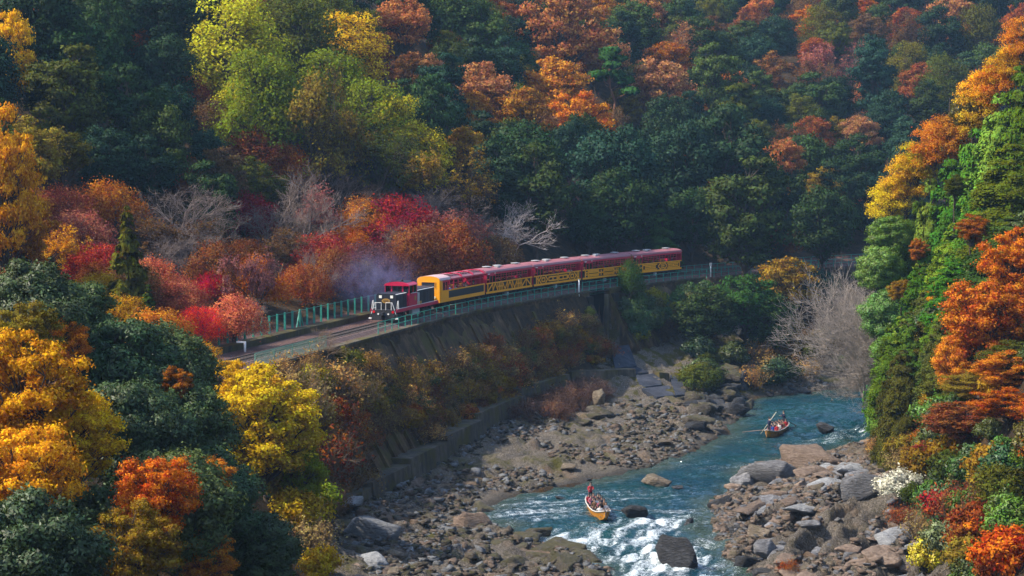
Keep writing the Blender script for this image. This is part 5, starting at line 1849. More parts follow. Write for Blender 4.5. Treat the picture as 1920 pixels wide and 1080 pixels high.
def carriage(i, label, pattern, people_seats=True):
    s0 = LOCO_L - 1.3 + i * PITCHC
    e = place_on_track('carriage', s0, CAR_L)
    tag(e, label, 'carriage', 'red and yellow carriages of the train')
    MB().bx(-XL, XL, -W2 + 0.04, W2 - 0.04, ZF - 0.10, ZF + 0.16).build('floor', UNDER, e)
    mb = MB()
    mb.extrude(roof_profile(), -XL - 0.12, XL + 0.12, 'x')
    roof = mb.build('roof', MAROON, e)
    for k, xx in enumerate((-4.6, 0.6, 3.6)):
        v = MB(); v.tube([(xx, 0.0, ZE + 0.38), (xx, 0.0, ZE + 0.50)], 0.36, 14)
        vt = v.build('roof_vent', BLACKP, roof)
        MB().tube([(xx, 0, ZE + 0.50), (xx, 0, ZE + 0.56), (xx, 0, ZE + 0.60)], [0.58, 0.56, 0.25], 16).build('vent_cap', GREYP, vt)
    MB().box((1.9, 0.55, ZE + 0.42), (0.7, 0.5, 0.22)).build('roof_box', GREYP, roof)
    for sg in (1, -1):
        y = sg * W2
        # eaves board
        MB().bx(-XL, XL, y - 0.035, y + 0.035, ZW, ZE - 0.005).build('eaves_panel', CRIM, e)
        # amber sill and top rail, dark recessed panel, lattice bars
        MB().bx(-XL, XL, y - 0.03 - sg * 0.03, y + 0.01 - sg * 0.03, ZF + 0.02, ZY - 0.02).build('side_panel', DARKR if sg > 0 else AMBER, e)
        MB().bx(-XL, XL, y - 0.03, y + 0.045, ZF, ZF + 0.24).build('sill_beam', AMBER, e)
        MB().bx(-XL, XL, y - 0.03, y + 0.05, ZY - 0.14, ZY).build('waist_rail', AMBER, e)
        if sg > 0:
            z0, z1 = ZF + 0.24, ZY - 0.14
            for (xa, za, xb, zb) in pattern:
                A = (xa, y + 0.022, z0 + (z1 - z0) * za); B = (xb, y + 0.022, z0 + (z1 - z0) * zb)
                MB().bar(A, B, 0.17 if abs(xa - xb) > 0.01 else 0.20, 0.05, up=(0, 1, 0)).build('lattice_bar', AMBER, e)
        # window posts, mid rail, panes
        xs = [-XL, -5.2, -3.65, -2.1, -0.55, 1.0, 2.55, 4.1, 4.95, 5.7, XL]
        for k, xx in enumerate(xs):
            w = 0.16 if k in (0, len(xs) - 1) else 0.10
            xx = min(max(xx, -XL + w / 2), XL - w / 2)
            MB().bx(xx - w / 2, xx + w / 2, y - 0.03, y + 0.03, ZY + 0.003, ZW - 0.003).build('window_post', CRIM, e)
        for a, b in zip(xs[1:7], xs[2:8]):
            MB().bx(a + 0.052, b - 0.052, y - 0.02, y + 0.02, 2.60, 2.66).build('window_bar', CRIM, e)
            MB().bx(a + 0.052, b - 0.052, y - 0.02, y + 0.02, 2.88, 2.92).build('window_bar', CRIM, e)
            MB().bx((a + b) / 2 - 0.02, (a + b) / 2 + 0.02, y - 0.018, y + 0.018, 2.665, 3.097).build('window_bar', CRIM, e)
            MB().bx(a + 0.052, b - 0.052, y - 0.008, y - 0.003, 2.665, 3.095).build('window_pane', GLASS, e)
        for k, (a, b) in enumerate(((4.15, 4.90), (5.0, 5.65))):
            MB().bx(a + 0.03, b - 0.03, y - 0.01, y, ZY + 0.02, 2.95).build('door_window', GLASS, e)
        MB().bx(4.1, 5.75, y - 0.03, y + 0.032, 2.95, ZW - 0.003).build('door_header', CRIM, e)
    for sg in (1, -1):
        xx = sg * (XL - 0.06)
        MB().bx(xx - 0.05, xx + 0.05, -W2 + 0.10, W2 - 0.10, ZF + 0.16, ZE).build('end_wall', CRIM, e)
    # corner posts, door post shades, lamps
    MB().box((4.35, W2 + 0.06, 3.24), (0.16, 0.08, 0.12)).build('door_lamp', LAMPG, e)
    MB().box((6.0, W2 + 0.05, 3.20), (0.5, 0.05, 0.09)).build('destination_plate', WHITEP, e)
    # seats inside
    for k in range(5):
        xx = -5.2 + k * 1.75
        for sg in (1, -1):
            MB().bx(xx - 0.06, xx + 0.06, sg * 0.75 - 0.45, sg * 0.75 + 0.45, 1.10, 2.15).build('bench_back', INTER, e)
    bogie(e, 4.3); bogie(e, -4.3)
    MB().bx(-1.6, 1.2, -0.9, 0.9, 0.35, 0.85).build('equipment_box', UNDER, e)
    MB().box((0.2, 1.05, 0.55), (0.5, 0.3, 0.4)).build('battery_box', GREYP, e)
    MB().bx(-XL - 0.62, -XL, -0.12, 0.12, 0.72, 0.95).build('coupler', BLACKP, e)
    return e


# first carriage: amber cab end, black side panel, open sides and glazed roof
s0 = LOCO_L - 1.3
c1 = place_on_track('carriage', s0, CAR_L)
tag(c1, 'amber yellow front carriage with black side panel, open sides and glazed roof', 'carriage', 'red and yellow carriages of the train')
MB().bx(-XL, XL, -W2 + 0.04, W2 - 0.04, ZF - 0.10, ZF + 0.16).build('floor', UNDER, c1)
rp = roof_profile(0.46)
MB().extrude(rp, XL - 3.0, XL - 0.02, 'x').build('roof_end', paint('roof_grey_red', (0.50, 0.34, 0.33), 0.45, 0.4, 1.2), c1)
for xx in (-XL + 0.15, -3.2, 0.2):
    MB().extrude(rp, xx - 0.14, xx + 0.14, 'x').build('roof_rib', CRIM, c1)
ROOFG = paint('roof_glass_dark', (0.035, 0.04, 0.05), 0.08, 0.2, 2.0)
for k in range(12):          # roof panes, dark in the middle strip
    x0_ = -XL + 0.35 + k * 0.80
    for (ya, yb_, za, zb_, mat_) in ((W2 + 0.02, 0.80, ZE + 0.02, ZE + 0.33, MAROON), (0.80, -0.80, ZE + 0.36, ZE + 0.36, MAROON), (-0.80, -W2 - 0.02, ZE + 0.33, ZE + 0.02, MAROON)):
        MB().add([(x0_, ya, za), (x0_ + 0.76, ya, za), (x0_ + 0.76, yb_, zb_), (x0_, yb_, zb_), (x0_, ya, za - 0.05), (x0_ + 0.76, ya, za - 0.05), (x0_ + 0.76, yb_, zb_ - 0.05), (x0_, yb_, zb_ - 0.05)],
                 [(0, 1, 2, 3), (7, 6, 5, 4), (0, 4, 5, 1), (1, 5, 6, 2), (2, 6, 7, 3), (3, 7, 4, 0)]).build('roof_panel', mat_, c1)
    if k % 2 == 0 or True:
        MB().add([(x0_ + .10, 0.98, ZE + 0.275), (x0_ + 0.66, 0.98, ZE + 0.275), (x0_ + 0.66, 0.30, ZE + 0.405), (x0_ + .10, 0.30, ZE + 0.405), (x0_ + .10, 0.98, ZE + 0.295), (x0_ + 0.66, 0.98, ZE + 0.295), (x0_ + 0.66, 0.30, ZE + 0.425), (x0_ + .10, 0.30, ZE + 0.425)],
                 [(3, 2, 1, 0), (4, 5, 6, 7), (0, 4, 5, 1), (1, 5, 6, 2), (2, 6, 7, 3), (3, 7, 4, 0)]).build('roof_pane', ROOFG, c1)
# amber nose
nose = [(-W2, ZF), (W2, ZF)] + [((W2) * math.cos(math.pi * k / 8), ZE + 0.44 * math.sin(math.pi * k / 8) ** 0.8) for k in range(9)]
ns = MB().extrude(nose, XL - 0.15, XL + 0.05, 'x').build('nose', AMBER, c1)
MB().bx(XL + 0.055, XL + 0.10, -0.45, 0.45, 2.45, 2.60).build('nose_ledge', AMBER, ns)
MB().bx(XL + 0.052, XL + 0.06, -0.75, 0.75, 2.62, 3.15).build('nose_window', ROOFG, ns)
MB().bx(XL + 0.06, XL + 0.12, -0.85, 0.85, 3.15, 3.22).build('window_hood', AMBER, ns)
for yy in (-0.82, 0.82):
    MB().bx(XL + 0.06, XL + 0.12, yy - 0.03, yy + 0.03, 2.6, 3.149).build('window_frame', AMBER, ns)
for yy in (-0.75, 0.75):
    MB().tube([(XL + 0.05, yy, 1.5), (XL + 0.13, yy, 1.5)], 0.13, 12).build('headlight', LAMPG, ns)
for sg in (1, -1):
    y = sg * W2
    MB().bx(XL - 2.3, XL - 0.16, y - 0.03, y + 0.03, ZF, 2.22).build('cab_side', AMBER, c1)
    MB().bx(XL - 0.75, XL - 0.16, y - 0.03, y + 0.03, 2.223, ZE - 0.07).build('cab_corner', AMBER, c1)
    MB().bx(XL - 2.3, XL - 0.753, y - 0.028, y + 0.028, 3.1, ZE - 0.07).build('cab_header', CRIM, c1)
    for xx in (XL - 2.2, XL - 1.5, XL - 0.82):
        MB().bx(xx - 0.07, xx + 0.07, y - 0.028, y + 0.028, 2.223, 3.097).build('door_post', CRIM, c1)
    MB().bx(XL - 1.42, XL - 0.90, y - 0.01, y, 2.24, 3.09).build('door_window', GLASS, c1)
    MB().bx(-XL, XL - 2.303, y - 0.03, y + 0.045, ZF, 1.30).build('sill_beam', AMBER, c1)
    MB().bx(-XL + 0.25, XL - 2.5, y - 0.03, y + 0.02, 1.303, 2.077).build('black_panel', BLACKP, c1)
    MB().bx(-XL, -XL + 0.247, y - 0.03, y + 0.04, 1.303, 2.077).build('end_pillar', AMBER, c1)
    MB().bx(XL - 2.497, XL - 2.303, y - 0.03, y + 0.04, 1.303, 2.077).build('end_pillar', AMBER, c1)
    MB().bx(-XL, XL - 2.303, y - 0.03, y + 0.05, 2.08, 2.22).build('waist_rail', AMBER, c1)
    MB().bx(-XL, XL - 2.303, y - 0.035, y + 0.035, 3.22, ZE - 0.03).build('eaves_panel', CRIM, c1)
    for k in range(9):
        xx = -XL + 0.08 + k * 1.34
        if xx > XL - 2.4: break
        MB().bx(xx - 0.045, xx + 0.045, y - 0.03, y + 0.03, 2.223, 3.217).build('window_post', CRIM, c1)
    MB().bx(-XL + 0.13, XL - 2.31, y - 0.02, y + 0.02, 2.86, 2.91).build('grab_rail', CRIM, c1)
for k in range(6):
    xx = -5.8 + k * 1.6
    for sg in (1, -1):
        MB().bx(xx - 0.06, xx + 0.06, sg * 0.75 - 0.45, sg * 0.75 + 0.45, 1.10, 2.2).build('bench_back', INTER, c1)
MB().bx(-XL + 0.02, -XL + 0.10, -W2 + 0.10, W2 - 0.10, ZF + 0.16, ZE).build('end_wall', CRIM, c1)
bogie(c1, 4.3); bogie(c1, -4.3)
MB().bx(-1.6, 1.2, -0.9, 0.9, 0.35, 0.85).build('equipment_box', UNDER, c1)
MB().bx(-XL - 0.62, -XL, -0.12, 0.12, 0.72, 0.95).build('coupler', BLACKP, c1)

CARS = [c1,
        carriage(1, 'crimson carriage with triangular truss lattice on its amber side, second from the locomotive', pat_truss()),
        carriage(2, 'crimson carriage with octagons in its amber lattice, middle of the train', pat_octagon()),
        carriage(3, 'crimson carriage with key pattern lattice, partly hidden by a small green tree', pat_key()),
        carriage(4, 'rearmost crimson carriage with long lines in its amber lattice', pat_lines())]
# ------------------------------------------------------------------ rocks
def mat_rock(name, a, b, c, moss=0.0, strata=False):
    m = N(name)
    p = m.pos()
    oi = m.n('ObjectInfo')
    st = m.noise(2.2, 6, 0.7, m.mapping(p, (1, 1, 3.5), (0.35, 0.25, 0.5)))
    n1 = m.noise(0.9, 5, 0.65, p); n3 = m.noise(9, 4, 0.75, p)
    f = m.math('ADD', m.math('MULTIPLY', st, 0.6), m.math('MULTIPLY', n1, 0.4))
    col = m.ramp(f, [(0.34, a), (0.5, b), (0.66, c)])
    k = m.math('ADD', 0.62, m.math('MULTIPLY', oi.outputs['Random'], 0.7))
    col = m.mix(1.0, col, m.n('CombineXYZ', X=k, Y=k, Z=k).outputs[0], 'MULTIPLY')
    col = m.mix(m.math('MULTIPLY', n3, 0.45), col, tuple(x * 0.35 for x in a))
    if moss:
        g = m.n('NewGeometry')
        sep = m.n('SeparateXYZ'); m.t.links.new(g.outputs['Normal'], sep.inputs[0])
        mk_ = m.math('MULTIPLY', m.math('SUBTRACT', m.math('ADD', m.math('MULTIPLY', m.noise(1.3, 4, 0.6, p), 0.9), m.math('MULTIPLY', sep.outputs[2], 0.25)), 0.66 - 0.2 * moss), 6, clamp=True)
        col = m.mix(m.math('MULTIPLY', mk_, moss, clamp=True), col, m.mix(n3, (0.028, 0.030, 0.004), (0.10, 0.085, 0.012)))
    m.bsdf(col, 0.85, m.bump(m.math('ADD', n3, m.math('MULTIPLY', st, 3)), 0.9, 0.22), spec=0.3)
    return m.mat


ROCKM = mat_rock('river_rock', (0.085, 0.064, 0.044), (0.22, 0.170, 0.120), (0.41, 0.335, 0.25), 0.32)
TANM = mat_rock('tan_rock', (0.13, 0.09, 0.065), (0.30, 0.21, 0.15), (0.46, 0.35, 0.27), 0.05)
PALEM = mat_rock('pale_rock', (0.20, 0.20, 0.20), (0.36, 0.36, 0.36), (0.56, 0.56, 0.55), 0.08)
BLUEM = mat_rock('blue_grey_rock', (0.09, 0.088, 0.092), (0.225, 0.22, 0.225), (0.42, 0.41, 0.41), 0.08)
MOSSM = mat_rock('mossy_rock', (0.04, 0.033, 0.025), (0.11, 0.09, 0.068), (0.24, 0.21, 0.17), 0.62)
WETM = mat_rock('wet_rock', (0.018, 0.018, 0.020), (0.055, 0.054, 0.058), (0.12, 0.12, 0.125), 0.15)


def ico(sub):
    import bmesh
    bm = bmesh.new()
    bmesh.ops.create_icosphere(bm, subdivisions=sub, radius=1.0)
    v = np.array([q.co[:] for q in bm.verts]); f = np.array([[q.index for q in t.verts] for t in bm.faces])
    bm.free()
    return v, f


ICO1 = ico(1)


def rock_shape(seed, pts=15, flat=0.7, sub_=2, jag=0.085, long_=0.75):
    """angular stone: the hull of a few scattered points, its faces roughened"""
    import bmesh
    rg = np.random.default_rng(seed)
    bm = bmesh.new()
    P = rg.normal(size=(pts, 3)); P = P / np.maximum(np.abs(P).max(1, keepdims=True), 1e-6) ** 0.85 / (np.linalg.norm(P, axis=1, keepdims=True) ** 0.15)
    P = P / np.abs(P).max(0) * [1, long_, flat]
    vs_ = [bm.verts.new(p) for p in P]
    res = bmesh.ops.convex_hull(bm, input=vs_)
    bmesh.ops.delete(bm, geom=[v for v in bm.verts if not v.link_faces], context='VERTS')
    bmesh.ops.dissolve_limit(bm, angle_limit=R(9), verts=bm.verts[:], edges=bm.edges[:])
    if sub_:
        bmesh.ops.bevel(bm, geom=bm.edges[:], offset=0.045, segments=1, affect='EDGES')
    bmesh.ops.triangulate(bm, faces=bm.faces[:])
    if sub_ > 1:
        bmesh.ops.subdivide_edges(bm, edges=[e for e in bm.edges if e.calc_length() > 0.3], cuts=2)
        bmesh.ops.triangulate(bm, faces=bm.faces[:])
    bm.verts.index_update()
    v = np.array([q.co[:] for q in bm.verts]); f = np.array([[q.index for q in t.verts] for t in bm.faces])
    bm.free()
    if jag:
        n3 = fbm(v[:, 0] * 2.6 + v[:, 2] * 1.9 + seed, v[:, 1] * 2.6 - v[:, 2] * 1.4, seed, 3)
        v = v * (1 + jag * 2.2 * n3)[:, None]
    return v, f


ROCKS = {}
for mat_ in (ROCKM, TANM, PALEM, BLUEM, MOSSM, WETM):
    ROCKS[mat_.name] = [mesh_from('rock', *rock_shape(900 + k, 12 + 2 * (k % 5), (0.5, 0.62, 0.74, 0.40, 0.66, 0.55, 0.34, 0.48)[k]), [mat_], None, False) for k in range(8)]


def boulder(x, y, size, mat_, label, group=None, z=None, rz=None, variant=None, squash=1.0, name='boulder', cat='rock', sink=0.22):
    rg = random.Random(int(x * 131 + y * 17 + size * 7))
    zz = land1(x, y, True) if z is None else z
    me_ = ROCKS[mat_.name][rg.randrange(8) if variant is None else variant]
    o = link(name, me_, None, (x, y, zz + size * (0.30 - sink) * squash), (rg.uniform(-.25, .25), rg.uniform(-.25, .25), rg.uniform(0, 6.28) if rz is None else rz), (size / 2, size / 2, size / 2 * squash))
    return tag(o, label, cat, group)


def bpx(px, py, wpx, mat_, label, z=0.0, **kw):
    p = at_z(px, py, z)
    return boulder(p[0], p[1], wpx / FPX * p[1], mat_, label, z=kw.pop('zb', z), **kw)


bpx(1272, 1062, 92, WETM, 'big dark rounded boulder in the white water at the bottom', 0.0, squash=1.1, sink=0.05, variant=2)
bpx(1190, 972, 52, WETM, 'dark boulder right of the near boat', -0.05, squash=1.0, sink=0.05)
bpx(1290, 988, 26, WETM, 'small dark rock in the rapids', -0.05, squash=1.1, sink=0.0)
bpx(1270, 918, 22, WETM, 'tiny dark rock in mid river', -0.05, squash=0.8, sink=0.0)
bpx(1545, 815, 42, WETM, 'dark boulder in the rapids by the cypress bank', -0.05, squash=1.0, sink=0.0)
bpx(1052, 938, 22, WETM, 'low wet rock beside the left shore behind the near boat', -0.05, squash=0.8, sink=0.05)
bpx(696, 1012, 120, PALEM, 'large pale grey boulder on the left bank under the yellow tree', 1.6, squash=1.15, variant=1)
bpx(690, 1066, 84, PALEM, 'pale boulder cut by the bottom edge of the picture', 1.4, squash=1.2, variant=0)
bpx(762, 1052, 60, PALEM, 'grey leaning boulder right of the pale boulders', 1.0, squash=1.1, variant=4)
bpx(888, 992, 74, TANM, 'blocky tan rock at the water edge of the left bank', 0.5, squash=1.1, variant=2)
bpx(660, 945, 60, PALEM, 'pale rock heap below the yellow-green tree', 2.2)
bpx(1440, 900, 105, BLUEM, 'large grey outcrop at the water edge of the right bank', 0.6, squash=1.2, variant=0)
bpx(1395, 905, 60, BLUEM, 'upright grey rock on the right shore', 0.3, squash=1.2, variant=4)
bpx(1520, 872, 120, TANM, 'broad tan rock with yellow moss on the right bank', 0.9, squash=0.9, variant=1)
bpx(1500, 918, 34, TANM, 'round tan boulder below the broad tan rock', 1.6, squash=1.2, variant=2)
bpx(1625, 925, 100, BLUEM, 'blue-grey outcrop beside the white flowered shrub', 3.0, squash=1.3, variant=0)
bpx(1374, 920, 38, TANM, 'brown boulder at the tip of the right bank', 0.4, squash=1.2)
bpx(1440, 1035, 60, BLUEM, 'grey boulder in the lower part of the right bank', 1.0, squash=1.2)
bpx(1402, 1060, 50, WETM, 'dark rock at the lower right shore', 0.2, squash=1.2)
bpx(1384, 1000, 50, WETM, 'dark shoreline rock in the middle of the right bank', 0.3, squash=1.1)
bpx(1122, 748, 30, ROCKM, 'upright boulder in the dry brush under the wall', 3.3, squash=1.3, variant=2)
bpx(1232, 905, 55, ROCKM, 'grey rock shelf at the tip of the left bank', 0.2, squash=0.6)
bpx(1880, 1075, 120, BLUEM, 'grey rock in the bottom right corner', 3.0, squash=1.0)
for k, (px, py, w) in enumerate(((945, 1000, 60), (985, 1012, 70), (1045, 1035, 95), (1095, 1052, 80), (1000, 1048, 90), (930, 1030, 90), (870, 1040, 80), (840, 1012, 60), (1010, 998, 46), (960, 1070, 110), (1060, 1072, 100),
                                 (880, 1075, 90), (800, 1000, 60), (770, 985, 50), (905, 952, 40), (830, 1060, 80), (1115, 1075, 60), (905, 1005, 50))):
    p = at_z(px, py, 0.3)
    boulder(p[0], p[1], w / FPX * p[1] * 1.15, MOSSM, 'dark mossy rock of the low reef on the left shore', 'mossy rocks of the reef', z=0.02 + 0.1 * (k % 3), squash=0.62)

dk = random.Random(3)
for k in range(34):
    px = dk.uniform(1295, 1415); py = 835 - (px - 1280) * 0.62 - dk.uniform(0, 70)
    p = at_z(px, py, 0.7)
    boulder(p[0], p[1], dk.uniform(1.6, 3.6), dk.choice([MOSSM, MOSSM, WETM]), 'dark mossy boulder heaped along the left shore at the far bend', 'dark boulders at the far bend', squash=dk.uniform(0.9, 1.3), sink=0.12)
rr = random.Random(77)
cnt = 0
tries = 0
near = []
sizes = sorted([min(2.2, 0.7 * rr.paretovariate(2.4)) for _ in range(265)], reverse=True)
RX = np.array([rr.uniform(-16, 42) for _ in range(9000)]); RY = np.array([rr.uniform(127, 248) for _ in range(9000)])
rz_, rs_, rd_, rt_, rl_, rk_ = land(RX, RY, True, True)
PX, PY = project(RX, RY, rz_)
for i in range(9000):
    if cnt >= 265: break
    if rk_[i] < 0.5 or rt_[i] < -0.6: continue
    if not (560 < PX[i] < 1780 and PY[i] < 1090): continue
    if 1135 < PX[i] < 1300 and 640 < PY[i] < 748: continue      # the paved spillway stays clear
    if rl_[i] and fbm(RX[i] / 9, RY[i] / 9, 5, 2) < -0.12: continue
    size = sizes[cnt] * (1.35 if RY[i] > 205 else 1.0)
    if any((RX[i] - a) ** 2 + (RY[i] - b) ** 2 < (0.42 * (c + size)) ** 2 for a, b, c in near): continue
    near.append((RX[i], RY[i], size))
    if rt_[i] < 1.2:
        mt, lab, gp = WETM, 'wet dark rock at the %s water edge' % ('left' if rl_[i] else 'right'), 'wet shoreline rocks'
    elif rl_[i]:
        mt = rr.choice([ROCKM, ROCKM, TANM, MOSSM]) if RY[i] < 200 else rr.choice([ROCKM, MOSSM, MOSSM])
        where = 'nearest' if RY[i] < 158 else ('near' if RY[i] < 172 else ('middle' if RY[i] < 190 else ('far' if RY[i] < 212 else 'farthest')))
        lab = {'river_rock': 'grey-brown', 'tan_rock': 'tan', 'mossy_rock': 'moss stained', 'pale_rock': 'pale grey'}[mt.name] + ' rock among the rubble on the %s part of the left bank' % where
        gp = 'rocks strewn over the left bank'
    else:
        mt = rr.choice([TANM, TANM, ROCKM]) if RY[i] > 165 else rr.choice([BLUEM, BLUEM, TANM, ROCKM])
        lab = {'river_rock': 'grey-brown', 'tan_rock': 'tan', 'blue_grey_rock': 'blue-grey layered'}[mt.name] + ' rock on the %s part of the right bank' % ('upper' if RY[i] > 180 else ('middle' if RY[i] > 160 else ('lower' if RY[i] > 144 else 'lowest')))
        gp = 'rocks strewn over the right bank'
    boulder(RX[i], RY[i], size, mt, lab, gp, z=rz_[i] - 0.12, squash=rr.uniform(0.6, 1.0), name='rock')
    cnt += 1

# tilted ledges of bedrock on the lower right bank
for k in range(72):
    for q in range(40):
        x = rr.uniform(16, 36); y = rr.uniform(128, 180)
        zz, _s, _d, tt, ll, kk = [float(v[0]) for v in land(np.array([x]), np.array([y]), True, True)]
        if ll < 0.5 and kk > 0.5 and tt > 2.0: break
    Lg = rr.uniform(2.4, 6.4)
    mt = rr.choice([BLUEM, BLUEM, PALEM, TANM, TANM])
    o = link('bedrock_ledge', ROCKS[mt.name][rr.choice([3, 6, 7])], None, (x, y, zz - 0.02), (rr.uniform(.1, .35), rr.uniform(-.12, .12), R(61) + rr.uniform(-.2, .2)), (Lg / 2, Lg / 2 * rr.uniform(.35, .6), Lg / 2 * rr.uniform(.28, .5)))
    tag(o, '%s tilted bedrock ledge on the %s part of the right bank' % ({'blue_grey_rock': 'blue-grey', 'pale_rock': 'pale', 'tan_rock': 'tan'}[mt.name], 'lowest' if y < 145 else ('middle' if y < 162 else 'upper')), 'rock', 'bedrock ledges of the right bank')

# small rubble between the rocks: past counting
nr = np.random.default_rng(9)
shapes = [rock_shape(1200 + k, 9, (0.45, 0.65, 0.36)[k % 3], 0, 0) for k in range(12)]


def rubble(name, n, want_left, mats, label):
    V = []; F = []; FM = []
    b = 0; made = 0
    X = nr.uniform(-16, 42, n * 16); Y = nr.uniform(126, 250, n * 16)
    z_, s_, d_, t_, l_, k_ = land(X, Y, True, True)
    px, py = project(X, Y, z_)
    dens = fbm(X / 7, Y / 7, 15, 3)
    for i in range(len(X)):
        if made >= n: break
        if l_[i] != want_left or k_[i] < 0.5 or t_[i] < 0.0: continue
        if not (540 < px[i] < 1800) or py[i] > 1100: continue
        if 1140 < px[i] < 1295 and 642 < py[i] < 748: continue
        if dens[i] < (-0.12 if want_left else -0.15): continue
        v, f = shapes[nr.integers(12)]
        sz = 0.15 + 0.34 * nr.random() ** 2.0 + (0.25 if nr.random() < 0.08 else 0)
        a = nr.uniform(0, 6.28); c, s2 = math.cos(a), math.sin(a)
        M = np.array([[c, -s2, 0], [s2, c, 0], [0, 0, 1]])
        V.append(v @ M.T * sz + [X[i], Y[i], z_[i] + sz * 0.02]); F.append(f + b); b += len(v)
        FM.append(np.full(len(f), nr.integers(len(mats))))
        made += 1
    me_ = mesh_from(name, np.concatenate(V), np.concatenate(F), mats, np.concatenate(FM))
    return tag(link(name, me_), label, 'rubble', None, 'stuff')


rubble('rubble', 7000, True, [ROCKM, TANM, PALEM, MOSSM], 'loose grey-brown stones covering the left bank')
rubble('rubble', 4200, False, [TANM, BLUEM, ROCKM, TANM], 'loose tan and grey stones covering the right bank')

# ------------------------------------------------------------------ bushes on the wall and along the banks
def on_wall(s_, f):
    td, tz = wall_toe(s_)
    d = -3.35 + (td + 3.3) * f
    z = 12.6 + (tz - 12.6) * f
    x, y, _ = track(s_, d - 0.1)
    return float(x), float(y), float(z)


br_ = random.Random(31)
WCOL = [('brush', 'rust', 'rust brown brush'), ('brush', 'brown', 'dull brown brush'), ('brush', 'straw', 'straw coloured grass tuft'), ('brush', 'ochre', 'ochre grass tuft'), ('brush', 'ochre', 'ochre grass tuft'), ('brush', 'straw', 'straw coloured grass tuft'),
        ('shrub', 'deeporange', 'orange-brown bush'), ('shrub', 'ochre', 'ochre bush'), ('leafy_shrub', 'olive', 'olive bush'), ('brush', 'rust', 'rust brown brush')]
for k in range(255):
    s_ = br_.uniform(-40, 49)
    f = (0.16 if s_ < -16 else 0.34) + 0.62 * br_.betavariate(1.2, 1.3)
    kind, col, what = br_.choice(WCOL)
    x, y, z = on_wall(s_, min(f, 0.98))
    where = 'wall under the railing end' if s_ < -22 else ('wall left of the locomotive' if s_ < -4 else ('wall below the locomotive' if s_ < 12 else ('wall below the first carriage' if s_ < 26 else ('wall below the second carriage' if s_ < 39 else 'wall below the third carriage'))))
    plant(kind, x, y, z - 0.2, br_.uniform(2.0, 3.9) * (0.75 if 'shrub' in kind else 1), C[col], 'dry_bush' if kind == 'brush' else 'shrub', '%s %s on the %s' % (what, 'high' if f < 0.4 else ('midway' if f < 0.7 else 'low'), where), 'bush',
          'bushes clinging to the retaining wall', br_.uniform(0.6, 1.0), (0.17, 0.105, 0.06))
IV = [('leafy_shrub', 'midgreen', 'bright green ivy bush'), ('leafy_shrub', 'green', 'dark green ivy bush'), ('leafy_shrub', 'olive', 'olive ivy bush'), ('leafy_shrub', 'midgreen', 'fresh green ivy bush'), ('shrub', 'ygreen', 'yellow-green bush'), ('brush', 'brown', 'brown brush')]
for k in range(46):
    s_ = br_.uniform(59.5, 84)
    f = 0.24 + 0.7 * br_.betavariate(1.1, 1.9)
    kind, col, what = br_.choice(IV)
    x, y, z = on_wall(s_, min(f, 0.95))
    plant(kind, x, y, z - 0.2, br_.uniform(2.0, 3.4), C[col], 'dry_bush' if kind == 'brush' else 'ivy_bush', '%s hanging over the wall right of the girder bridge' % what, 'bush', 'ivy over the wall right of the bridge', br_.uniform(0.9, 1.4), BROWN)
for (s_, f, w, col, lab) in ((48.9, 0.25, 2.3, 'ygreen', 'yellow-green creeper at the upper left corner of the dark gully'), (49.2, 0.5, 2.6, 'olive', 'olive creeper halfway down the left side of the gully'), (49.4, 0.72, 2.4, 'ochre', 'ochre creeper at the lower left of the gully'),
                             (58.9, 0.25, 3.0, 'dkgreen', 'dark green hanging plant right of the gully'), (59.2, 0.55, 3.0, 'dkgreen', 'dark green foliage spilling down right of the gully'), (47.4, 0.36, 2.6, 'ochre', 'yellowish bush left of the gully creepers')):
    x, y, z = on_wall(s_, f)
    plant('leafy_shrub', x, y, z - 0.9, w * 0.85, C[col], 'creeper', lab, 'plant', None, 1.1)
# thicket at the foot of the wall
for k in range(46):
    s_ = br_.uniform(8, 43)
    td, tz = wall_toe(s_)
    x, y, _ = track(s_, td - br_.uniform(1.5, 6.0))
    if 1130 < project(x, y, 4)[0] < 1300: continue
    plant('brush', x, y, land1(x, y) - 0.1, br_.uniform(2.2, 3.8), C['dust'], 'dry_bush', 'dull brown leafless brush at the wall foot below the %s carriage' % ('first' if s_ < 24 else ('second' if s_ < 37 else 'third')), 'bush', 'brush at the foot of the wall', br_.uniform(0.8, 1.1), (0.15, 0.095, 0.085))
# slope right of the wall, below the far track
SL = [('leafy_shrub', 'green', 'green bush'), ('leafy_shrub', 'dkgreen', 'dark bush'), ('brush', 'brown', 'brown brush'), ('shrub', 'olive', 'olive bush'), ('brush', 'straw', 'straw coloured brush')]
for k in range(110):
    s_ = br_.uniform(80, 150)
    d = -br_.uniform(4.5, 42)
    x, y, _ = track(s_, d)
    if _inside(np.array([x]), np.array([y]), RIVER)[0]: continue
    z = land1(x, y)
    if z < 0.8: continue
    kind, col, what = br_.choice(SL)
    plant(kind, x, y, z - 0.1, br_.uniform(2.5, 4.5), C[col], 'dry_bush' if kind == 'brush' else 'shrub', '%s on the bank below the far track' % what, 'bush', 'bushes on the bank below the far track', br_.uniform(0.8, 1.2))
T(1395, 565, 170, 'deciduous', 'midgreen', 'green tree below the far track right of the ivy wall', 0.8)
T(1475, 540, 130, 'deciduous', 'ochre', 'yellow-orange topped tree below the far track', 1.0)
T(1440, 600, 130, 'evergreen', 'green', 'green tree under the yellow-orange topped one', 0.8)
T(1330, 590, 130, 'evergreen', 'dkgreen', 'dark tree at the right end of the ivy wall', 0.8)
T(1525, 545, 110, 'evergreen', 'teal', 'shaded tree between the far track and the grey leafless trees', 0.8)
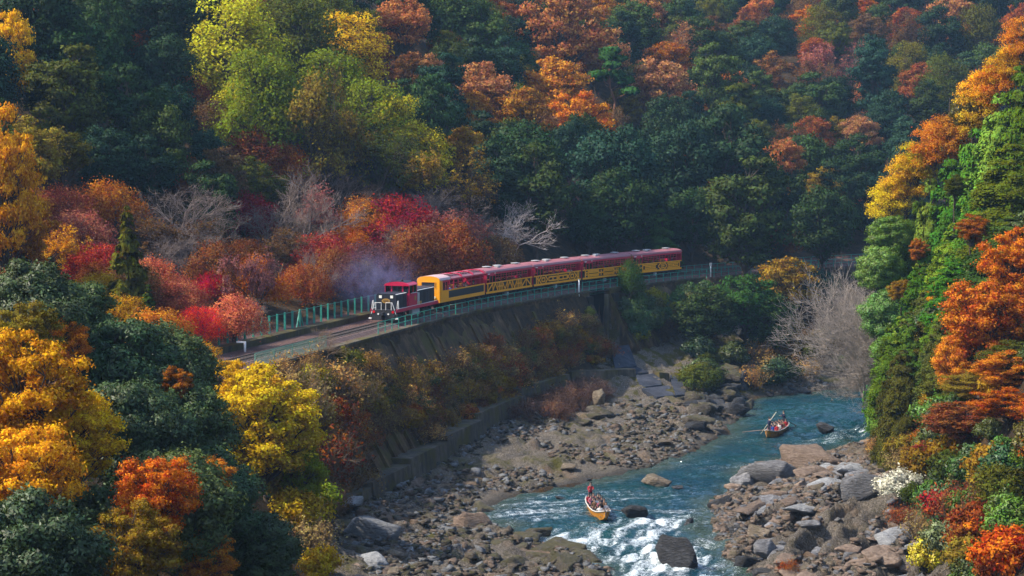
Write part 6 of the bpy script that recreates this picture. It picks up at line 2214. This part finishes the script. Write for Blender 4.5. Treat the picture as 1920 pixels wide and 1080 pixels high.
for k in range(30):
    px = br_.uniform(1310, 1560); py = br_.uniform(630, 715)
    kind, col, what = br_.choice([('brush', 'brown', 'brown brush'), ('brush', 'straw', 'straw brush'), ('leafy_shrub', 'dkgreen', 'dark green bush'), ('leafy_shrub', 'green', 'green bush'), ('shrub', 'olive', 'olive bush')])
    T(px, py, br_.uniform(40, 75), kind, col, '%s on the rocky far bank above the bend' % what, 0.9, group='bushes on the rocky far bank')
land_hand()
x, y, _ = track(61.5, -4.1)
plant('maple', x, y, 11.6, 3.9, C['midgreen'], 'broadleaf_tree', 'small green tree in front of the fourth carriage', 'tree', None, 1.75)

# near left slope: straw bushes, yellow shrubs, grass between wall and the yellow tree
NS = [(545, 715, 110, 'brush', 'straw', 'straw coloured bush under the barred railing'), (500, 740, 100, 'shrub', 'gold', 'golden bush below the barred railing'), (585, 715, 70, 'shrub', 'lemon', 'small yellow bush on the straw slope'),
      (625, 715, 110, 'brush', 'straw', 'tan bush at the near end of the wall'), (602, 648, 75, 'bare', 'straw', 'small leafless tree at the near end of the railing'), (650, 720, 120, 'brush', 'straw', 'tan dry bush hanging over the wall end'),
      (570, 745, 130, 'brush', 'straw', 'dry bush in the middle of the straw slope'), (610, 780, 90, 'shrub', 'deeporange', 'orange bush on the dark wall'), (640, 800, 120, 'brush', 'rust', 'rust brush below the orange bush'),
      (600, 850, 130, 'brush', 'rust', 'rust brush right of the yellow tree'), (650, 870, 110, 'brush', 'brown', 'brown brush at the wall foot'), (590, 1000, 110, 'brush', 'straw', 'straw brush beside the pale boulders'),
      (560, 960, 110, 'shrub', 'lemon', 'yellow bush beside the pale boulders'), (585, 940, 100, 'shrub', 'ygreen', 'yellow-green bush above the pale boulders'), (600, 1060, 90, 'shrub', 'lemon', 'yellow bush at the bottom edge'),
      (535, 690, 60, 'brush', 'straw', 'tuft of straw at the railing'), (475, 715, 70, 'brush', 'gold', 'golden dry tuft under the railing'), (575, 685, 70, 'brush', 'straw', 'straw tuft between railing and slope'),
      (650, 680, 60, 'shrub', 'olive', 'olive bush at the top of the wall end'), (690, 705, 80, 'brush', 'brown', 'brown brush on the upper wall end'), (625, 930, 70, 'brush', 'brown', 'brown brush over the pale rock heap'),
      (680, 900, 60, 'brush', 'straw', 'straw tuft on the toe wall'), (530, 905, 110, 'shrub', 'ochre', 'ochre bush under the bright yellow tree')]
for (px, py, w, kind, col, lab) in NS:
    T(px, py, w, kind, col, lab, 1.0, None, (0.22, 0.15, 0.09) if kind in ('brush', 'bare') else None)
# right bank shrubs
for (px, py, w, kind, col, lab) in ((1690, 915, 80, 'leafy_shrub', 'pale', 'white flowered shrub at the foot of the cypresses'), (1785, 1015, 110, 'leafy_shrub', 'silver', 'pale yellow-green shrub at the lower right'),
                                    (1735, 985, 80, 'brush', 'straw', 'straw shrub on the right rocks'), (1750, 1040, 90, 'leafy_shrub', 'lemon', 'yellow-green shrub near the bottom right'), (1700, 965, 60, 'brush', 'rust', 'rust brush beside the white flowered shrub'),
                                    (1820, 1050, 110, 'shrub', 'ochre', 'ochre shrub at the bottom right'), (1890, 1040, 120, 'shrub', 'deeporange', 'orange shrub in the bottom right corner'), (1770, 950, 90, 'shrub', 'red', 'red shrub at the foot of the russet thicket'),
                                    (1830, 990, 130, 'shrub', 'rust', 'rust shrub under the russet thicket'), (1480, 1065, 40, 'brush', 'deeporange', 'small orange tuft on the grey strata'), (1690, 860, 60, 'brush', 'straw', 'straw tuft on the tan rocks'),
                                    (1640, 845, 40, 'brush', 'straw', 'dry tuft near the water on the right bank'), (1880, 920, 120, 'shrub', 'olive', 'olive shrub under the orange tree at right'), (1780, 880, 90, 'shrub', 'green', 'green shrub under the lowest cypress'),
                                    (1860, 880, 120, 'shrub', 'ochre', 'yellow shrub between the orange trees at right'), (1800, 940, 100, 'brush', 'rust', 'russet brush at the edge of the rocks'), (1720, 930, 60, 'shrub', 'green', 'small green shrub beside the white flowers')):
    T(px, py, w, kind, col, lab, 1.0)
land_hand()

for k, (px, py, Y, w) in enumerate(((1690, 790, 193, 3.4), (1705, 815, 188, 3.2), (1720, 840, 183, 3.0), (1735, 800, 184, 3.6), (1715, 770, 190, 3.6), (1750, 830, 178, 3.4), (1765, 870, 172, 3.2), (1700, 750, 194, 3.6), (1745, 770, 184, 3.8), (1770, 800, 176, 3.8))):
    q_ = at_y(px, py, Y)
    plant('leafy_shrub', q_[0], q_[1], land1(q_[0], q_[1]) - 0.3, w * 1.1, C['green'], 'shrub', 'dark green bush at the foot of the cypress wood', 'bush', 'bushes at the foot of the cypress wood', 1.5)
# undergrowth on the right slope between the trees
RU = [('leafy_shrub', 'hinoki', 'bright green'), ('leafy_shrub', 'midgreen', 'fresh green'), ('shrub', 'rust', 'rust'), ('shrub', 'ochre', 'ochre'), ('leafy_shrub', 'green', 'green'), ('shrub', 'deeporange', 'orange'), ('leafy_shrub', 'olive', 'olive'), ('brush', 'brown', 'brown')]
UX = np.array([br_.uniform(24, 56) for _ in range(1400)]); UY = np.array([br_.uniform(118, 200) for _ in range(1400)])
uz, us, ud, ut, ul, uk = land(UX, UY, False, True)
upx, upy = project(UX, UY, uz)
m_ = 0
for i in range(1400):
    if ul[i] or uk[i] > 0.5 or ut[i] < 3 or not (1660 < upx[i] < 1960) or m_ >= 150: continue
    kind, col, what = br_.choice(RU)
    if UY[i] > 170 and kind != 'brush': kind, col, what = ('leafy_shrub', 'green', 'green')
    plant(kind, UX[i], UY[i], uz[i] - 0.3, br_.uniform(2.2, 4.0), C[col], 'dry_bush' if kind == 'brush' else 'shrub', '%s bush on the steep right slope %s' % (what, 'above the orange trees' if upy[i] < 520 else ('behind the large orange tree' if upy[i] < 700 else ('between the low orange trees' if upy[i] < 880 else 'near the lower right corner'))), 'bush', 'undergrowth of the right slope', br_.uniform(0.8, 1.2))
    m_ += 1
# ------------------------------------------------------------------ people and boats
def mat_cloth():
    m = N('clothing')
    oi = m.n('ObjectInfo')
    n = m.noise(9, 3, 0.6, m.coord('Object'))
    m.bsdf(m.mix(m.math('MULTIPLY', n, 0.4), oi.outputs['Color'], (0.02, 0.02, 0.02)), 0.85, spec=0.2)
    return m.mat


CLOTH = mat_cloth()
SKIN = paint('skin', (0.46, 0.27, 0.19), 0.55, 0.1, 6)
TROUS = paint('dark_trousers', (0.025, 0.027, 0.04), 0.85, 0.2, 6)
HAIRM = paint('dark_hair', (0.012, 0.010, 0.009), 0.6, 0.1, 6)


def body_mesh(name, J, E_, rad, skin_pts):
    """continuous figure grown over a skeleton with the Skin modifier; head and hands get skin"""
    keys = list(J)
    me_ = bpy.data.meshes.new(name)
    me_.from_pydata([J[k] for k in keys], [(keys.index(a), keys.index(b)) for a, b in E_], [])
    o = bpy.data.objects.new(name, me_)
    COL.objects.link(o)
    o.modifiers.new('skin', 'SKIN')
    for i, k in enumerate(keys):
        r = rad[k]
        me_.skin_vertices[0].data[i].radius = (r, r) if not isinstance(r, tuple) else r
        me_.skin_vertices[0].data[i].use_root = (k == 'pelvis')
    sb = o.modifiers.new('sub', 'SUBSURF'); sb.levels = 1; sb.render_levels = 1
    dg = bpy.context.evaluated_depsgraph_get()
    res = bpy.data.meshes.new_from_object(o.evaluated_get(dg))
    bpy.data.objects.remove(o)
    res.materials.clear()
    for m_ in (CLOTH, SKIN, TROUS): res.materials.append(m_)
    mi = []
    for p in res.polygons:
        c = p.center
        m_ = 0
        if any((c - Vector(q)).length < r for q, r in skin_pts): m_ = 1
        elif c.z < J['pelvis'][2] + 0.02: m_ = 2
        mi.append(m_)
    res.polygons.foreach_set('material_index', mi)
    res.polygons.foreach_set('use_smooth', [True] * len(mi))
    return res


RADS = dict(pelvis=0.15, belly=0.145, chest=0.165, neck=0.06, chin=0.085, brow=0.10, crown=0.07, nose=0.02)
for s_ in 'lr':
    RADS.update({'sh' + s_: 0.075, 'el' + s_: 0.052, 'wr' + s_: 0.036, 'ha' + s_: 0.045, 'hip' + s_: 0.10, 'kn' + s_: 0.068, 'an' + s_: 0.045, 'toe' + s_: 0.04})


def skel(base, arms, legs, lean=0.0):
    z = base
    J = dict(pelvis=(0, 0, z), belly=(0, lean * .3, z + .2), chest=(0, lean * .7, z + .42), neck=(0, lean, z + .56), chin=(0, lean + .03, z + .66), brow=(0, lean + .03, z + .76), crown=(0, lean + .01, z + .85))
    E_ = [('pelvis', 'belly'), ('belly', 'chest'), ('chest', 'neck'), ('neck', 'chin'), ('chin', 'brow'), ('brow', 'crown')]
    for s_, sg in (('l', -1), ('r', 1)):
        J['sh' + s_] = (sg * .19, lean * .8, z + .46)
        for nm, v in zip(('el', 'wr', 'ha'), arms): J[nm + s_] = (sg * v[0], lean + v[1], z + v[2])
        for nm, v in zip(('hip', 'kn', 'an', 'toe'), legs): J[nm + s_] = (sg * v[0], v[1], z + v[2])
        E_ += [('chest', 'sh' + s_), ('sh' + s_, 'el' + s_), ('el' + s_, 'wr' + s_), ('wr' + s_, 'ha' + s_), ('pelvis', 'hip' + s_), ('hip' + s_, 'kn' + s_), ('kn' + s_, 'an' + s_), ('an' + s_, 'toe' + s_)]
    skin = [(J['brow'], 0.16), (J['chin'], 0.13)] + [(J['ha' + s_], 0.085) for s_ in 'lr']
    return J, E_, skin


SIT_LEGS = [(.10, .06, -.02), (.12, .42, .02), (.12, .42, -.36), (.12, .58, -.40)]
STAND_LEGS = [(.10, 0, -.05), (.13, .03, -.48), (.16, -.03, -.90), (.17, .14, -.93)]
BODIES = {}
for nm, base, arms, legs, lean in (('seated', 0.44, [(.25, .04, .20), (.18, .28, .14), (.12, .36, .12)], SIT_LEGS, 0.0),
                                   ('rowing', 0.44, [(.25, .22, .30), (.16, .46, .30), (.12, .54, .30)], SIT_LEGS, 0.12),
                                   ('standing', 0.97, [(.25, .20, .24), (.17, .42, .32), (.12, .50, .34)], STAND_LEGS, 0.08)):
    J, E_, sk = skel(base, arms, legs, lean)
    BODIES[nm] = (body_mesh('body', J, E_, RADS, sk), J)
_hv, _hf = ico(2)


def hair_mesh(J):
    c = np.array(J['brow'])
    v = _hv * [0.118, 0.125, 0.125] + c + [0, -0.015, 0.045]
    f = np.array([t for t in _hf if not (v[t].mean(0)[1] > c[1] + 0.03 and v[t].mean(0)[2] < c[2] + 0.06) and v[t].mean(0)[2] > c[2] - 0.06])
    me_ = mesh_from('hair', v, f, [HAIRM], None, True)
    return me_


HAIRS = {k: hair_mesh(b[1]) for k, b in BODIES.items()}
HATM = MB().tube([(0, 0, 0.02), (0, 0, 0.05), (0, 0, 0.19)], [0.27, 0.22, 0.03], 14).mesh('hat', paint('straw_hat', (0.50, 0.36, 0.18), 0.8, 0.2, 5))


def person(pose, loc, rz, shirt, label, group=None, hat=False, sc=1.0):
    e = empty('person', loc, rz, (sc, sc, sc))
    tag(e, label, 'person', group)
    b = link('body', BODIES[pose][0], e); b.color = (*shirt, 1)
    if hat:
        J = BODIES[pose][1]
        link('hat', HATM, e, (0, J['brow'][1], J['brow'][2] + 0.06))
    else:
        link('hair', HAIRS[pose], e)
    return e


SHIRTS = [('dark navy', (0.012, 0.016, 0.04)), ('black', (0.012, 0.012, 0.014)), ('red', (0.42, 0.02, 0.03)), ('pale grey', (0.50, 0.48, 0.47)), ('maroon', (0.14, 0.012, 0.03)), ('brown', (0.13, 0.07, 0.035)), ('white', (0.72, 0.70, 0.68)), ('pink', (0.52, 0.16, 0.20)), ('blue', (0.02, 0.07, 0.30)), ('tan', (0.36, 0.24, 0.12))]
pr_ = random.Random(4)

HULLP = paint('boat_yellow', (0.50, 0.20, 0.015), 0.45, 0.45, 1.6)
HULLIN = paint('boat_inner_wood', (0.20, 0.13, 0.08), 0.7, 0.4, 3)
GUNW = paint('gunwale_grey', (0.48, 0.44, 0.40), 0.6, 0.3, 3)
TARP = paint('green_tarp', (0.01, 0.28, 0.11), 0.6, 0.2, 4)
OARW = paint('oar_wood', (0.22, 0.12, 0.09), 0.6, 0.3, 4)
BAMBOO = paint('bamboo_pole', (0.55, 0.46, 0.34), 0.5, 0.2, 6)


BS = 0.86


def boat(x, y, heading, label, which):
    """open wooden river boat; local +Y is the bow"""
    z = float(np.interp(y, wy, WZ[:, np.argmin(np.abs(wx - x))])) + 0.02
    e = empty('river_boat', (x, y, z), heading, (BS, BS, BS))
    tag(e, label, 'boat')
    k8 = 0.88
    Ls = [(-4.4, 0.62, 0.46, 0.95, 0.16), (-3.6, 0.86, 0.62, 0.80, 0.02), (-2.2, 1.0, 0.74, 0.68, -0.14), (0, 1.04, 0.78, 0.64, -0.18), (2.0, 0.98, 0.70, 0.68, -0.14), (3.4, 0.76, 0.44, 0.80, 0.0), (4.2, 0.46, 0.18, 0.96, 0.22), (4.75, 0.10, 0.05, 1.12, 0.62)]
    Ls = [(a_, b_ * k8, c_ * k8, d_, e_) for (a_, b_, c_, d_, e_) in Ls]
    v = []
    for (yy, wt, wb, zt, zb) in Ls:
        v += [(-wt, yy, zt), (-wb, yy, zb), (wb, yy, zb), (wt, yy, zt), (wt - 0.07, yy, zt), (max(0.02, wb - 0.07), yy, zb + 0.07), (-max(0.02, wb - 0.07), yy, zb + 0.07), (-wt + 0.07, yy, zt)]
    f = []
    fm = []
    for i in range(len(Ls) - 1):
        for k in range(8):
            f.append((i * 8 + k, i * 8 + (k + 1) % 8, (i + 1) * 8 + (k + 1) % 8, (i + 1) * 8 + k)); fm.append(0 if k in (0, 1, 2) else 1)
    f += [tuple(range(8)), tuple((len(Ls) - 1) * 8 + k for k in range(8))]; fm += [0, 0]
    mb = MB(); mb.v = v; mb.f = f; mb.m = fm
    hull = mb.build('hull', [HULLP, HULLIN], e)
    for sg in (-1, 1):
        MB().tube([(sg * (wt + 0.02), yy, zt + 0.03) for (yy, wt, wb, zt, zb) in Ls], 0.06, 6).build('gunwale', GUNW, e)
    for yy in (-3.1, -1.9, -0.7, 0.5, 1.7, 2.9):
        w = np.interp(yy, [q[0] for q in Ls], [q[1] for q in Ls]) - 0.08
        MB().bx(-w, w, yy - 0.14, yy + 0.14, 0.52, 0.58).build('thwart', HULLIN, e)
    MB().bx(-0.45, 0.45, -4.2, -3.5, 0.34, 0.40).build('stern_deck', HULLIN, e)
    MB().bx(-0.42, 0.42, 3.35, 4.0, 0.42, 0.48).build('bow_deck', HULLIN, e)
    MB().bar((0, 4.78, 0.5), (0, 4.86, 1.2), 0.10).build('stem_post', HULLIN, e)
    # tarp over one side
    mbt = MB()
    sg = -1 if which == 0 else 1
    pts = []
    for yy in np.linspace(-3.4, -0.6, 8):
        wt = np.interp(yy, [q[0] for q in Ls], [q[1] for q in Ls]); zt = np.interp(yy, [q[0] for q in Ls], [q[3] for q in Ls])
        pts += [(sg * (wt - 0.15), yy, zt + 0.10), (sg * (wt + 0.10), yy, zt + 0.12 + 0.05 * math.sin(yy * 5)), (sg * (wt + 0.13), yy, zt - 0.42 + 0.08 * math.sin(yy * 4))]
    fs_ = []
    for i in range(7):
        for k in range(2):
            fs_.append((i * 3 + k, i * 3 + k + 1, (i + 1) * 3 + k + 1, (i + 1) * 3 + k))
    mbt.add(pts, fs_)
    t = mbt.build('tarp', TARP, e)
    t.modifiers.new('thick', 'SOLIDIFY').thickness = 0.03
    bpy.context.view_layer.update()
    M = Matrix.Translation(e.location) @ Matrix.Rotation(heading, 4, 'Z') @ Matrix.Scale(BS, 4)

    def w2(p): return M @ Vector(p)
    nm = 'near' if which == 0 else 'far'
    for yy in (-2.55, -1.35, -0.15, 1.05, 2.25):
        for xx in (-0.48, 0.0, 0.48):
            if pr_.random() < 0.06: continue
            sn, sc_ = pr_.choice(SHIRTS)
            p = w2((xx + pr_.uniform(-.05, .05), yy + pr_.uniform(-.08, .08) - 0.55, 0.18))
            person('seated', p, heading + pr_.uniform(-.5, .5), sc_, 'passenger in %s clothes seated in the %s boat' % (sn, nm), 'passengers in the %s boat' % nm, False, pr_.uniform(0.84, 0.95))
    bl = (0.012, 0.016, 0.05)
    if which == 0:
        person('standing', w2((0.25, -3.7, 0.40)), heading, (0.46, 0.03, 0.04), 'boatman in red and white standing at the stern of the near boat')
        person('rowing', w2((0.30, 3.25, 0.02)), heading + math.pi, (0.62, 0.60, 0.58), 'boatman in pale clothes seated at the bow of the near boat')
        oars = [((-0.35, 2.4, 0.95), (-3.9, 1.3, 0.15))]
        polep = None
    else:
        person('standing', w2((-0.1, -3.75, 0.40)), heading - 0.7, bl, 'boatman in navy standing at the stern of the far boat')
        person('standing', w2((0.15, 3.35, 0.45)), heading + 2.4, bl, 'boatman in navy standing at the bow of the far boat holding a pole')
        oars = [((0.35, 2.9, 0.95), (4.1, 2.2, 0.30))]
        polep = ((1.25, 3.1, 0.35), (-0.55, 3.4, 2.9))
    for a, b in oars:
        o = empty('oar', w2(a), heading)
        tag(o, 'long dark oar reaching sideways from the %s boat' % nm, 'oar')
        d = (Vector(b) - Vector(a)) * 0.8
        MB().tube([(0, 0, 0), tuple(d * 0.72)], 0.03, 6).build('shaft', OARW, o)
        MB().bar(tuple(d * 0.70), tuple(d), 0.15, 0.03).build('blade', OARW, o)
    if polep:
        o = MB().tube([tuple(Vector(polep[0]) - Vector(polep[0])), tuple(Vector(polep[1]) - Vector(polep[0]))], [0.035, 0.045], 6).build('punting_pole', BAMBOO, None, True, loc=w2(polep[0]), rot=(0, 0, heading))
        tag(o, 'pale bamboo pole held slanting at the bow of the far boat', 'pole')
        st = empty('oar', w2((-0.1, -4.3, 1.0)), heading)
        tag(st, 'steering oar over the stern of the far boat', 'oar')
        MB().tube([(0, 0.4, 0.35), (-0.6, -2.2, -0.6)], 0.04, 6).build('shaft', OARW, st)
        MB().bar((-0.6, -2.2, -0.6), (-0.8, -2.9, -0.85), 0.2, 0.04).build('blade', OARW, st)
    return e


p = at_z(1132, 978, 0)
boat(p[0] - 0.3, p[1] + 3.6, R(180 + 6), 'yellow wooden tour boat full of passengers coming towards the viewer, nearest', 0)
p = at_z(1446, 818, 0)
boat(p[0] + 0.9, p[1] + 2.5, R(180 - 22), 'yellow wooden tour boat with green tarp farther up the river', 1)

# passengers in the train
for ci, car in enumerate(CARS):
    M = Matrix.Translation(car.location) @ Matrix.Rotation(car.rotation_euler.z, 4, 'Z')
    nth = ('first', 'second', 'third', 'fourth', 'last')[ci]
    n = 12 if ci == 0 else 7
    xs = np.linspace(-5.4, 3.4, n)
    for k, xx in enumerate(xs):
        sn, sc_ = pr_.choice(SHIRTS)
        yy = 0.85 if k % 3 else 0.45
        q = M @ Vector((xx + pr_.uniform(-.15, .15), yy, 1.28))
        person('seated', q, car.rotation_euler.z - math.pi / 2 + pr_.choice((0, math.pi, 0.6)), sc_, 'passenger in %s clothes behind the windows of the %s carriage' % (sn, nth), 'passengers in the %s carriage' % nth)
M = Matrix.Translation(c1.location) @ Matrix.Rotation(c1.rotation_euler.z, 4, 'Z')
person('standing', M @ Vector((XL - 1.15, 0.75, 1.09)), c1.rotation_euler.z, (0.02, 0.16, 0.13), 'guard in dark green standing at the cab door of the first carriage')
M = Matrix.Translation(lo.location) @ Matrix.Rotation(lo.rotation_euler.z, 4, 'Z')
person('seated', M @ Vector((1.5, 0.8, 1.85)), lo.rotation_euler.z - math.pi / 2, (0.03, 0.10, 0.09), 'driver in dark uniform seated in the locomotive cab')

# ------------------------------------------------------------------ exhaust smoke drifting beside the locomotive
sm = N('exhaust_smoke')
tc = sm.coord('Object')
nz = sm.noise(0.9, 4, 0.6, tc, 0.6)
ln = sm.n('VectorMath'); ln.operation = 'LENGTH'
sm.t.links.new(sm.mapping(tc, (0.17, 0.30, 0.27)), ln.inputs[0])
fall = sm.math('SUBTRACT', 1.0, ln.outputs['Value'], clamp=True)
den = sm.math('MULTIPLY', sm.math('MULTIPLY', fall, 1.0), sm.math('MULTIPLY', sm.math('SUBTRACT', nz, 0.38, clamp=True), 1.0))
v_ = sm.n('VolumePrincipled')
v_.inputs['Color'].default_value = (0.42, 0.40, 0.78, 1)
sm.set(v_.inputs['Density'], sm.math('MULTIPLY', den, 0.75))
sm.t.links.new(v_.outputs[0], sm.out.inputs['Volume'])
sv, sf = ico(3)
p = at_y(700, 525, 206)
smoke = link('smoke', mesh_from('smoke', sv * [5.8, 3.2, 3.6], sf, [sm.mat], None, True), None, p)
tag(smoke, 'violet-grey exhaust smoke drifting left of the locomotive', 'smoke', None, 'stuff')
# ------------------------------------------------------------------ the blue air of the gorge
hz = N('haze_air')
pv = hz.n('VolumePrincipled')
pv.inputs['Color'].default_value = (0.40, 0.66, 1.0, 1)
pv.inputs['Density'].default_value = 0.00012
pv.inputs['Anisotropy'].default_value = 0.0
hz.t.links.new(pv.outputs[0], hz.out.inputs['Volume'])
top = max(float(LZ.max()) + 25, 60)
haze = MB().bx(-640, 660, -120, 1040, -4.0, top).build('haze', hz.mat)
tag(haze, 'thin blue haze filling the gorge', 'haze', None, 'stuff')
haze.display_type = 'WIRE'

# ------------------------------------------------------------------ tell look-alikes apart by their order in the view
ORD = ('leftmost', 'second from left', 'third from left', 'fourth from left', 'fifth from left', 'sixth from left', 'seventh from left', 'eighth from left', 'ninth from left', 'tenth from left') + tuple('%s from left' % w for w in ('eleventh', 'twelfth', 'thirteenth', 'fourteenth', 'fifteenth', 'sixteenth', 'seventeenth', 'eighteenth', 'nineteenth', 'twentieth', 'twenty-first', 'twenty-second', 'twenty-third', 'twenty-fourth'))
same = {}
for o in SC.objects:
    if o.parent is None and o.get('label') and o.get('kind') is None:
        same.setdefault(o['label'], []).append(o)
for lab, os_ in same.items():
    if 1 < len(os_) <= 24 and len(lab.split()) <= 13:
        os_.sort(key=lambda o: o.location.x / max(1.0, o.location.y))
        for k, o in enumerate(os_):
            o['label'] = '%s, %s' % (lab, ORD[k] if k < len(os_) - 1 or len(os_) > 6 else 'rightmost')
